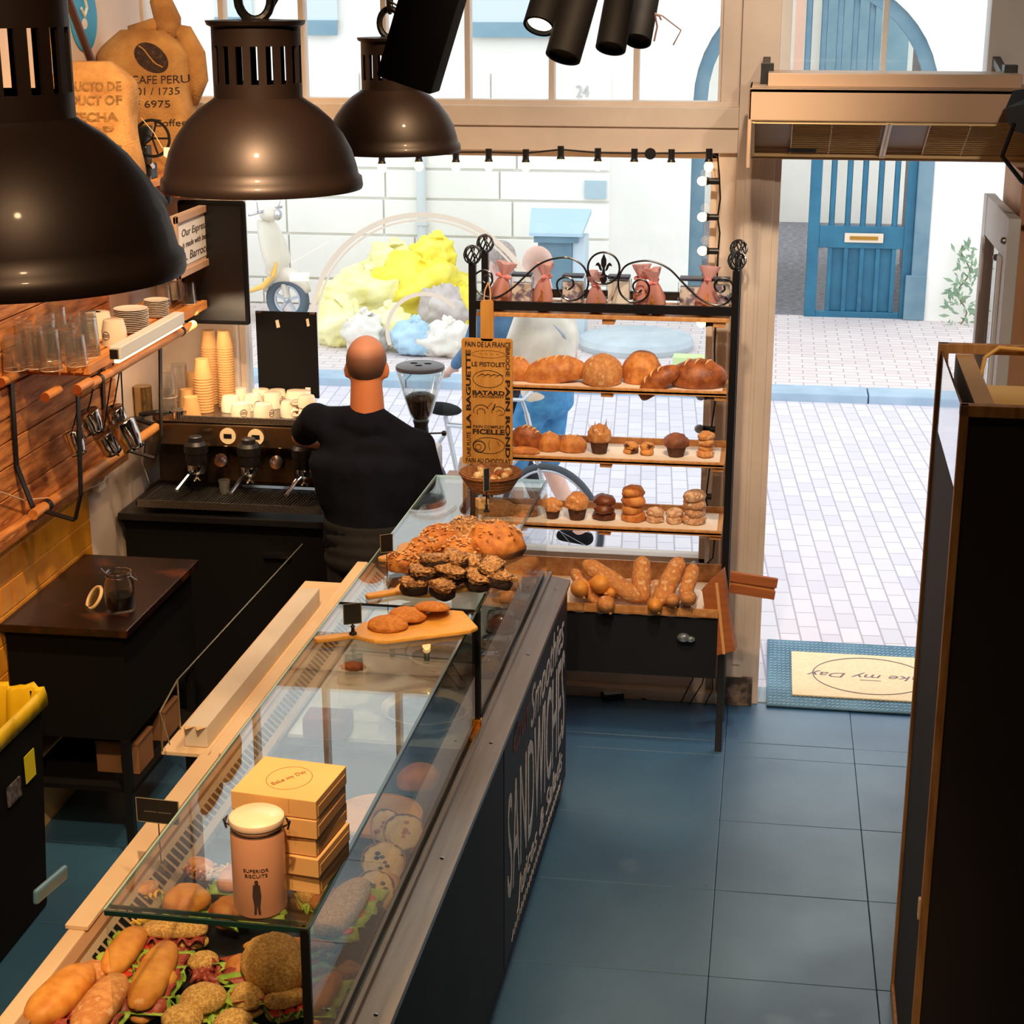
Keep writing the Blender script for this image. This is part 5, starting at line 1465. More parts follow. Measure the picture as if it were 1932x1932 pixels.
def hand(m, wrist, d, palm_n, s=1.0):
    # d: direction of fingers, palm_n: palm normal
    d = Vector(d).normalized(); n = Vector(palm_n).normalized(); side = d.cross(n).normalized()
    w0 = Vector(wrist)
    m.cap(w0, w0 + d * .05 * s, .026 * s, .03 * s, 10)
    for i in (-1.5, -.5, .5, 1.5): m.cap(w0 + d * .02 * s + side * i * .012 * s, w0 + d * .085 * s + side * i * .02 * s, .014 * s, .012 * s, 8)
    for i, L_ in zip((-1.5, -.5, .5, 1.5), (.07, .08, .075, .058)):
        b = w0 + d * .085 * s + side * i * .021 * s; k = b + d * L_ * .5 * s + n * .008 * s; e = k + (d * .8 + n * .6).normalized() * L_ * .5 * s
        m.cap(b, k, .0095 * s, .0088 * s, 8); m.cap(k, e, .0088 * s, .0072 * s, 8)
    b = w0 + d * .025 * s - side * .028 * s; k = b + (d * .6 - side * .7 + n * .3).normalized() * .04 * s; e = k + (d * .9 - side * .25 + n * .35).normalized() * .032 * s
    m.cap(b, k, .013 * s, .011 * s, 8); m.cap(k, e, .0105 * s, .009 * s, 8)

def person(name, label, loc, rz, H, J, skin, top, bottom, hairm=None, voxel=.011, scale_shoulder=1.0, short_sleeve=True, shoes=None, bald=False, legs_bare=False, extra=None, torso=1.0):
    # J: joints in metres for a 1.80 m figure facing +y, x to its right
    t = thing(name, label, 'person', loc, rz, sc=H / 1.8)
    V = Vector
    body = M(); sh = M(); tr = M()
    hd = V(J['head'])
    # head: skull, jaw, nose, ears
    R_ = Matrix.Translation(hd) @ Matrix.Rotation(J.get('yaw', 0), 4, 'Z') @ Matrix.Rotation(J.get('nod', 0), 4, 'X')
    b0 = body.x; body.x = R_
    body.ball((0, -.012, .03), (.076, .096, .096), 20, 14)
    body.ball((0, .03, -.03), (.06, .07, .085), 16, 10)
    body.ball((0, .06, -.08), (.034, .03, .026), 10, 8)
    body.ball((0, .098, -.012), (.013, .02, .03), 8, 6)
    body.ball((0, .088, -.056), (.024, .012, .01), 8, 6)
    for sx in (-1, 1):
        body.ball((sx * .079, -.002, -.012), (.012, .02, .033), 10, 8)
        body.ball((sx * .03, .084, .012), (.014, .012, .01), 8, 6)
    body.x = b0
    nb = V(J['neck'])
    body.cap(hd + V((0, -.02, -.05)), nb, .062, .069, 14)
    # trunk (skin under the clothes, a touch smaller)
    pel = V(J['pelvis']); ch = V(J['chest'])
    def trunk(m, g, sh_w):
        for k in range(21):
            f = k / 20; c = pel.lerp(ch, f)
            rx = (.155 + .035 * abs(f - .35) + (.03 * f if f > .5 else 0)) * torso + g; ry = (.105 + .02 * f) * torso + g
            m.ball(c, (rx, ry, .1), 20, 10)
        m.ball(ch + V((0, 0, .06)), (.17 * sh_w + g, .105 + g, .09), 20, 10)
        m.cap(ch + V((-.1 * sh_w, -.01, .1)), ch + V((.1 * sh_w, -.01, .1)), .062 + g, .062 + g, 14)
    trunk(body, -.008, scale_shoulder); trunk(sh, .014, scale_shoulder)
    sh.cap(nb + V((0, -.004, -.05)), nb + V((0, -.004, -.02)), .082, .07, 14)
    for s_, k in ((-1, 'L'), (1, 'R')):
        S, E_, W_ = V(J['sh' + k]), V(J['el' + k]), V(J['wr' + k])
        body.cap(S, E_, .05, .041, 12); body.cap(E_, W_, .041, .027, 12); body.cap(ch + V((s_ * .08, 0, .1)), S, .06, .05, 12)
        hand(body, W_, (W_ - E_), J.get('palm', (0, 0, -1)))
        sh.cap(nb + V((s_ * .03, -.015, -.04)), S + V((0, 0, .0)), .062, .05, 14)
        f = .68 if short_sleeve else 1.0
        sh.cap(ch + V((s_ * .08, 0, .09)), S, .078, .068, 14)
        sh.cap(S, S.lerp(E_, f), .066, .062, 14)
        if not short_sleeve: sh.cap(E_, E_.lerp(W_, .9), .056, .042, 12)
        Hh, K, A = V(J['hip' + k]), V(J['kn' + k]), V(J['an' + k])
        body.cap(Hh, K, .078, .05, 12); body.cap(K, K.lerp(A, .35), .05, .055, 12); body.cap(K.lerp(A, .35), A, .055, .036, 12)
        body.cap(A + V((0, -.03, -.03)), A + V((0, .13, -.045)), .036, .028, 10)
        if legs_bare: tr.cap(Hh, Hh.lerp(K, .9), .098, .088, 14)
        else:
            tr.cap(Hh, K, .096, .07, 14); tr.cap(K, A, .068, .055, 12)
        sm_ = M().cap(A + V((0, -.035, -.035)), A + V((0, .14, -.05)), .045, .036, 12)
        so_ = remesh(sm_, 'shoe', shoes or m_blackm, .012, t, 3, lambda c: V((c.x, c.y, max(c.z, .002))))
    for k in range(4): tr.ball(pel + V((0, 0, -.06 + k * .05)), (.175 * torso, .125 * torso, .09), 20, 10)
    bd = remesh(body, 'body', skin, voxel, t)
    s_o = remesh(sh, 'shirt', top, voxel, t, 16)
    t_o = remesh(tr, 'trousers', bottom, voxel, t, 6)
    if hairm:
        hm = M(R_)
        if bald:
            # cropped ring of hair round the back and sides
            hm.ball((0, -.0135, .028), (.0785, .0975, .0965), 28, 20)
        else:
            hm.ball((0, -.018, .035), (.086, .102, .1), 20, 14); hm.ball((0, -.05, -.03), (.075, .06, .07), 16, 10)
        ho2 = hm.build('hair', hairm, t, smooth=True)
    return t

m_skin = mat('skin', (196, 124, 84), (182, 108, 70), scale=6, rough=.5, sss=.15)
m_skinl = mat('pale_skin', (226, 186, 168), (214, 168, 150), scale=6, rough=.5, sss=.1)
m_navy = mat('dark_navy_cotton', (17, 20, 31), (12, 14, 23), scale=14, rough=.95, bump=.15, bscale=25, spec=.1)
m_bt = mat('black_trousers', (16, 16, 20), rough=.85)
m_crop = mat('cropped_hair', (78, 52, 42), rough=.6, bump=.2, bscale=300)
# stubble thins out towards the crown
n_ = m_crop.node_tree.nodes; l_ = m_crop.node_tree.links
t_ = n_.new('ShaderNodeTexCoord'); s_ = n_.new('ShaderNodeSeparateXYZ'); r_ = n_.new('ShaderNodeValToRGB'); mr_ = n_.new('ShaderNodeMapRange')
l_.new(t_.outputs['Generated'], s_.inputs[0]); l_.new(s_.outputs['Z'], r_.inputs[0]); l_.new(r_.outputs[0], n_['Principled BSDF'].inputs['Base Color'])
e_ = r_.color_ramp.elements; e_[0].position = .3; e_[0].color = (*L((70, 46, 36)), 1); e_[1].position = .82; e_[1].color = (*L((186, 128, 104)), 1)
x_ = e_.new(.6); x_.color = (*L((112, 74, 58)), 1)
J1 = dict(head=(.0, .0, 1.665), neck=(0, -.015, 1.50), chest=(0, 0, 1.28), pelvis=(0, 0, .95), nod=R(-14),
          shL=(-.21, .02, 1.45), elL=(-.31, .2, 1.33), wrL=(-.22, .40, 1.24), shR=(.2, -.005, 1.355), elR=(.27, .0, 1.09), wrR=(.19, .21, 1.0),
          hipL=(-.09, 0, .92), knL=(-.11, .02, .5), anL=(-.12, -.02, .09), hipR=(.09, 0, .92), knR=(.11, .02, .5), anR=(.12, -.02, .09), palm=(0, .3, -1))
hp = P(692, 690, Y=6.6)
man = person('barista', 'person with a shaved head in a black t-shirt working at the espresso machine, back turned', (hp.x, 6.6, 0), R(4), 1.86, J1, m_skin, m_navy, m_bt, m_crop, voxel=.009, scale_shoulder=1.06, bald=True, torso=1.12)
# passers-by on the street
JW = dict(head=(0, .06, 1.66), neck=(0, .02, 1.50), chest=(0, 0, 1.28), pelvis=(0, -.02, .95), nod=R(-12),
          shL=(-.19, .0, 1.41), elL=(-.23, .1, 1.13), wrL=(-.18, .3, .98), shR=(.19, 0, 1.41), elR=(.24, -.02, 1.12), wrR=(.2, .14, .92),
          hipL=(-.09, 0, .92), knL=(-.1, .16, .5), anL=(-.1, .1, .09), hipR=(.09, 0, .92), knR=(.1, .05, .5), anR=(.1, -.2, .12))
m_beige = mat('beige_linen', (226, 216, 200), (206, 196, 178), scale=8, rough=.9, bump=.3, bscale=12)
m_jeans = mat('blue_shorts', (70, 140, 190), (50, 118, 170), scale=20, rough=.9)
m_bjack = mat('blue_grey_jacket', (86, 122, 152), (66, 100, 132), scale=8, rough=.85, bump=.2, bscale=12)
m_ghair = mat('grey_hair', (150, 138, 132), (180, 168, 160), scale=60, rough=.8)
p1 = P(1030, 700, Y=9.6)
w1_ = person('pedestrian', 'person in a beige shirt and blue shorts walking past the window behind the bread rack', (p1.x, 9.55, 0), R(62), 1.8, JW, m_skinl, m_beige, m_jeans, None, voxel=.014, legs_bare=True, torso=1.1)
p2 = P(952, 700, Y=10.1)
w2_ = person('pedestrian', 'person with grey hair in a blue jacket walking behind the beige-shirted person', (p2.x, 10.2, 0), R(55), 1.72, JW, m_skinl, m_bjack, m_bt, m_ghair, voxel=.014, short_sleeve=False)
sc1 = M(); sc1.tube([(-.12, -.06, 1.43), (0, .1, 1.4), (.12, .02, 1.42), (.05, -.1, 1.46), (-.1, -.1, 1.46)], .045, 10, closed=True)
sc1.tube([(.1, .1, 1.4), (.14, .14, 1.25), (.12, .16, 1.1)], .04, 10)
sc1.build('blue_scarf', mat('bright_blue_scarf', (84, 170, 226), (60, 140, 204), scale=10, rough=.8), w2_, smooth=True)
bs = M(); bs.tube([(-.14, 0, 1.47), (-.02, .14, 1.3), (.14, .14, 1.08), (.2, .0, .95)], .014, 8); bs.tube([(-.14, 0, 1.47), (-.02, -.14, 1.3), (.16, -.1, 1.08), (.2, .0, .95)], .014, 8)
bs.build('bag_strap', mat('bag_strap', (170, 178, 190), rough=.7), w1_)
# bicycle wheel and front end behind the rack, rolling with the pedestrians
bw = P(1092, 1010, Y=9.15)
bc_ = thing('bicycle', 'silver bicycle seen low through the window below the rack shelves', 'bicycle', (P(1040, 1010, Y=8.95).x, 8.95, 0), R(-28))
m_tyre = mat('tyre', (70, 78, 88), rough=.8); m_al = mat('pale_alloy', (190, 196, 204), rough=.3, metal=.5)
for k, x in enumerate((0.0, -1.05)):
    tM = M(); tM.tube([(x + .33 * math.cos(a), 0, .345 + .33 * math.sin(a)) for a in [2 * PI * i / 48 for i in range(48)]], .017, 8, closed=True)
    wl = tM.build('wheel', m_tyre, bc_, smooth=True)
    rM = M(); rM.tube([(x + .305 * math.cos(a), 0, .345 + .305 * math.sin(a)) for a in [2 * PI * i / 48 for i in range(48)]], .009, 6, closed=True)
    rM.tube([(x, -.04, .345), (x, .04, .345)], .018, 10); rM.build('rim', m_al, wl, smooth=True)
    sM = M()
    for i in range(20):
        a = 2 * PI * i / 20; sM.tube([(x, .02 * (-1) ** i, .345), (x + .3 * math.cos(a), 0, .345 + .3 * math.sin(a))], .0012, 4)
    sM.build('spokes', m_al, wl)
fM = M()
for a, b in (((-.12, 0, .8), (0, 0, .345)), ((-.12, 0, .8), (-.6, 0, .3)), ((-.17, 0, .95), (-.12, 0, .78)), ((-.14, 0, .85), (-.72, 0, .8)), ((-.6, 0, .3), (-.74, 0, .85)), ((-.6, 0, .3), (-1.05, 0, .345)), ((-.72, 0, .78), (-1.05, 0, .345))):
    fM.tube([a, b], .014, 8)
fM.build('frame', m_al, bc_)
M().tube([(-.17, 0, .95), (-.2, 0, 1.02), (-.22, .1, 1.04), (-.34, .26, 1.03)], .011, 8).tube([(-.2, 0, 1.02), (-.22, -.1, 1.04), (-.34, -.26, 1.03)], .011, 8).build('handlebar', m_al, bc_)
M().ball((-.76, 0, .89), (.13, .07, .035)).build('saddle', m_blackm, bc_)
# ------------------------------------------------------------------ street things
m_scb = mat('cream_scooter', (226, 216, 200), (216, 204, 186), scale=3, rough=.3, coat=.4)
c = P(548, 560, Y=16.0)
sc_o = thing('scooter', 'cream retro scooter parked by the facade at the left of the window', 'scooter', (c.x, 15.9, .06), R(-12))
wz = .22
def whl(x, nm='wheel'):
    t = M().tube([(x + .185 * math.cos(a), 0, wz + .185 * math.sin(a)) for a in [2 * PI * i / 36 for i in range(36)]], .045, 10, closed=True).build(nm, mat('scooter_tyre', (90, 104, 116), rough=.8), sc_o, smooth=True)
    r = M(); r.tube([(x + .135 * math.cos(a), 0, wz + .135 * math.sin(a)) for a in [2 * PI * i / 30 for i in range(30)]], .016, 8, closed=True)
    for i in range(5):
        a = 2 * PI * i / 5 + .3; r.bar((x + .03 * math.cos(a), 0, wz + .03 * math.sin(a)), (x + .135 * math.cos(a), 0, wz + .135 * math.sin(a)), .03, .03, up=(0, 1, 0))
    r.ball((x, 0, wz), (.035, .05, .035)); r.build('rim', m_al, t, auto=40)
whl(0); whl(-1.25)
# mudguard, leg shield (swept down from the bars to the footboard), bars
m = M(); m.tube([(.24 * math.cos(a), 0, wz + .24 * math.sin(a)) for a in [R(20 + i * 12) for i in range(13)]], [.03 + .045 * math.sin(PI * i / 12) for i in range(13)], 12); m.build('mudguard', m_scb, sc_o, smooth=True)
m = M(); prof = [(-.16, .98), (-.12, .88), (-.07, .72), (-.03, .58), (-.06, .46), (-.16, .36), (-.32, .30), (-.52, .29), (-.7, .30)]
m.grid(lambda u, v: (lambda p, q, f: (p[0] + (q[0] - p[0]) * f - .06 * (2 * u - 1) ** 2 * (1 if v < .5 else .2), (u - .5) * (.26 + .22 * math.sin(PI * min(1, v * 1.6)) if v < .62 else .38), p[1] + (q[1] - p[1]) * f))(prof[min(int(v * 8), 7)], prof[min(int(v * 8), 7) + 1], v * 8 - min(int(v * 8), 7)), 12, 24)
m.build('leg_shield', m_scb, sc_o, smooth=True, solid=.03)
M().tube([(-.03, -.14, .6), (-.06, -.16, .48), (-.16, -.19, .37), (-.32, -.2, .31)], [.012, .03, .03, .014], 8).build('amber_trim', mat('amber_trim', (240, 190, 96), rough=.4), sc_o)
M().tube([(0, 0, wz), (-.06, 0, .5), (-.17, 0, 1.02)], .035, 10).build('steering_column', m_scb, sc_o)
M().ball((-.16, 0, 1.03), (.09, .12, .07)).build('headset', m_scb, sc_o, smooth=True)
M().ball((-.07, 0, 1.03), (.04, .055, .055)).build('headlight', m_chrome, sc_o, smooth=True)
M().tube([(-.2, -.32, 1.06), (-.17, 0, 1.07), (-.2, .32, 1.06)], .014, 8).tube([(-.17, .2, 1.07), (-.15, .26, 1.2)], .005, 6).ball((-.15, .27, 1.22), (.01, .045, .03)).tube([(-.17, -.2, 1.07), (-.15, -.26, 1.2)], .005, 6).ball((-.15, -.27, 1.22), (.01, .045, .03)).build('handlebar', m_chrome, sc_o, smooth=True)
M().ball((-1.15, 0, .5), (.36, .18, .2)).ball((-1.0, 0, .42), (.3, .16, .16)).build('rear_body', m_scb, sc_o, smooth=True)
M().ball((-.95, 0, .76), (.4, .14, .06)).build('saddle', mat('tan_saddle', (170, 120, 80), rough=.5), sc_o, smooth=True)
M().tube([(-.6, .05, .3), (-.62, .14, .02)], .012, 8).build('kickstand', m_al, sc_o)
# heap of rubbish bags
m_bag = mat('yellow_rubbish_bag', (250, 236, 96), (244, 222, 60), scale=5, rough=.35, bump=.6, bscale=9, c3=(250, 238, 120))
m_bagp = mat('pale_yellow_bag', (246, 240, 190), (238, 230, 150), scale=5, rough=.35, bump=.6, bscale=9)
m_bagw = mat('white_rubbish_bag', (232, 226, 214), (214, 206, 192), scale=5, rough=.5, bump=.6, bscale=9)
m_bagb = mat('blue_rubbish_bag', (186, 214, 230), (160, 196, 218), scale=5, rough=.35, bump=.6, bscale=9)
m_bagg = mat('grey_rubbish_bag', (206, 194, 186), (186, 172, 166), scale=5, rough=.5, bump=.6, bscale=9)
bg_ = [  # px, py (base-centre), width px, height px, Y, z, material, label
    (690, 590, 170, 110, 15.5, None, m_bagp, 'large pale yellow rubbish bag left of the heap, in front of the scooter wheel'),
    (640, 650, 90, 100, 14.9, None, m_bagp, 'pale yellow rubbish bag standing right of the small blackboard'),
    (790, 600, 190, 140, 15.6, None, m_bag, 'big bright yellow rubbish bag lying in the middle of the heap'),
    (820, 520, 90, 70, 15.8, .62, m_bag, 'yellow rubbish bag at the very top of the heap beside the drainpipe'),
    (740, 540, 110, 90, 15.9, .45, m_bagp, 'pale yellow bag on top of the heap, upper left'),
    (690, 650, 90, 80, 14.7, None, m_bagw, 'whitish rubbish bag in front of the heap, left of the barista\'s head'),
    (735, 620, 80, 60, 14.8, None, m_bagp, 'creamy yellow bag behind the barista\'s head'),
    (780, 655, 90, 70, 14.6, None, m_bagb, 'light blue rubbish bag right of the barista\'s head'),
    (840, 670, 100, 75, 14.6, None, m_bagw, 'white and yellow rubbish bag in front, above the coffee grinder'),
    (835, 610, 90, 90, 15.2, None, m_bagg, 'greyish rubbish bag at the right of the heap'),
    (870, 640, 60, 120, 15.3, None, m_bag, 'yellow rubbish bag at the right end of the heap next to the bread rack')]
for i, (px, py, wpx_, hpx, Yv, z, mt, lab) in enumerate(bg_):
    p = P(px, py, Y=Yv); rw = wpx(wpx_, p) / 2; rh = wpx(hpx, p) / 2 * 1.0
    zz = .061 if z is None else z
    if z is None: zz = max(.061, p.z - .05) if p.z < .3 else .061
    rb = blob_mesh(rw, rw * .7, rh, .34, 2.0, i + 3, flat=.75, nu=40, nv=26)
    o = rb.build('rubbish_bag', mt, smooth=True, loc=(p.x, Yv, zz), label=lab, cat='rubbish bag', group=None)
    kt = M(); kt.lathe([(.07, 0), (.03, .04), (.04, .07), (.02, .09), (.0, .08)], 12, wob=lambda q: 1 + .3 * math.sin(q * 3)); kt.build('knot', mt, o, loc=(rw * .12, 0, rh * 1.62), rot=(.5, .7 - i * .2, i))
# street pedestal
c = P(1052, 640, Y=15.6)
pd = thing('street_pedestal', 'blue-grey metal street pedestal with a sloping lid behind the bread rack', 'pedestal', (c.x, 15.6, .06))
zt_ = P(1050, 440, Y=15.6).z - .06
m_ped = mat('pedestal_blue', (108, 140, 154), (92, 124, 140), scale=3, rough=.5); m_ped2 = mat('pedestal_light', (176, 202, 216), rough=.4)
M().box(-.17, .14, -.15, .2, 0, zt_).build('body', m_ped, pd, bevel=.01)
M().box(.14, .26, -.12, .2, 0, zt_ - .02).build('side_body', mat('pedestal_pale', (196, 212, 220), rough=.5), pd, bevel=.01)
M().add([(-.24, -.22, zt_), (.24, -.22, zt_), (.28, .2, zt_ + .16), (-.28, .2, zt_ + .16), (-.24, -.22, zt_ + .03), (.24, -.22, zt_ + .03), (.28, .2, zt_ + .2), (-.28, .2, zt_ + .2)],
        [(0, 3, 2, 1), (4, 5, 6, 7), (0, 1, 5, 4), (1, 2, 6, 5), (2, 3, 7, 6), (3, 0, 4, 7)]).build('lid', m_ped2, pd)
M().box(-.2, .2, -.2, .15, zt_ - .06, zt_).build('neck', m_ped, pd)
# stone planter ring and yellow-green box on the pavement (seen between the shelves)
c = P(1200, 640, Y=15.2)
M().lathe([(0, 0), (.5, 0), (.52, .05), (.5, .1), (.42, .12), (0, .12)], 40).build('stone_disc', mat('pale_stone', (196, 204, 208), (180, 190, 196), scale=4, rough=.7), auto=40, loc=(c.x, 15.2, .061), label='round pale stone block on the pavement seen under the top rack shelf', cat='stone block')
c = P(1298, 668, Y=13.9)
gb_ = thing('green_crate', 'small pale green box on the pavement edge behind the loaves at the right', 'box', (c.x, 14.1, .061))
M().box(-.13, .13, -.08, .08, 0, .17).build('box_body', mat('pale_green', (206, 222, 158), rough=.6), gb_, bevel=.006)
M().tube([(.02 + .04 * math.cos(a), -.082, .09 + .03 * math.sin(a)) for a in [2 * PI * i / 16 for i in range(16)]], .004, 4, closed=True).build('round_mark', m_paper, gb_)
# door mats outside
mt_ = thing('door_mat', 'blue ribbed entrance mat lying outside the open door', 'mat', (.55, 7.95, .004))
q = [P(1455, 1212, Z=0), P(1722, 1224, Z=0), P(1722, 1346, Z=0), P(1458, 1322, Z=0)]
x0 = q[0].x - .02; x1 = 1.05; y0 = P(1500, 1338, Z=0).y; y1 = P(1500, 1213, Z=0).y
mt_.location = ((x0 + x1) / 2, (y0 + y1) / 2, .005)
hx, hy = (x1 - x0) / 2, (y1 - y0) / 2
M().box(-hx, hx, -hy, hy, 0, .01).build('mat_base', mat('mat_blue', (96, 132, 152), (64, 100, 124), scale=3, rough=.8), mt_, bevel=.004)
rb = M(); n = 0
rnd = random.Random(1)
for i in range(46):
    for j in range(24):
        if rnd.random() < .96:
            x = -hx + .012 + i * (2 * hx - .024) / 46; y = -hy + .012 + j * (2 * hy - .024) / 24
            rb.bar((x, y, .0112), (x + .014, y + .012, .0112), .0045, .003)
rb.build('mat_ribs', mat('mat_ribs', (150, 184, 200), rough=.7), mt_)
a = P(1493, 1230, Z=.02); b = P(1500, 1312, Z=.02)
pm_ = thing('welcome_mat', 'cream doormat with an oval logo lying on the blue mat', 'mat', (a.x, (a.y + b.y) / 2, .0175))
L_ = .74; hh = (a.y - b.y) / 2
M().box(0, L_, -hh, hh, 0, .008).build('mat_body', mat('coir_cream', (240, 218, 178), (232, 206, 164), scale=60, rough=.95, bump=.2, bscale=300), pm_, bevel=.002)
m_mi = mat('mat_ink', (120, 104, 112), rough=.9)
el = M(); el.tube([(L_ / 2 + .27 * math.cos(a_), .0 + hh * .82 * math.sin(a_), .0085) for a_ in [2 * PI * i / 60 for i in range(60)]], .0028, 4, closed=True)
el.build('oval_outline', m_mi, pm_)
text('Bake my Day', .1, m_mi, pm_, frame_mtx((L_ / 2, 0.0, .0083), (-1, 0, 0), (0, -1, 0)), width=.6, height=.075, shear=.3)
M().box(L_ / 2 - .05, L_ / 2 + .05, -.058, -.052, .0083, .0088).build('small_mark', m_mi, pm_)
# ------------------------------------------------------------------ bread and food
m_crust = mat('golden_crust', (222, 152, 80), (176, 98, 42), scale=25, rough=.6, c3=(228, 176, 112), bump=.15, bscale=90, detail=6)
m_crustf = mat('floury_crust', (224, 168, 106), (194, 124, 66), scale=35, rough=.75, c3=(230, 190, 142), bump=.2, bscale=90, detail=7, ramp=(.3, .55))
m_crustd = mat('dark_crust', (176, 100, 48), (120, 60, 26), scale=30, rough=.5, c3=(186, 112, 58), bump=.2, bscale=90)
m_seed = mat('seeded_crust', (252, 206, 124), (208, 150, 80), scale=140, rough=.65, bump=.7, bscale=330, ramp=(.4, .6), c3=(226, 182, 110))
m_soft = mat('soft_roll', (236, 168, 78), (206, 128, 48), scale=20, rough=.55, c3=(236, 190, 122), bump=.06, bscale=90)
m_crumb = mat('bread_crumb', (238, 214, 166), (224, 190, 134), scale=60, rough=.9, bump=.2, bscale=180)
m_flour = mat('sugar_dusted', (226, 196, 166), (186, 128, 82), scale=40, rough=.85, c3=(244, 234, 224), bump=.3, bscale=180, ramp=(.35, .6))
m_choc = mat('chocolate_cake', (50, 28, 20), (32, 18, 14), scale=70, rough=.6, bump=.4, bscale=120)
m_nut = mat('caramel_nuts', (232, 184, 128), (150, 94, 50), scale=90, rough=.45, c3=(226, 190, 142), bump=1.0, bscale=180, ramp=(.38, .6))
m_cookie = mat('golden_cookie', (214, 142, 64), (184, 108, 40), scale=70, rough=.7, c3=(228, 164, 88), bump=.3, bscale=150)
m_lett = mat('lettuce', (178, 206, 84), (116, 158, 46), scale=40, rough=.5, bump=.4, bscale=120)
m_tom = mat('tomato', (222, 62, 34), (188, 40, 24), scale=50, rough=.25, coat=.4)
m_ham = mat('cured_ham', (176, 84, 66), (140, 52, 48), scale=80, rough=.4, c3=(206, 140, 116))
m_cheese = mat('grated_cheese', (232, 190, 84), (220, 170, 60), scale=50, rough=.5)
m_board = mat('board_bamboo', (226, 170, 84), (206, 148, 64), scale=25, rough=.45, stretch=(1, 8, 8))
m_muf = mat('muffin_paper', (92, 56, 38), (70, 40, 28), scale=50, rough=.8)
m_score = mat('score_pale', (232, 196, 146), (214, 170, 116), scale=40, rough=.9)

def scores(o, rx, ry, rz, n=3, along='x', z0=.0, wd=.5):
    m = M()
    for i in range(n):
        f = (i - (n - 1) / 2) * 1.1 / max(n, 1)
        pts = []
        for k in range(9):
            v = -wd + 2 * wd * k / 8
            x, y = (f + v * .25, v) if along == 'x' else (v, f)
            h = max(0, 1 - x * x - y * y) ** .5
            pts.append((x * rx, y * ry, z0 + rz * h * 1.0))
        m.tube(pts, [.0015 + min(ry, .03) * .13 * math.sin(PI * k / 8) for k in range(9)], 6)
    m.build('score_marks', m_score, o, smooth=True)

def loaf(loc, rx, ry, rz, mt, rzr, label, name='loaf', seed=0, cat='bread', ns=3, amp=.08, tilt=(0, 0), flat=.45, group=None, pw=1.0):
    m = blob_mesh(rx, ry, rz, amp, 1.3, seed, flat=flat, pw=pw)
    o = m.build(name, mt, smooth=True, loc=loc, label=label, cat=cat, group=group, rot=(tilt[0], tilt[1], rzr))
    if ns: scores(o, rx * .98, ry * .98, rz * 1.0, ns, z0=rz * flat)
    return o

def atpx(px, py, Z): return P(px, py, Z=Z)
# --- shelf 1 : loaves
Yl = RF + .08
def onshelf(px, z, dy=.1): 
    q = P(px, 700, Y=RF + dy); return Vector((q.x, RF + dy, z))
Z1 = z1 + .008
def lf(px, wpx_, hpx, label, dy=.1, mt=m_crust, rz=0, ratio=.5, z=Z1, ns=3, seed=1, name='loaf', tilt=(0, 0), amp=.07, pw=1.0):
    p = onshelf(px, z, dy); rx = wpx(wpx_, p) / 2 * 1.04; h = wpx(hpx, p); rzz = h / 1.6
    return loaf(p, rx, min(rx * ratio, .1), rzz, mt, rz, label, name, seed, ns=ns, tilt=tilt, amp=amp, pw=pw)
lf(975, 60, 48, 'golden loaf half hidden behind the hanging wooden board, top bread shelf', mt=m_crust, seed=2)
lf(1050, 118, 52, 'long scored golden loaf lying askew on the top bread shelf', mt=m_crust, ns=4, seed=3, rz=.12, ratio=.45, tilt=(0, R(-8)))
lf(1137, 76, 60, 'round floury loaf with its end to the room, middle of the top bread shelf', mt=m_crustf, ns=0, seed=4, ratio=1.2, amp=.05)
lf(1211, 72, 66, 'round seed-topped dark loaf on the top bread shelf', mt=m_crust, ns=0, seed=5, ratio=1.0, dy=.14)
sd = blob_mesh(.066, .06, .03, .15, 4, 7, flat=.1); q = onshelf(1211, Z1 + .085, .14)
o_ = [o for o in COL.objects if o.get('label', '').startswith('round seed-topped')][0]
blob_mesh(.064, .055, .03, .12, 5, 7, flat=.1).build('seed_topping', mat('dark_seeds', (120, 80, 40), (70, 44, 24), scale=110, rough=.7, bump=1, bscale=160, ramp=(.4, .6)), o_, smooth=True, loc=(0, 0, .088))
lf(1252, 88, 40, 'narrow loaf leaning on its neighbour on the top bread shelf', mt=m_crustd, ns=3, seed=6, ratio=.42, dy=.04, tilt=(0, R(-38)), rz=.1)
lf(1318, 106, 56, 'wide floury farmhouse loaf with three cuts at the right of the top bread shelf', mt=m_crustd, ns=3, seed=8, ratio=.7)
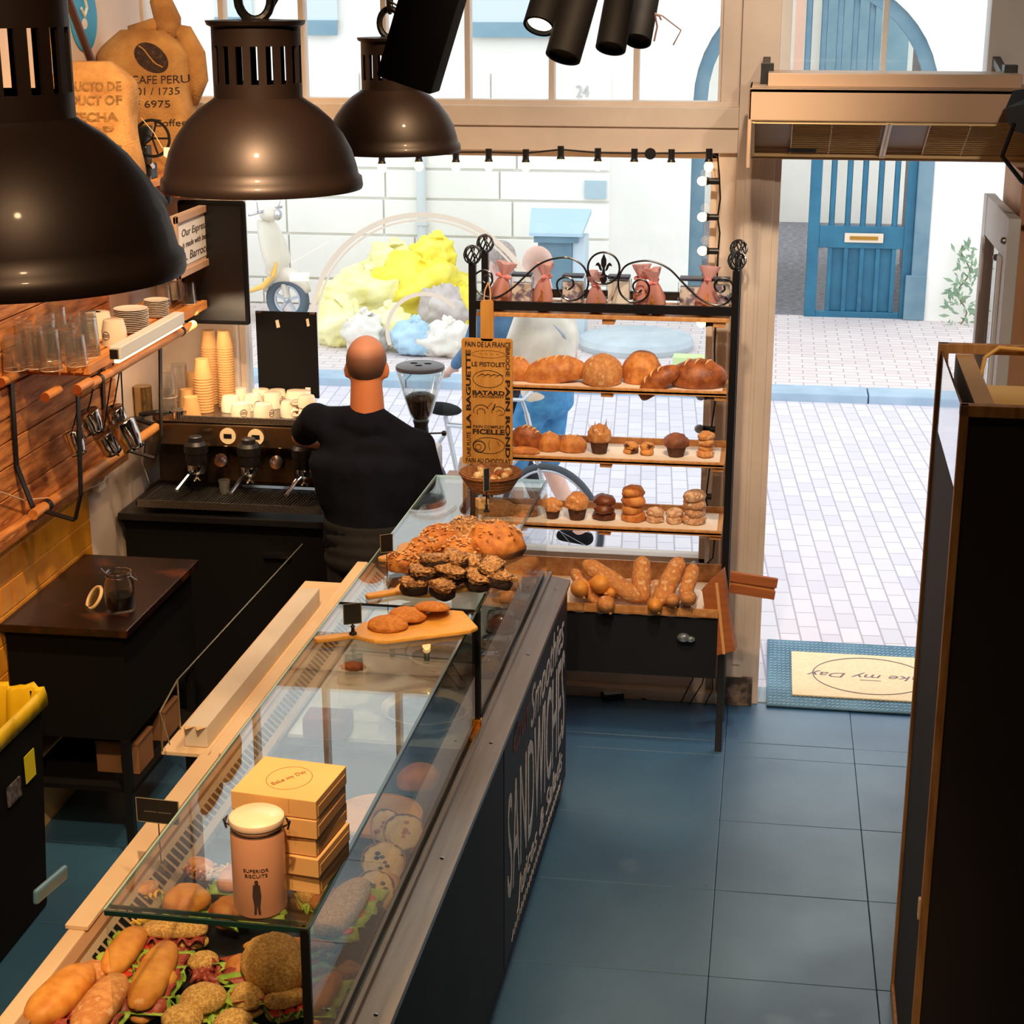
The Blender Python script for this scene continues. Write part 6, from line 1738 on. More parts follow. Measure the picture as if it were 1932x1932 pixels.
# --- shelf 2 : pastries
Z2 = z2 + .008
lf(985, 62, 52, 'croissant-shaped golden pastry beside the hanging board, second shelf', mt=m_crustd, z=Z2, seed=11, name='pastry', ns=4, tilt=(0, R(25)), ratio=.5)
lf(990, 56, 14, 'flat golden turnover under the curved pastry on the second shelf', mt=m_crust, z=Z2, seed=12, name='pastry', ns=0, dy=.03)
lf(1037, 42, 38, 'plump golden roll on the second shelf, left of the twin rolls', mt=m_crust, z=Z2, seed=13, name='roll', ns=1, ratio=.9)
lf(1082, 52, 34, 'two-tone folded pastry on the second shelf, left of the tall muffin', mt=m_crust, z=Z2, seed=14, name='pastry', ns=2, ratio=.7)
def muffin(p, r, h, label, mt, g=None, petals=False):
    o = thing('muffin', label, 'muffin', p, group=g)
    M().lathe([(0, 0), (r * .62, 0), (r * .85, h * .5), (0, h * .5)], 24, wob=lambda q: 1 + .03 * math.sin(q * 18)).build('paper_case', m_muf, o)
    blob_mesh(r, r, h * .42, .16, 2.5, int(p[0] * 50) % 17, flat=.4).build('muffin_top', mt, o, smooth=True, loc=(0, 0, h * .42))
    if petals:
        m = M()
        for i in range(6):
            a = 2 * PI * i / 6; m.add([(r * .7 * math.cos(a - .35), r * .7 * math.sin(a - .35), h * .4), (r * .7 * math.cos(a + .35), r * .7 * math.sin(a + .35), h * .4), (r * 1.0 * math.cos(a), r * 1.0 * math.sin(a), h * (1.05 + .1 * (i % 2)))], [(0, 1, 2)])
        m.build('paper_points', mat('muffin_parchment', (206, 150, 104), rough=.8), o, solid=.001)
    return o
p = onshelf(1133, Z2, .09); muffin(p, .05, .12, 'tall muffin in pointed brown paper on the second shelf', m_crustf, petals=True)
def cluster(px, z, n, r, mt, label, dy=.1, seed=0, name='pastry', lay=2):
    o = onshelf(px, z, dy); m = M(); rnd = random.Random(seed)
    for i in range(n):
        k = i % 2; 
        bm_ = blob_mesh(r, r * .8, r * .55, .15, 2, seed + i, flat=.5, nu=16, nv=10)
        off = Vector(((k - .5) * r * 1.5 if lay == 2 else (k - .5) * .01, rnd.uniform(-.01, .01), (i // lay) * r * .85))
        b = len(m.v); m.v += [tuple(Vector(v) + off) for v in bm_.v]; m.f += [tuple(b + j for j in f) for f in bm_.f]
    return m.build(name, mt, smooth=True, loc=o, label=label, cat='pastry')
def pile(px, z, n, r, mt, lab, where, dy=.1, lay=2, name='pastry', grp=None):
    o = onshelf(px, z, dy); rnd = random.Random(px)
    me = None
    for i in range(n):
        k = i % lay
        off = Vector((((k - .5) * r * 2.05 if lay == 2 else rnd.uniform(-.004, .004)), rnd.uniform(-.008, .008), (i // lay) * r * .66))
        if me is None:
            b = blob_mesh(r, r * .85, r * .58, .14, 2, px, flat=.5, nu=18, nv=12).build(name, mt, smooth=True, cat='pastry'); me = b
        else: b = me.copy(); COL.objects.link(b)
        b.location = o + off; b.rotation_euler = (0, 0, i * 1.3)
        rows = ['bottom', 'middle', 'upper', 'top'] if n // lay > 2 else ['bottom', 'top']
        pos = rows[min(i // lay, len(rows) - 1)]
        b['label'] = lab + ' ' + where + ', ' + pos + ' layer' + ((' left', ' right')[k] if lay == 2 else '')
        if grp: b['group'] = grp
m_cc = mat('chocolate_chip_bun', (214, 146, 74), (70, 36, 22), scale=26, rough=.6, ramp=(.5, .62), bump=.2, bscale=30)
pile(1209, Z2, 4, .033, m_cc, 'chocolate-marbled bun', 'in the pile of four on the second shelf', name='chocolate_bun', grp='chocolate marbled buns on the second shelf')
m_rose = mat('swirled_brown', (150, 92, 62), (110, 62, 42), scale=12, rough=.55, bump=.3, bscale=30)
muffin(onshelf(1280, Z2, .09), .052, .095, 'rosette-topped brown muffin on the second shelf, right of the chocolate buns', m_rose)
pile(1336, Z2, 4, .038, m_crustf, 'flat floury roll', 'in the small stack at the right of the second shelf', lay=1, name='flat_roll', grp='stacked flat rolls on the second shelf')
# --- shelf 3
Z3 = z3 + .008
lf(935, 74, 34, 'long sprinkled roll at the left of the third shelf, behind the glass', mt=m_crustf, z=Z3, seed=21, name='roll', ns=0)
lf(990, 54, 24, 'pale flat pastry on the third shelf behind the glass corner', mt=m_crustf, z=Z3, seed=22, name='pastry', ns=0)
muffin(onshelf(1043, Z3, .09), .046, .085, 'small brown muffin on the third shelf at the glass corner', m_crustf)
muffin(onshelf(1092, Z3, .09), .052, .115, 'pale crowned muffin in a brown case on the third shelf', m_crustf)
m_loafb = mat('brown_brioche', (120, 62, 30), (84, 40, 20), scale=8, rough=.45, bump=.2, bscale=30, c3=(160, 96, 52))
pile(1143, Z3, 3, .05, m_loafb, 'dark brown glazed roll', 'in the pile right of the pale muffin, third shelf', lay=1, name='glazed_roll', grp='dark glazed rolls on the third shelf')
pile(1200, Z3, 4, .054, m_cc if False else m_crust, 'sugar-flecked golden bun', 'in the pile in the middle of the third shelf', lay=1, name='sugar_bun', grp='sugar-flecked buns on the third shelf')
pile(1262, Z3, 4, .04, m_flour, 'icing-dusted twist', 'in the pile of four on the third shelf', name='dusted_twist', grp='dusted twists on the third shelf')
pile(1320, Z3, 4, .052, m_flour, 'thickly sugared bun', 'in the stack at the right of the third shelf', lay=1, name='sugared_bun', grp='sugared buns on the third shelf')
# --- baguettes in the lowest shelf
ZL = zl + .014
def baguette(q0, q1, wpx_, za, zb_, Ya, Yb, mt, label, name='baguette'):
    a = P(q0[0], q0[1], Y=Ya); b = P(q1[0], q1[1], Y=Yb)
    d = b - a; L_ = d.length; r = wpx(wpx_, a) / 2
    m = M(); n = 14
    pts = []; rs = []
    for i in range(n + 1):
        t = i / n; pts.append(Vector((0, 0, -L_ / 2 + L_ * t))); rs.append(r * max(.12, (1 - abs(2 * t - 1) ** 5)) ** .6 * (1 + .05 * math.sin(t * 17)))
    m.tube(pts, rs, 14)
    o = m.build(name, mt, smooth=True, loc=(a + b) / 2, label=label, cat='bread', group='baguettes and stick loaves in the lowest rack basket')
    o.rotation_euler = d.to_track_quat('Z', 'Y').to_euler()
    s = M()
    for i in range(3):
        z = -L_ * .28 + i * L_ * .26; s.tube([(r * .5 * math.cos(k * .4 - 1.2), -r * .95 , z + k * r * .35) for k in range(5)], [.001, r * .12, r * .16, r * .12, .001], 6)
    s.build('score_marks', m_score, o)
    return o
yb_ = RF - .06
for i, (q0, q1, w_, Ya, Yb, mt, lab) in enumerate((
    ((1100, 1060), (1212, 1135), 36, yb_ + .0, yb_ - .05, m_crustf, 'long baguette sloping down to the right across the others'),
    ((1080, 1075), (1130, 1140), 26, yb_ + .05, yb_ - .06, m_crustf, 'dark stick loaf leaning at the left of the basket'),
    ((1212, 1050), (1208, 1140), 36, yb_ + .08, yb_ - .03, m_crustf, 'upright baguette in the middle of the basket'),
    ((1285, 1052), (1240, 1145), 36, yb_ + .08, yb_ - .05, m_crustf, 'upright baguette leaning left at the right of the basket'),
    ((1310, 1065), (1290, 1130), 28, yb_ + .06, yb_ - .06, m_crustf, 'short floury stick loaf at the far right of the basket'),
    ((1120, 1095), (1136, 1104), 36, yb_ + .1, yb_ - .1, m_soft, 'round-ended roll showing its end beneath the sloping baguette'),
    ((1145, 1118), (1153, 1119), 22, yb_ + .1, yb_ - .09, m_soft, 'small roll end below the sloping baguette'),
    ((1140, 1135), (1144, 1142), 34, yb_ + .1, yb_ - .16, m_crustf, 'stick loaf end hanging over the front edge at the left'),
    ((1235, 1138), (1236, 1144), 28, yb_ + .1, yb_ - .15, m_soft, 'orange roll end at the front below the upright baguettes'),
    ((1270, 1130), (1268, 1134), 26, yb_ + .1, yb_ - .14, m_crustf, 'ring-marked roll end at the front right'),
    ((1300, 1126), (1298, 1130), 30, yb_ + .1, yb_ - .13, m_crustf, 'floury roll end at the front right corner'),
    ((1093, 1108), (1094, 1112), 34, yb_ + .1, yb_ - .12, m_soft, 'speckled orange roll by the end of the counter'))):
    baguette(q0, q1, w_, 0, 0, Ya, Yb, mt, lab)
for i, (px, lab) in enumerate(((1147, 'floury white roll behind the sloping baguette, left'), (1170, 'floury white roll behind the sloping baguette, right'), (1240, 'floury white roll behind the upright baguettes'), (1190, 'floury white roll low behind the middle baguette'))):
    p = P(px, 1075, Y=RF + .09)
    loaf((p.x, RF + .06, ZL), .05, .045, .07, m_flour, i, lab, 'floury_roll', i + 40, ns=0, amp=.05)

# --- jars and pink bags on the top board
Zt = zt + .01
m_label = mat('jar_print', (130, 116, 140), (226, 214, 206), scale=26, rough=.6, ramp=(.42, .5))
for i, (px, w_, lab) in enumerate(((985, 42, 'clear square jar with a dark lid on top of the rack, left of the middle'), (1080, 44, 'clear square jar with a dark lid behind the left scroll'), (1165, 46, 'pale tin with printing on top of the rack, right of the fleur-de-lis'), (1300, 50, 'clear jar with dark lid near the right end of the rack top'), (1352, 44, 'clear jar with printing at the right end of the rack top'))):
    p = onshelf(px, Zt, .12); r = wpx(w_, p) / 2
    o = thing('storage_jar', lab, 'jar', p)
    M().box(-r, r, -r * .7, r * .7, 0, .13).build('jar_body', m_jar, o, bevel=.008)
    M().box(-r * .85, r * .85, -r * .6, r * .6, .003, .1 + .01 * (i % 3)).build('jar_contents', m_label if i != 2 else m_paper, o)
    M().box(-r * .9, r * .9, -r * .65, r * .65, .13, .142).build('jar_lid', mat('jar_lid_dark', (40, 44, 66), rough=.5), o, bevel=.003)
m_cello = thin('pink_cellophane', (240, 190, 182), .65)
m_grl_ = mat('granola', (196, 130, 70), (140, 84, 40), scale=50, rough=.7, bump=.6, bscale=60)
for i, (px, h, lab) in enumerate(((938, .165, 'pink-tied bag of granola at the left end of the rack top'), (1025, .165, 'pink-tied bag between the first two jars on the rack top'), (1123, .14, 'pink-tied bag below the fleur-de-lis on the rack top'), (1210, .165, 'pink-tied bag standing right of the printed tin'), (1240, .155, 'pink-tied bag beside the right scroll'), (1325, .165, 'pink-tied bag leaning between the two right-hand jars'))):
    p = onshelf(px, Zt, .05); o = thing('gift_bag', lab, 'bag', p)
    blob_mesh(.034, .028, h * .42, .12, 2, i + 60, flat=.6).build('bag_contents', m_grl_, o, smooth=True)
    M().lathe([(.036, h * .1), (.037, h * .45), (.02, h * .75), (.009, h * .85), (.03, h * 1.1), (.036, h * 1.2)], 18, caps=False, wob=lambda q: 1 + .3 * math.sin(q * 3 + i) + .12 * math.sin(q * 7)).build('cellophane', m_cello, o, smooth=True)
    o.rotation_euler = (.12 * math.sin(i * 2.3), .2 * math.cos(i * 1.7), i)
    M().tube([(.012 * math.cos(a), .012 * math.sin(a), h * .85) for a in [2 * PI * k / 12 for k in range(12)]], .004, 6, closed=True).ball((.018, -.008, h * .86), (.016, .006, .01)).ball((-.018, -.008, h * .88), (.016, .006, .01)).build('ribbon', mat('pink_ribbon', (226, 140, 140), rough=.5), o)

# --- hanging wooden board with French bread names
bx = P(920, 760, Y=RF - .04)
hb_ = thing('hanging_board', 'long wooden paddle board lettered with French bread names, hanging from the bread rack', 'board', (bx.x, RF - .045, P(920, 875, Y=RF - .04).z))
Wb = wpx(96, bx) / 2; Hb = P(920, 638, Y=RF - .04).z - hb_.location.z; Ht = P(920, 566, Y=RF - .04).z - hb_.location.z; wn = wpx(12, bx)
def rr_(x0, x1, z0, z1, r):
    pts = []
    for cx, cz_, a0 in ((x1 - r, z0 + r, -90), (x1 - r, z1 - r, 0), (x0 + r, z1 - r, 90), (x0 + r, z0 + r, 180)):
        for k in range(5):
            a = R(a0 + k * 22.5); pts.append((cx + r * math.cos(a), cz_ + r * math.sin(a)))
    return pts
mB = M(Matrix.Rotation(PI / 2, 4, 'X'))
mB.prism(rr_(-Wb, Wb, 0, Hb, .012), -.008, .008)
mB.prism(rr_(-wn, wn, Hb - .01, Ht, .012), -.008, .008)
mB.build('board_body', mat('paddle_bamboo', (218, 158, 78), (200, 138, 60), scale=4, rough=.5, stretch=(10, 1, 1)), hb_)
m_burn = mat('burnt_lettering', (44, 26, 16), rough=.8)
def bt(s, u, v, wd, h, vert=0, bold=0.0):
    x = -Wb + u * 2 * Wb; z = v * Hb
    if vert == 1: mt = frame_mtx((x, -.0085, z), (0, 0, 1), (-1, 0, 0))
    elif vert == -1: mt = frame_mtx((x, -.0085, z), (0, 0, -1), (1, 0, 0))
    else: mt = frame_mtx((x, -.0085, z), (1, 0, 0), (0, 0, 1))
    text(s, .03, m_burn, hb_, mt, width=wd * 2 * Wb if not vert else wd * Hb, height=h * Hb * (1.0 if not vert else 1.15), ext=.0004, bold=.0006 + bold)
bt('PAIN DE LA FRANCE', .52, .955, .9, .042)
bt('LE PISTOLET', .53, .80, .66, .036)
bt('BATARD', .53, .575, .64, .036, bold=.0006); bt('LE CROISSANT', .53, .545, .62, .018)
bt('PAIN COMPLET', .53, .305, .62, .024); bt('FICELLE', .53, .265, .64, .042, bold=.0006)
bt('PAIN AU CHOCOLAT', .52, .03, .9, .04)
bt('LA BAGUETTE', .13, .6, .62, .075 / 1.0 * 0.45, 1, bold=.0006); bt('UNE FLUTE', .13, .16, .2, .028, 1)
bt('BRIOCHE', .91, .82, .22, .028, -1); bt('PAIN ROND', .91, .37, .62, .033, -1, bold=.0006)
dr = M()
def lz(u, v): return (-Wb + u * 2 * Wb, -.0088, v * Hb)
def loopc(cu, cv, ru, rv, n=24, a0=0, a1=360): return [lz(cu + ru * math.cos(R(a0 + (a1 - a0) * i / n)), cv + rv * math.sin(R(a0 + (a1 - a0) * i / n))) for i in range(n + (0 if a1 - a0 == 360 else 1))]
dr.tube(loopc(.53, .88, .33, .028), .0006, 4, closed=True)
for k in range(4): dr.tube([lz(.35 + k * .11, .885), lz(.4 + k * .11, .878)], .0006, 4)
dr.build('baguette_drawing', m_burn, hb_)
dr = M().tube(loopc(.52, .685, .3, .068), .0012, 4, closed=True)
for k in range(4): dr.tube([lz(.3 + k * .12, .70), lz(.4 + k * .12, .725), lz(.5 + k * .11, .712)], [.0006, .002, .0006], 5)
dr.build('loaf_drawing', m_burn, hb_)
dr = M().tube(loopc(.38, .43, .15, .05, 14, 20, 200), .0014, 4).tube(loopc(.38, .42, .08, .03, 12, -20, 220), .0014, 4).tube(loopc(.72, .43, .13, .04, 12, -60, 200), .0012, 4).tube(loopc(.74, .42, .06, .02, 10, -100, 160), .001, 4)
dr.tube([lz(.5, .46), lz(.6, .5)], .0012, 4).tube([lz(.62, .44), lz(.66, .49)], .0025, 4).build('croissant_drawing', m_burn, hb_)
dr = M().tube(loopc(.53, .155, .32, .065), .0012, 4, closed=True).tube(loopc(.34, .145, .12, .045), .002, 4, closed=True).tube(loopc(.32, .14, .06, .022), .0012, 4, closed=True)
dr.tube([lz(.55, .2), lz(.53, .16), lz(.55, .12)], .001, 4).tube([lz(.7, .19), lz(.75, .15)], .001, 4).build('roll_drawing', m_burn, hb_)
st_ = M(); a_ = lz(.5, 0)
zt2 = P(918, 548, Y=RF - .03).z - hb_.location.z
st_.tube([(-.0, .0, Ht - .02), (-.014, .005, Ht), (-.012, .02, zt2), (.0, .035, zt2 + .03)], .003, 6).tube([(0, 0, Ht - .02), (.014, .005, Ht), (.01, .02, zt2), (0, .035, zt2 + .03)], .003, 6)
st_.build('string_loop', mat('jute_string', (206, 160, 110), rough=.9), hb_)

# --- brown wrapped box hung on the rack post and the second one behind the column
m_kc = mat('kraft_corrugated', (176, 104, 54), (156, 86, 42), scale=3, rough=.7, stretch=(1, 1, 12))
ob = thing('kraft_dispenser', 'long brown cardboard dispenser leaning on the right rack post', 'dispenser', P(1355, 1165, Y=RF - .1))
o0 = Vector(ob.location)
pa = [P(1362, 1078, Y=RF - .05), P(1325, 1112, Y=RF - .14), P(1342, 1240, Y=RF - .12), P(1386, 1226, Y=RF - .06), P(1362, 1090, Y=RF - .04)]
pf = [P(*q, Y=RF - .12) - o0 for q in ((1362, 1076), (1324, 1112), (1342, 1240), (1386, 1228), (1380, 1200))]
v1 = [tuple(p) for p in pf]; v2 = [tuple(p + Vector((.012, .05, 0))) for p in pf]
M().add(v1 + v2, [(0, 1, 2, 3, 4)] + [(9, 8, 7, 6, 5)] + [(i, 5 + i, 5 + (i + 1) % 5, (i + 1) % 5) for i in range(5)]).build('dispenser_body', m_kc, ob, bevel=.002)
e1 = P(1352, 1100, Y=RF - .123) - o0; e2 = P(1366, 1234, Y=RF - .123) - o0
M().bar(e1, e2, .012, .004, up=(0, 1, 0)).build('bright_flute', mat('pale_kraft', (226, 170, 110), rough=.7), ob)
ob2 = thing('kraft_shelf', 'brown cardboard bracket sticking out right of the rack across the column', 'bracket', P(1420, 1105, Y=RF - .03))
o0 = Vector(ob2.location)
a = P(1378, 1078, Y=RF - .0) - o0; b = P(1467, 1092, Y=RF - .0) - o0; s_ = wpx(1, o0)
M().bar(a + Vector((0, 0, -9 * s_)), b + Vector((0, 0, -9 * s_)), .02, 18 * s_).build('upper_flap', m_kc, ob2, bevel=.001)
M().bar(a + Vector((0, .004, -23 * s_)), b + Vector((-.01, .004, -23 * s_)), .008, 12 * s_).build('inner_strip', mat('pale_kraft', (226, 170, 110)), ob2)
M().bar(a + Vector((0, -.002, -33 * s_)), b + Vector((-.008, -.002, -33 * s_)), .02, 16 * s_).build('lower_flap', m_kc, ob2, bevel=.001)

# --- things on top of the glass case
GT = GZ + .001
def G(px, py, dz=0): return P(px, py, Z=GT + dz)
def paddle(q0, q1, w_px, label, th=.014, name='serving_board', hl=.32):
    a = G(*q0); b = G(*q1); d = b - a; L_ = d.length; rz = math.atan2(d.y, d.x); hw = wpx(w_px, a) / 2 * 1.6
    pts = []
    h0 = L_ * hl
    def add(x, y): pts.append((x, y))
    for k in range(9): 
        t = R(90 + k * 22.5); add(.016 + .016 * math.cos(t), .017 * math.sin(t))
    add(h0 * .7, -.018); add(h0, -hw * .85); add(h0 * 1.2, -hw); add(L_ - .03, -hw * 1.02); add(L_, -hw * .8); add(L_, hw * .8); add(L_ - .03, hw * 1.02); add(h0 * 1.2, hw); add(h0, hw * .85); add(h0 * .7, .018)
    o = M().prism(pts, 0, th).build(name, m_board, loc=a, rz=rz, bevel=.004, label=label, cat='board')
    return o
paddle((592, 1212), (888, 1175), 72, 'bamboo paddle board with three cookies on top of the glass case', hl=.34)
paddle((690, 1130), (960, 1085), 62, 'bamboo board under the nut slices, on the far glass top', hl=.3)
paddle((715, 1060), (900, 1010), 52, 'small board with a rounded handle under the scones on the far glass top', hl=.3)
ck0 = None
for i, (px, py, lab) in enumerate(((732, 1182, 'golden cookie lying flat at the left of the paddle board'), (770, 1168, 'golden cookie in the middle of the three, leaning on its neighbour'), (815, 1158, 'golden cookie farthest right on the paddle board'))):
    p = G(px, py, .016); r = wpx(36, p)
    o = blob_mesh(r * 1.08, r * .95, .02, .05, 3, i + 70, flat=.2).build('cookie', m_cookie, smooth=True, loc=p + Vector((0, 0, .003 + .006 * i)), rot=(R(5), R(6 * i), i), label=lab, cat='cookie', group=None)
# scones
for i, (px, py, r_, lab) in enumerate(((760, 1062, 32, 'golden scone at the left end of the pastry pile'), (830, 1025, 44, 'almond-topped scone behind the nut slices'), (880, 1012, 46, 'almond-topped scone between its neighbours at the back of the pile'), (935, 1032, 56, 'largest golden almond scone at the right end of the pile'), (800, 1045, 40, 'flaky almond scone in the middle left of the pile'), (868, 1045, 42, 'flaky almond scone above the chocolate slices'))):
    p = G(px, py + 12, .012); r = wpx(r_, p)
    o = blob_mesh(r, r * .85, r * .75, .2, 2.2, i + 90, flat=.45).build('scone', m_nut if i == 2 else m_crust, smooth=True, loc=p, rz=i, label=lab, cat='scone')
    fk = M(); rnd = random.Random(i)
    for k in range(80):
        a = rnd.uniform(0, 2 * PI); e = rnd.uniform(.3, 1.35); v = Vector((math.cos(e) * math.cos(a) * r, math.cos(e) * math.sin(a) * r * .85, math.sin(e) * r * .75 + r * .34)) * 1.03
        u = Vector((rnd.uniform(-1, 1), rnd.uniform(-1, 1), rnd.uniform(-.4, .4))).normalized() * .008; w2 = u.cross(Vector((0, 0, 1))) * .7
        fk.add([v - u, v + w2 + Vector((0, 0, .002)), v + u, v - w2], [(0, 1, 2, 3)])
    fk.build('almond_flakes', mat('almond_flakes', (230, 190, 140), (206, 156, 100), scale=20, rough=.6), o, kind='stuff')
# chocolate nut slices
rnd = random.Random(12)
for i, (px, py, r_, lv, lab) in enumerate(((780, 1112, 30, 0, 'chocolate nut slice at the front left corner of the pile'), (835, 1118, 30, 0, 'chocolate nut slice at the front, beside the board handle'), (795, 1090, 36, 1, 'chocolate nut slice on the left of the upper layer'), (845, 1088, 36, 1, 'chocolate nut slice in the middle of the upper layer'), (895, 1098, 34, 0, 'chocolate nut slice right of the front middle'), (940, 1100, 30, 0, 'chocolate nut slice at the right front corner of the pile'), (880, 1070, 34, 1, 'chocolate nut slice under the almond scones'), (925, 1078, 32, 1, 'chocolate nut slice on the right of the upper layer'), (820, 1068, 32, 2, 'chocolate nut slice on the top layer, left'), (860, 1062, 30, 2, 'chocolate nut slice on the top layer, right'))):
    p = G(px, py + 8, .015 + .026 * lv); s = wpx(r_, p) * .85
    o = thing('nut_slice', lab, 'cake', p, rnd.uniform(0, 3)); o.rotation_euler = (rnd.uniform(-.25, .25), rnd.uniform(-.25, .25), rnd.uniform(0, 3))
    blob_mesh(s, s * .75, .022, .08, 2, i, flat=.9, pw=.55).build('cake_base', m_choc, o, smooth=True)
    blob_mesh(s * .98, s * .74, .014, .35, 6, i + 5, flat=.3, pw=.6).build('nut_topping', m_nut, o, smooth=True, loc=(0, 0, .034))
# price signs on the glass
def sign(px, py, wpx_, hpx, label, base, zb, style, rz=0, Yoff=0):
    b = P(*base, Z=zb); top = P(px, py, Y=b.y); o = thing('price_sign', label, 'sign', b, rz)
    hw = wpx(wpx_, b) / 2; hh = wpx(hpx, b) / 2; zc = top.z - b.z
    M().box(-hw, hw, -.001, .001, zc - hh, zc + hh).build('sign_plate', mat('black_card', (24, 24, 26), rough=.5), o)
    M().box(-hw - .001, hw + .001, -.0006, .0014, zc + hh - .002, zc + hh + .001).box(-hw - .001, -hw + .001, -.0012, .0014, zc - hh, zc + hh).box(hw - .001, hw + .001, -.0012, .0014, zc - hh, zc + hh).box(-hw, hw, -.0012, .0014, zc - hh - .001, zc - hh + .001).build('sign_edge', mat('sign_edge', (150, 140, 118), rough=.5), o)
    if style == 'peg':
        M().lathe([(0, 0), (.012, 0), (.012, .004), (.006, .008), (.005, .02), (.008, .024), (.003, .028), (.003, zc - hh)], 16).build('sign_stand', m_black, o, auto=40)
    else:
        M().box(-.011, .011, -.011, .011, 0, .024).build('clear_cube', m_jar, o, bevel=.002)
        M().tube([(0, 0, .02), (0, 0, zc - hh)], .0015, 6).build('sign_rod', m_black, o)
    return o, hw, zc
sign(663, 1158, 34, 40, 'small black price sign on a turned black foot beside the cookies', (666, 1196), GT + .015, 'peg', rz=R(25))
sign(729, 1025, 24, 34, 'small black price sign on a clear cube beside the nut slices', (731, 1102), GT, 'cube', rz=R(30))
s_o, hw, zc = sign(286, 1530, 84, 48, 'black price sign with faint writing near the stacked kraft boxes', (305, 1642), 1.0, 'cube', rz=R(-4))
text('sandwich carpaccio', .01, mat('faint_ink', (120, 112, 100), rough=.7), s_o, frame_mtx((0, -.0015, zc - .002), (1, 0, 0), (0, 0, 1)), width=hw * 1.3, height=.004)
sign(908, 905, 16, 44, 'black price sign seen edge on in front of the bread basket', (918, 965), GT, 'peg', rz=R(60))
# pale wooden block holding it
p = G(912, 962); M().box(-.02, .02, -.02, .02, 0, .035).build('wooden_block', mat('pale_block', (216, 176, 120), rough=.6), loc=p + Vector((-.01, .03, 0)), rz=.5, bevel=.002, label='pale wooden block in front of the bread basket', cat='block')
# basket of bread samples
p = G(926, 925); r = wpx(57, p)
bk = thing('bread_basket', 'round woven basket of bread samples at the far end of the glass top', 'basket', p)
m_wick = mat('woven_cane', (176, 116, 66), (130, 78, 40), scale=60, rough=.7, bump=.8, bscale=120, stretch=(1, 1, 3))
M().lathe([(0, 0), (r * .6, 0), (r * .85, r * .28), (r, r * .62), (r * 1.03, r * .66), (r * .97, r * .66), (r * .8, r * .3), (r * .55, .012), (0, .012)], 40, caps=False, wob=lambda q: 1 + .008 * math.sin(q * 40)).build('basket_weave', m_wick, bk, smooth=True)
cl = M()
for k in range(5): cl.tube([(r * (.7 + .08 * k) * math.cos(a), r * (.7 + .08 * k) * math.sin(a), r * (.1 + .125 * k)) for a in [2 * PI * i / 40 for i in range(40)]], .004, 6, closed=True)
cl.build('cane_coils', m_wick, bk)
rnd = random.Random(6); c0 = None
mats_ = (m_crumb, m_crust, m_crumb, m_crustd)
for i in range(16):
    a = rnd.uniform(0, 2 * PI); q = r * .68 * math.sqrt(rnd.random()); s = rnd.uniform(.011, .017)
    b = blob_mesh(s * 1.2, s, s, .3, 2, i + 200, flat=.7, nu=10, nv=8).build('bread_cube', mats_[i % 4], smooth=True, loc=p + Vector((q * math.cos(a), q * math.sin(a), r * .42 + rnd.uniform(0, .012))), rz=a,
        label='small bread sample cube heaped in the round woven basket', cat='bread', group='bread samples in the basket')
bm2 = blob_mesh(r * .78, r * .78, r * .2, .1, 3, 9, flat=.3).build('sample_heap', m_crumb, bk, smooth=True, loc=(0, 0, r * .22), kind='stuff')
# kraft boxes
A = G(433, 1495, .0)
bz0 = GT
def Gz(px, py, z): return P(px, py, Z=z)
ztop = 1.33 + .225
c1_, c2_, c3_, c4_ = (Gz(433, 1493, ztop), Gz(504, 1417, ztop), Gz(652, 1446, ztop), Gz(594, 1514, ztop))
bw_ = (c4_ - c1_).length; bd_ = (c2_ - c1_).length; rzb = math.atan2((c4_ - c1_).y, (c4_ - c1_).x)
cen = (c1_ + c2_ + c3_ + c4_) / 4
m_kbox = mat('kraft_box', (226, 180, 118), (214, 166, 104), scale=3, rough=.7)
m_kside = mat('kraft_box_edge', (196, 146, 88), rough=.7)
nb_ = 5; bh = (ztop - bz0) / nb_
ords = ('lowest', 'second from the bottom', 'middle', 'second from the top', 'topmost')
k0 = None
for i in range(nb_):
    z = bz0 + bh * i; off = Vector((.004 * math.sin(i * 2), .004 * math.cos(i * 3), 0)); 
    if i == nb_ - 1: off = Vector((0, 0, 0))
    o = thing('kraft_box', 'flat kraft box, ' + ords[i] + ' of the stack on the glass case', 'box', (cen.x + off.x, cen.y + off.y, z), rzb + (.02 * math.sin(i * 5) if i < nb_ - 1 else 0), group='stacked kraft boxes')
    w_, d_ = bw_ / 2, (c3_ - c4_).length / 2
    M().box(-w_, w_, -d_, d_, 0, bh - .002).build('box_body', m_kbox, o, bevel=.0015)
    M().box(w_, w_ + .0015, -d_ * .9, d_ * .9, .004, bh * .6).build('box_flap', m_kside, o)
    M().box(w_ * .35, w_ * .37, -d_ - .001, -d_, .01, bh - .004).build('box_seam', m_kside, o)
    if i == nb_ - 1:
        tp = M(); tp.tube([(.0 + w_ * .5 * math.cos(a), .0 + d_ * .62 * math.sin(a), bh - .0018) for a in [2 * PI * k / 40 for k in range(40)]], .0008, 4, closed=True)
        tp.build('round_stamp', mat('stamp_brown', (150, 108, 70), rough=.8), o)
        text('Bake my Day', .02, mat('stamp_brown', (150, 108, 70)), o, frame_mtx((0, 0, bh - .0015), (.5, .85, 0), (-.85, .5, 0)), width=w_ * .95, height=.018, shear=.2)
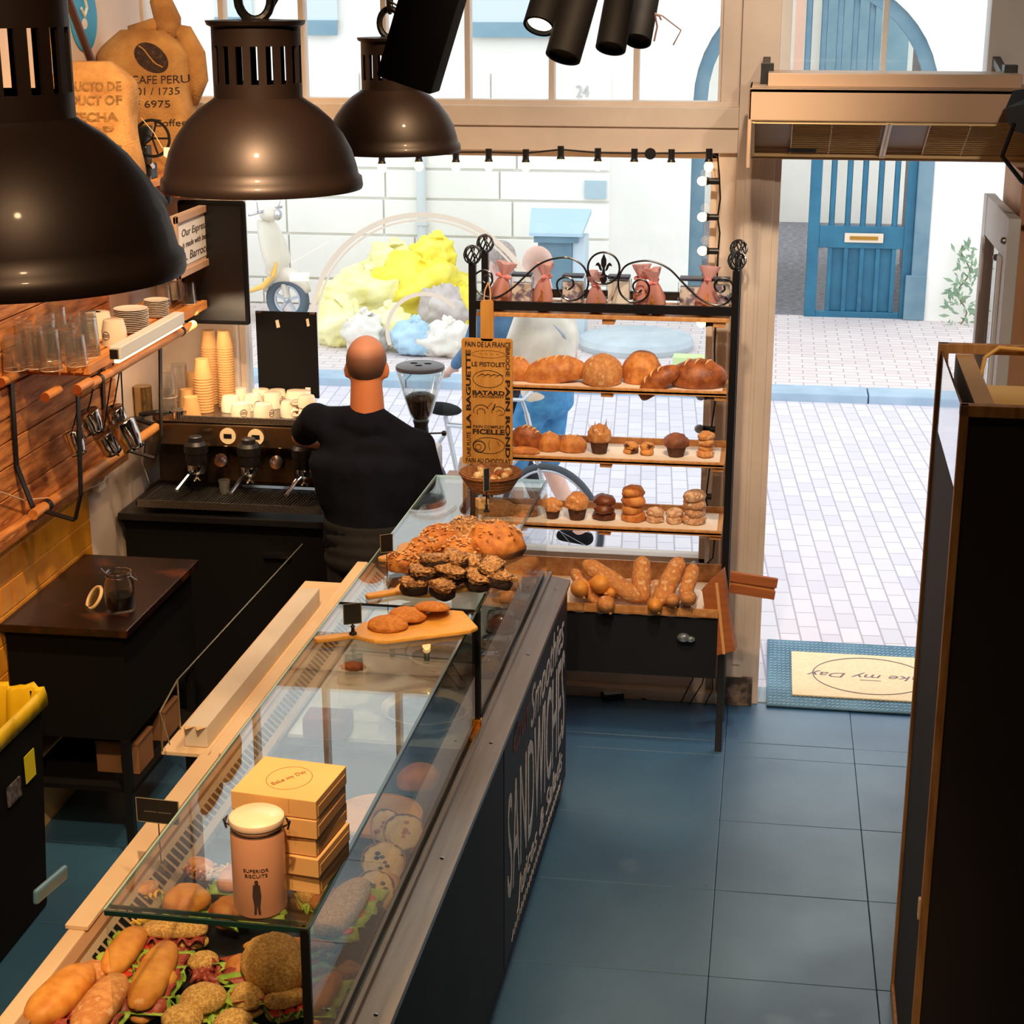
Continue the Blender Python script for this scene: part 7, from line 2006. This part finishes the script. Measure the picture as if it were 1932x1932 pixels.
# sealed ceramic jar
p = G(492, 1708); r = wpx(50, p)
sj = thing('ceramic_jar', 'pinkish ceramic clip-top jar with a pale lid standing on the glass case', 'jar', p, R(5))
hj = P(490, 1600, Y=p.y).z - p.z
hj = .215
m_pink = mat('pink_ceramic', (206, 150, 118), (196, 138, 106), scale=3, rough=.4, coat=.3)
M().lathe([(0, 0), (r * .97, 0), (r, .006), (r, hj * .82), (r * .9, hj * .88), (r * .88, hj * .9), (0, hj * .9)], 48).build('jar_body', m_pink, sj, auto=35)
M().lathe([(r * .9, hj * .885), (r * .98, hj * .89), (r * .98, hj * .91), (r * .9, hj * .915)], 48).build('rubber_seal', mat('seal', (226, 180, 150), rough=.5), sj, auto=35)
M().lathe([(r * .9, hj * .92), (r * 1.02, hj * .92), (r * 1.05, hj * .95), (r * 1.02, hj * .98), (r * .9, hj * 1.0), (0, hj * 1.005)], 48).build('jar_lid', mat('pale_lid', (238, 206, 178), rough=.35, coat=.3), sj, auto=35)
w_ = M(); w_.tube([(r * .95 * math.cos(a), r * .95 * math.sin(a), hj * .86) for a in [2 * PI * k / 40 for k in range(40)]], .002, 6, closed=True)
for sx in (-1, 1): w_.tube([(sx * r * .95, 0, hj * .86), (sx * r * 1.2, 0, hj * .9), (sx * r * 1.1, 0, hj * .97), (sx * r * 1.25, 0, hj * .93), (sx * r * 1.15, 0, hj * .84)], .0025, 6)
w_.build('clip_wire', m_chrome, sj)
def cyl(r_, a0):
    def g(co): 
        a = a0 + co.x / r_; return ((r_ + .0006 + co.z * .3) * math.cos(a), (r_ + .0006 + co.z * .3) * math.sin(a), co.y)
    return g
a0 = -PI / 2 + .1
def onjar(cz):
    g = cyl(r, a0)
    return lambda co: g(Vector((co.x, co.y + cz, co.z)))
text('SUPERIOR', .02, m_ink, sj, width=r * .95, height=.0075, xf=onjar(hj * .52), ext=.0008)
text('BISCUITS', .02, m_ink, sj, width=r * .85, height=.0075, xf=onjar(hj * .465), ext=.0008)
fg = M(); g = cyl(r, a0)
for pts_ in ([(-.007, .08), (.007, .08), (.009, .055), (.006, .03), (.007, .012), (.002, .012), (0, .035), (-.002, .012), (-.007, .012), (-.006, .03), (-.009, .055)],):
    vv = [g(Vector((x, z, .002))) for x, z in pts_]; fg.add(vv, [tuple(range(len(vv)))[::-1]])
fg.add([g(Vector((.004 * math.cos(a), .086 + .005 * math.sin(a), .002))) for a in [2 * PI * k / 10 for k in range(10)]], [tuple(range(10))])
fg.build('figure_print', m_ink, sj, solid=.0005)

# --- food inside the near section
FZ = .872
def F(px, py, dz=0): return P(px, py, Z=FZ + dz)
def ruffle(parent, L_, w_, z, mt, name, seed=0, thick=.003):
    m = M(); rnd = random.Random(seed)
    m.grid(lambda u, v: ((u - .5) * L_, (v - .5) * w_ * (1 + .1 * math.sin(u * 40 + seed)), z + .008 * math.sin(u * 26 + seed + v * 3) * (.3 + abs(v - .5) * 2)), 24, 6)
    m.build(name, mt, parent, smooth=True, solid=thick)
def sub(q0, q1, w_px, label, mt=m_soft, dz=.03, fill=('lett', 'tom'), tilt=0, name='baguette_sandwich', thick=1.0):
    a = F(*q0, dz); b = F(*q1, dz); d = b - a; L_ = d.length; c = (a + b) / 2; w_ = wpx(w_px, c) / 2
    o = thing(name, label, 'sandwich', (c.x, c.y, FZ), math.atan2(d.y, d.x)); o.rotation_euler = (tilt, 0, math.atan2(d.y, d.x))
    blob_mesh(L_ / 2, w_, w_ * .45 * thick, .05, 1.5, int(q0[0]), flat=.7, pw=.85).build('bottom_half', mt, o, smooth=True)
    z = w_ * .55 * thick
    if 'lett' in fill: ruffle(o, L_ * .94, w_ * 2.7, z + .006, m_lett, 'lettuce', 1)
    if 'ham' in fill: ruffle(o, L_ * .9, w_ * 2.3, z + .012, m_ham, 'ham', 3)
    if 'chs' in fill: ruffle(o, L_ * .85, w_ * 2.2, z + .012, m_cheese, 'cheese', 5)
    if 'tom' in fill:
        for k in range(3):
            M().lathe([(0, 0), (.019, 0), (.02, .003), (.019, .006), (0, .006)], 18).build('tomato_slice', m_tom, o, loc=((k - 1) * L_ * .27, -w_ * .7, z + .008))
    blob_mesh(L_ / 2 * .97, w_ * .95, w_ * .62 * thick, .05, 1.5, int(q0[0]) + 1, flat=.3, pw=.85).build('top_half', mt, o, smooth=True, loc=(0, .004, z + .016))
    return o
def bun(px, py, rpx, label, mt=m_seed, fill=('lett',), dz=.03, name='filled_roll', sq=.9):
    c = F(px, py, dz); r_ = wpx(rpx, c); o = thing(name, label, 'sandwich', (c.x, c.y, FZ), px * .01)
    blob_mesh(r_ * .95, r_ * .9 * sq, r_ * .3, .06, 1.5, px, flat=.6).build('bottom_half', mt, o, smooth=True)
    z = r_ * .35
    if 'lett' in fill: ruffle(o, r_ * 2.0, r_ * 2.3, z, m_lett, 'lettuce', px)
    if 'ham' in fill: ruffle(o, r_ * 1.9, r_ * 2.05, z + .006, m_ham, 'ham', px + 2)
    if 'tom' in fill: M().lathe([(0, 0), (r_ * .8, 0), (r_ * .82, .004), (r_ * .8, .008), (0, .008)], 22).build('tomato_slice', m_tom, o, loc=(.0, -r_ * .3, z + .008))
    blob_mesh(r_, r_ * sq, r_ * .62, .07, 2.0, px + 3, flat=.2).build('top_half', mt, o, smooth=True, loc=(0, 0, z + .014))
    return o
sub((135, 1935), (225, 1720), 84, 'long golden baguette sandwich in the bottom left corner of the tray', fill=('ham',)) if False else None
sub((60, 1960), (175, 1850), 88, 'long golden baguette sandwich in the bottom left corner of the case', fill=('ham',), thick=1.2)
sub((150, 1975), (235, 1860), 80, 'paler baguette sandwich with ham right of the corner one', fill=('ham', 'lett'), mt=m_crustf, thick=1.1)
sub((195, 1850), (262, 1760), 62, 'baguette sandwich with lettuce and tomato slices tilted towards the middle', fill=('lett', 'tom'), tilt=R(14))
sub((255, 1920), (320, 1790), 72, 'soft roll sandwich with lettuce right of the tomato one', fill=('lett', 'ham'), tilt=R(8))
bun(175, 1840, 34, 'pale round roll peeping out behind the tomato sandwich', mt=m_crustf, fill=())
bun(352, 1695, 46, 'glossy round bun sandwich with tomato and lettuce beside the ceramic jar', mt=m_soft, fill=('lett', 'tom'), dz=.05)
sub((265, 1770), (395, 1770), 56, 'dark seeded roll sandwich just behind the end glass', mt=m_seed, fill=('ham',), dz=.02)
bun(383, 1895, 46, 'round seeded bun sandwich at the bottom centre', mt=m_seed, fill=('lett',))
bun(470, 1900, 40, 'small golden seeded bun beneath the big seeded one', mt=m_seed, fill=(), dz=.01)
bun(520, 1840, 86, 'biggest seeded bun sandwich in the middle of the near tray', mt=m_seed, fill=('ham', 'lett'), dz=.04, sq=.72)
bun(385, 1830, 30, 'small seeded roll half covered by folded ham', mt=m_seed, fill=('ham',), dz=.01)
sub((455, 1778), (632, 1778), 44, 'long plain baguette sandwich lying across behind the big seeded bun', fill=('ham', 'lett'), dz=.05)
sub((560, 1700), (625, 1690), 60, 'seeded square roll sandwich right of the ceramic jar', mt=m_seed, fill=('lett',), dz=.03)
sub((425, 1690), (470, 1640), 60, 'flaky toasted sandwich behind the ceramic jar', mt=m_crust, fill=('lett', 'tom'), dz=.03)
sub((535, 1655), (600, 1640), 44, 'wrap with grated cheese under the kraft boxes', mt=m_crust, fill=('chs', 'ham'), dz=.02)
sub((355, 1640), (400, 1655), 36, 'wrap showing red filling behind the glossy bun', mt=m_crustf, fill=('ham', 'chs'), dz=.01)
bun(300, 1865, 36, 'small soft roll tucked between the two corner sandwiches', mt=m_soft, fill=('lett',), dz=.01)
bun(440, 1945, 40, 'seeded bun cut off by the bottom of the view, centre', mt=m_seed, fill=('lett',), dz=.02)
bun(345, 1950, 40, 'seeded bun cut off by the bottom of the view, left of centre', mt=m_seed, fill=('ham',), dz=.0)
sub((500, 1925), (580, 1905), 56, 'seeded roll sandwich under the biggest seeded bun', mt=m_seed, fill=('lett', 'tom'), dz=.0)
bun(455, 1835, 34, 'golden roll wedged left of the biggest seeded bun', mt=m_crust, fill=('ham',), dz=.02)
sub((590, 1740), (650, 1715), 54, 'brown ciabatta half behind the long plain baguette', mt=m_crustd, fill=('lett', 'tom'), dz=.0)
bun(432, 1740, 36, 'toasted round roll right behind the near glass edge', mt=m_crust, fill=('lett', 'tom'), dz=.0)
bun(500, 1735, 34, 'seeded roll seen under the ceramic jar', mt=m_seed, fill=('lett',), dz=.0)
sub((240, 1720), (300, 1690), 40, 'plain roll end by the vent slots at the near glass edge', mt=m_crustf, fill=('chs',), dz=.0)
# loose cold cuts and fries
def loose(px, py, label, mt, n, s, name, cat, dz=0, flatr=1.0):
    c = F(px, py, dz); m = M(); rnd = random.Random(px)
    for i in range(n):
        o_ = Vector((rnd.uniform(-s, s), rnd.uniform(-s, s), .003 + i * .0012 * flatr))
        a = rnd.uniform(0, PI); u = Vector((math.cos(a), math.sin(a), rnd.uniform(-.2, .2)))
        if name == 'cheese_sticks': m.bar(o_ - u * .022, o_ + u * .022, .006)
        else: m.tube([o_ - u * .03 + Vector((0, 0, .008 * math.sin(k * 2))) + u * .06 * k / 5 + Vector((0, 0, .006 * math.sin(k * 1.7 + i))) for k in range(6)], [.004, .01, .012, .012, .01, .004], 6)
    return m.build(name, mt, smooth=name != 'cheese_sticks', loc=c, label=label, cat=cat, kind='stuff')
loose(408, 1850, 'folded dark red cured ham heaped between the seeded buns', m_ham, 22, .035, 'cured_ham', 'ham')
loose(330, 1790, 'slices of cured ham lying in front of the dark seeded roll', m_ham, 10, .03, 'cured_ham', 'ham')
loose(420, 1650, 'thin yellow cheese sticks scattered by the ceramic jar', m_cheese, 14, .03, 'cheese_sticks', 'cheese', dz=.03)
loose(560, 1665, 'thin yellow cheese sticks scattered beside the kraft boxes', m_cheese, 12, .03, 'cheese_sticks', 'cheese', dz=.03)
loose(255, 1740, 'pale cheese sticks poking up by the near glass edge', m_cheese, 8, .03, 'cheese_sticks', 'cheese', dz=.02)
# items seen through the front glass
def wedge(px, py, s_px, label, mt, rz, name='bread_wedge', dz=.0, hh=.04):
    c = F(px, py, dz); s = wpx(s_px, c)
    o = M().prism([(-s, -s * .4), (s, -s * .55), (s * .2, s * .7)], 0, hh).build(name, mt, loc=c, rz=rz, bevel=.01, label=label, cat='bread')
    ruffle(o, s * 1.3, s * .9, hh * .5, m_lett, 'lettuce', px)
    return o
sub((610, 1790), (690, 1680), 74, 'seeded ciabatta sandwich with lettuce against the front glass', mt=m_seed, fill=('lett', 'tom'), dz=.02)
wedge(655, 1850, 46, 'triangular toasted bread at the front glass near the corner post', m_crustd, .4)
sub((590, 1925), (640, 1850), 50, 'golden roll sandwich right of the corner post at the bottom', mt=m_crust, fill=('lett',), dz=.02)
def wraphalf(px, py, rpx, label, olive=False, rz=0, tilt=R(60)):
    c = F(px, py, .0); r_ = wpx(rpx, c); o = thing('wrap_half', label, 'wrap', c + Vector((0, 0, r_ * .6)), rz); o.rotation_euler = (tilt, 0, rz)
    M().lathe([(r_, 0), (r_ * 1.04, .004), (r_, -.07), (r_ * .6, -.1), (0, -.1)], 28, caps=False, wob=lambda q: 1 + .06 * math.sin(q * 3)).build('wrap_skin', m_crustf, o, smooth=True)
    blob_mesh(r_ * .96, r_ * .9, .008, .2, 3, px, flat=.4).build('wrap_face', m_crumb, o, smooth=True, loc=(0, 0, -.004))
    f = M(); rnd = random.Random(px)
    for i in range(7):
        a = rnd.uniform(0, 2 * PI); q = r_ * .65 * rnd.random(); f.ball((q * math.cos(a), q * math.sin(a), .006), (.008, .006, .003), 8, 6)
    f.build('olive_bits' if olive else 'filling', m_blackm if olive else m_ham, o)
wraphalf(724, 1650, 40, 'cut wrap face with dark olive pieces, upper of the pair at the front glass', True, R(10))
wraphalf(708, 1700, 38, 'cut wrap face with olives, lower of the pair at the front glass', True, R(-10))
wraphalf(762, 1590, 36, 'cut wrap with red pepper filling behind the olive wraps', False, R(20))
wraphalf(728, 1578, 34, 'cut wrap leaning on the red pepper wrap', False, R(-25))
loaf(F(790, 1482), wpx(42, F(790, 1482)), wpx(30, F(790, 1482)), .05, m_crust, .5, 'brown pointed roll alone at the far end of the near tray, behind the front glass', 'roll', 33, ns=0)
# round wooden board
c = F(700, 1530, .0); r_ = wpx(84, c)
M().lathe([(0, 0), (r_, 0), (r_ * 1.01, .004), (r_, .014), (r_ * .93, .014), (r_ * .92, .01), (0, .01)], 48).build('round_board', m_board, auto=30, loc=Vector((-1.06, c.y, FZ - .02)), label='round wooden board inside the case right of the kraft boxes', cat='board')
# --- far section bowls etc.
SZf = .853
def S(px, py): return P(px, py, Z=SZf)
def bowl(px, py, wpx_, label, h, mtl, fillm, name='salad_bowl', zc=.03):
    c = S(px, py); r_ = wpx(wpx_, c) / 2; o = thing(name, label, 'bowl', c)
    M().lathe([(0, 0), (r_ * .45, 0), (r_ * .85, h * .5), (r_, h), (r_ * 1.03, h + .002), (r_ * .97, h), (r_ * .8, h * .5), (r_ * .4, .01), (0, .01)], 40, caps=False).build('bowl_body', mtl, o, smooth=True)
    if fillm: blob_mesh(r_ * .86, r_ * .86, h * .3, .22, 4, px, flat=.3).build('bowl_contents', fillm, o, smooth=True, loc=(0, 0, h * .55))
    return o
m_whitec = mat('white_ceramic', (236, 230, 216), rough=.2, coat=.4)
m_salad = mat('green_salad', (112, 128, 56), (70, 44, 30), scale=26, rough=.6, c3=(200, 90, 50), bump=.8, bscale=30)
bowl(850, 1262, 165, 'wide white bowl of green salad seen through the middle post', .07, m_whitec, m_salad)
bowl(805, 1372, 170, 'white and blue patterned bowl in front of the salad bowl', .075, m_whitec, mat('blue_dish', (56, 84, 112), (120, 140, 158), scale=8, rough=.4))
c = S(620, 1385)
M().box(-.075, .075, -.05, .05, 0, .075).build('berry_cake', mat('berry_cake', (122, 70, 96), (84, 44, 66), scale=14, rough=.7, bump=.4, bscale=40, c3=(176, 120, 146)), loc=c + Vector((0, 0, 0)), bevel=.01, label='purple berry loaf cake lying in the middle of the glass case', cat='cake')
c = S(668, 1285)
o = thing('food_box', 'small open black and white box of orange salad in the case', 'box', c)
M().box(-.05, .05, -.035, .035, 0, .05).build('box_body', m_paper, o); blob_mesh(.045, .03, .02, .3, 5, 5, flat=.3).build('box_contents', mat('orange_salad', (214, 120, 50), (180, 84, 30), scale=30, rough=.6), o, smooth=True, loc=(0, 0, .045))
m_clear = glass('clear_plastic', (.96, .96, .95), refl=.9, base=.12, power=1.5, rough=.12)
for i, (px, py, lab, fm_) in enumerate(((955, 1090, 'clear plastic pack of rolls at the far end of the case', m_crustf), (985, 1120, 'clear domed cup of rolls beside the front glass', m_crustf), (945, 1150, 'clear plastic box with a dark base in the far case', m_crustd), (935, 1200, 'clear packed pastry just above the middle post', m_crustf), (920, 1230, 'open packed cake slice beside the middle post', m_crumb), (1010, 1075, 'clear pack of small buns at the far end by the baguettes', m_crust))):
    c = S(px, py + 40); r_ = .055
    o = thing('packed_pastry', lab, 'pastry pack', c)
    blob_mesh(r_ * .85, r_ * .7, .035, .2, 2.5, i + 300, flat=.6).build('pastry', fm_, o, smooth=True, loc=(0, 0, .006))
    M().lathe([(r_, 0), (r_ * 1.05, .03), (r_ * .9, .075), (0, .08)], 20, caps=False).build('clear_dome', m_clear, o, smooth=True)
    M().lathe([(0, 0), (r_ * 1.05, 0), (r_ * 1.05, .008), (0, .006)], 20).build('pack_base', m_blackm, o)
# ------------------------------------------------------------------ festoon lights along the window
fe = thing('festoon_lights', 'string of black-socketed warm bulbs running along the top and right of the window', 'string lights', (0, 0, 0))
m_fb = mat('festoon_bulb', (255, 226, 180), emis=(255, 196, 120), estr=5)
m_fboff = mat('grey_bulb', (160, 166, 176), rough=.2)
FYY = WY - .065
pts = [P(px, py, Y=FYY) for px, py in ((640, 292), (720, 290), (790, 286), (860, 287), (922, 287), (992, 289), (1058, 282), (1128, 288), (1197, 289), (1267, 289), (1338, 288), (1354, 296), (1357, 330), (1359, 375), (1354, 410), (1358, 440), (1355, 475), (1352, 540), (1350, 610), (1348, 660), (1350, 750), (1342, 810), (1345, 850), (1338, 890), (1332, 940), (1340, 990), (1348, 1020), (1345, 1052), (1322, 1075))]
M().tube(pts, .0042, 6).build('cable', m_cable, fe)
rv = 0
for i, (px, py) in enumerate(((720, 290), (790, 286), (860, 287), (922, 286), (992, 287), (1058, 281), (1128, 285), (1197, 286), (1267, 287), (1338, 286))):
    c = P(px, py, Y=FYY)
    M().at(c).lathe([(0, .012), (.014, .012), (.014, -.03), (.018, -.042), (0, -.042)], 14).build('socket', m_black, fe)
    M().ball((c.x, c.y, c.z - .062), (.02, .02, .022), 14, 10).build('bulb', m_fb, fe, smooth=True)
for i, (px, py, on) in enumerate(((1352, 342, 1), (1352, 410, 1), (1352, 474, 1), (1350, 610, 1), (1348, 748, 0), (1345, 810, 0), (1338, 937, 0), (1335, 1068, 0))):
    c = P(px, py, Y=FYY)
    M(Matrix.Translation(c) @ Matrix.Rotation(PI / 2, 4, 'Y')).lathe([(0, .01), (.014, .01), (.014, -.03), (.018, -.042), (0, -.042)], 14).build('socket', m_black, fe)
    M().ball((c.x - .06, c.y, c.z), (.022, .02, .02), 14, 10).build('bulb', m_fb if on else m_fboff, fe, smooth=True)
c = P(1227, 290, Y=FYY - .01)
M(Matrix.Translation(c) @ Matrix.Rotation(PI / 2, 4, 'X')).lathe([(0, 0), (.024, 0), (.024, .006), (0, .006)], 24).build('round_clip', m_black, fe)
# ring-shaped window lettering
wd_ = thing('window_decal', 'large pale ring decal on the window glass above the heap of bags', 'decal', (0, 0, 0))
c = P(803, 628, Y=WY + .085); rr = wpx(226, c)
def ringd(r0, r1, a0, a1, n=60):
    m = M()
    for i in range(n):
        qa, qb = R(a0 + (a1 - a0) * i / n), R(a0 + (a1 - a0) * (i + 1) / n)
        m.add([(c.x + r * math.cos(q), WY + .087, c.z + r * math.sin(q)) for r, q in ((r0, qa), (r1, qa), (r1, qb), (r0, qb))], [(0, 1, 2, 3)])
    return m
m_dec = thin('decal_film', (236, 226, 212), .75)
ringd(rr - wpx(10, c), rr, 20, 190).build('outer_ring', m_dec, wd_)
ringd(rr - wpx(17, c), rr - wpx(13, c), 20, 190).build('inner_ring', m_dec, wd_)
ringd(wpx(70, c), wpx(78, c), 40, 200, 20).build('decal_arc', m_dec, wd_)
# power adapter and cables on the floor under the rack
c = P(1155, 1318, Z=0)
pa_ = thing('power_adapter', 'black power adapter with a tangled lead lying on the floor under the bread rack', 'adapter', c, R(20))
M().box(-.05, .05, -.03, .03, 0, .03).build('adapter_body', m_black, pa_, bevel=.004)
M().box(-.04, .04, -.022, .022, .0305, .031).build('adapter_label', mat('adapter_label', (170, 190, 206), rough=.4), pa_)
m = M(); m.tube([(.05, 0, .01), (.1, .03, .02), (.16, .02, .012), (.2, -.03, .006), (.14, -.05, .006), (.1, -.01, .012), (.17, .05, .01), (.3, .0, .006), (.5, -.02, .006)], .004, 6); m.box(.1, .17, -.02, .02, 0, .018)
m.build('lead', m_cable, pa_)
m = M()
for q in (((1335, 1200), (1310, 1275), (1285, 1325)), ((1338, 1230), (1325, 1290), (1300, 1330)), ((1342, 1240), (1345, 1300), (1330, 1330))):
    m.tube([P(*q[0], Y=7.1), P(*q[1], Y=7.2), P(*q[2], Y=7.3)], .003, 5)
m.build('hanging_cables', m_cable, label='thin black cables hanging behind the right rear rack post to the floor', cat='cable')

# crumpled white bag between grinder and rack; house number across the street
c = P(866, 850, Y=7.15)
blob_mesh(.05, .045, .13, .25, 2.2, 77, flat=.6).build('paper_bag', mat('white_bag', (236, 226, 220), (222, 200, 190), scale=12, rough=.7, bump=.5, bscale=20), smooth=True, loc=(-1.28, 7.3, 1.0), label='crumpled white paper bag standing between the coffee grinder and the bread rack', cat='bag')
c = P(1099, 172, Y=FY - .045)
hn_ = text('24', .3, mat('number_grey', (196, 190, 184), rough=.8), None, frame_mtx(c, (1, 0, 0), (0, 0, 1)), width=wpx(24, c), height=wpx(22, c), ext=.004, name='house_number')
tag(hn_, 'faint grey house number 24 on the white facade seen through the transom window', 'number')
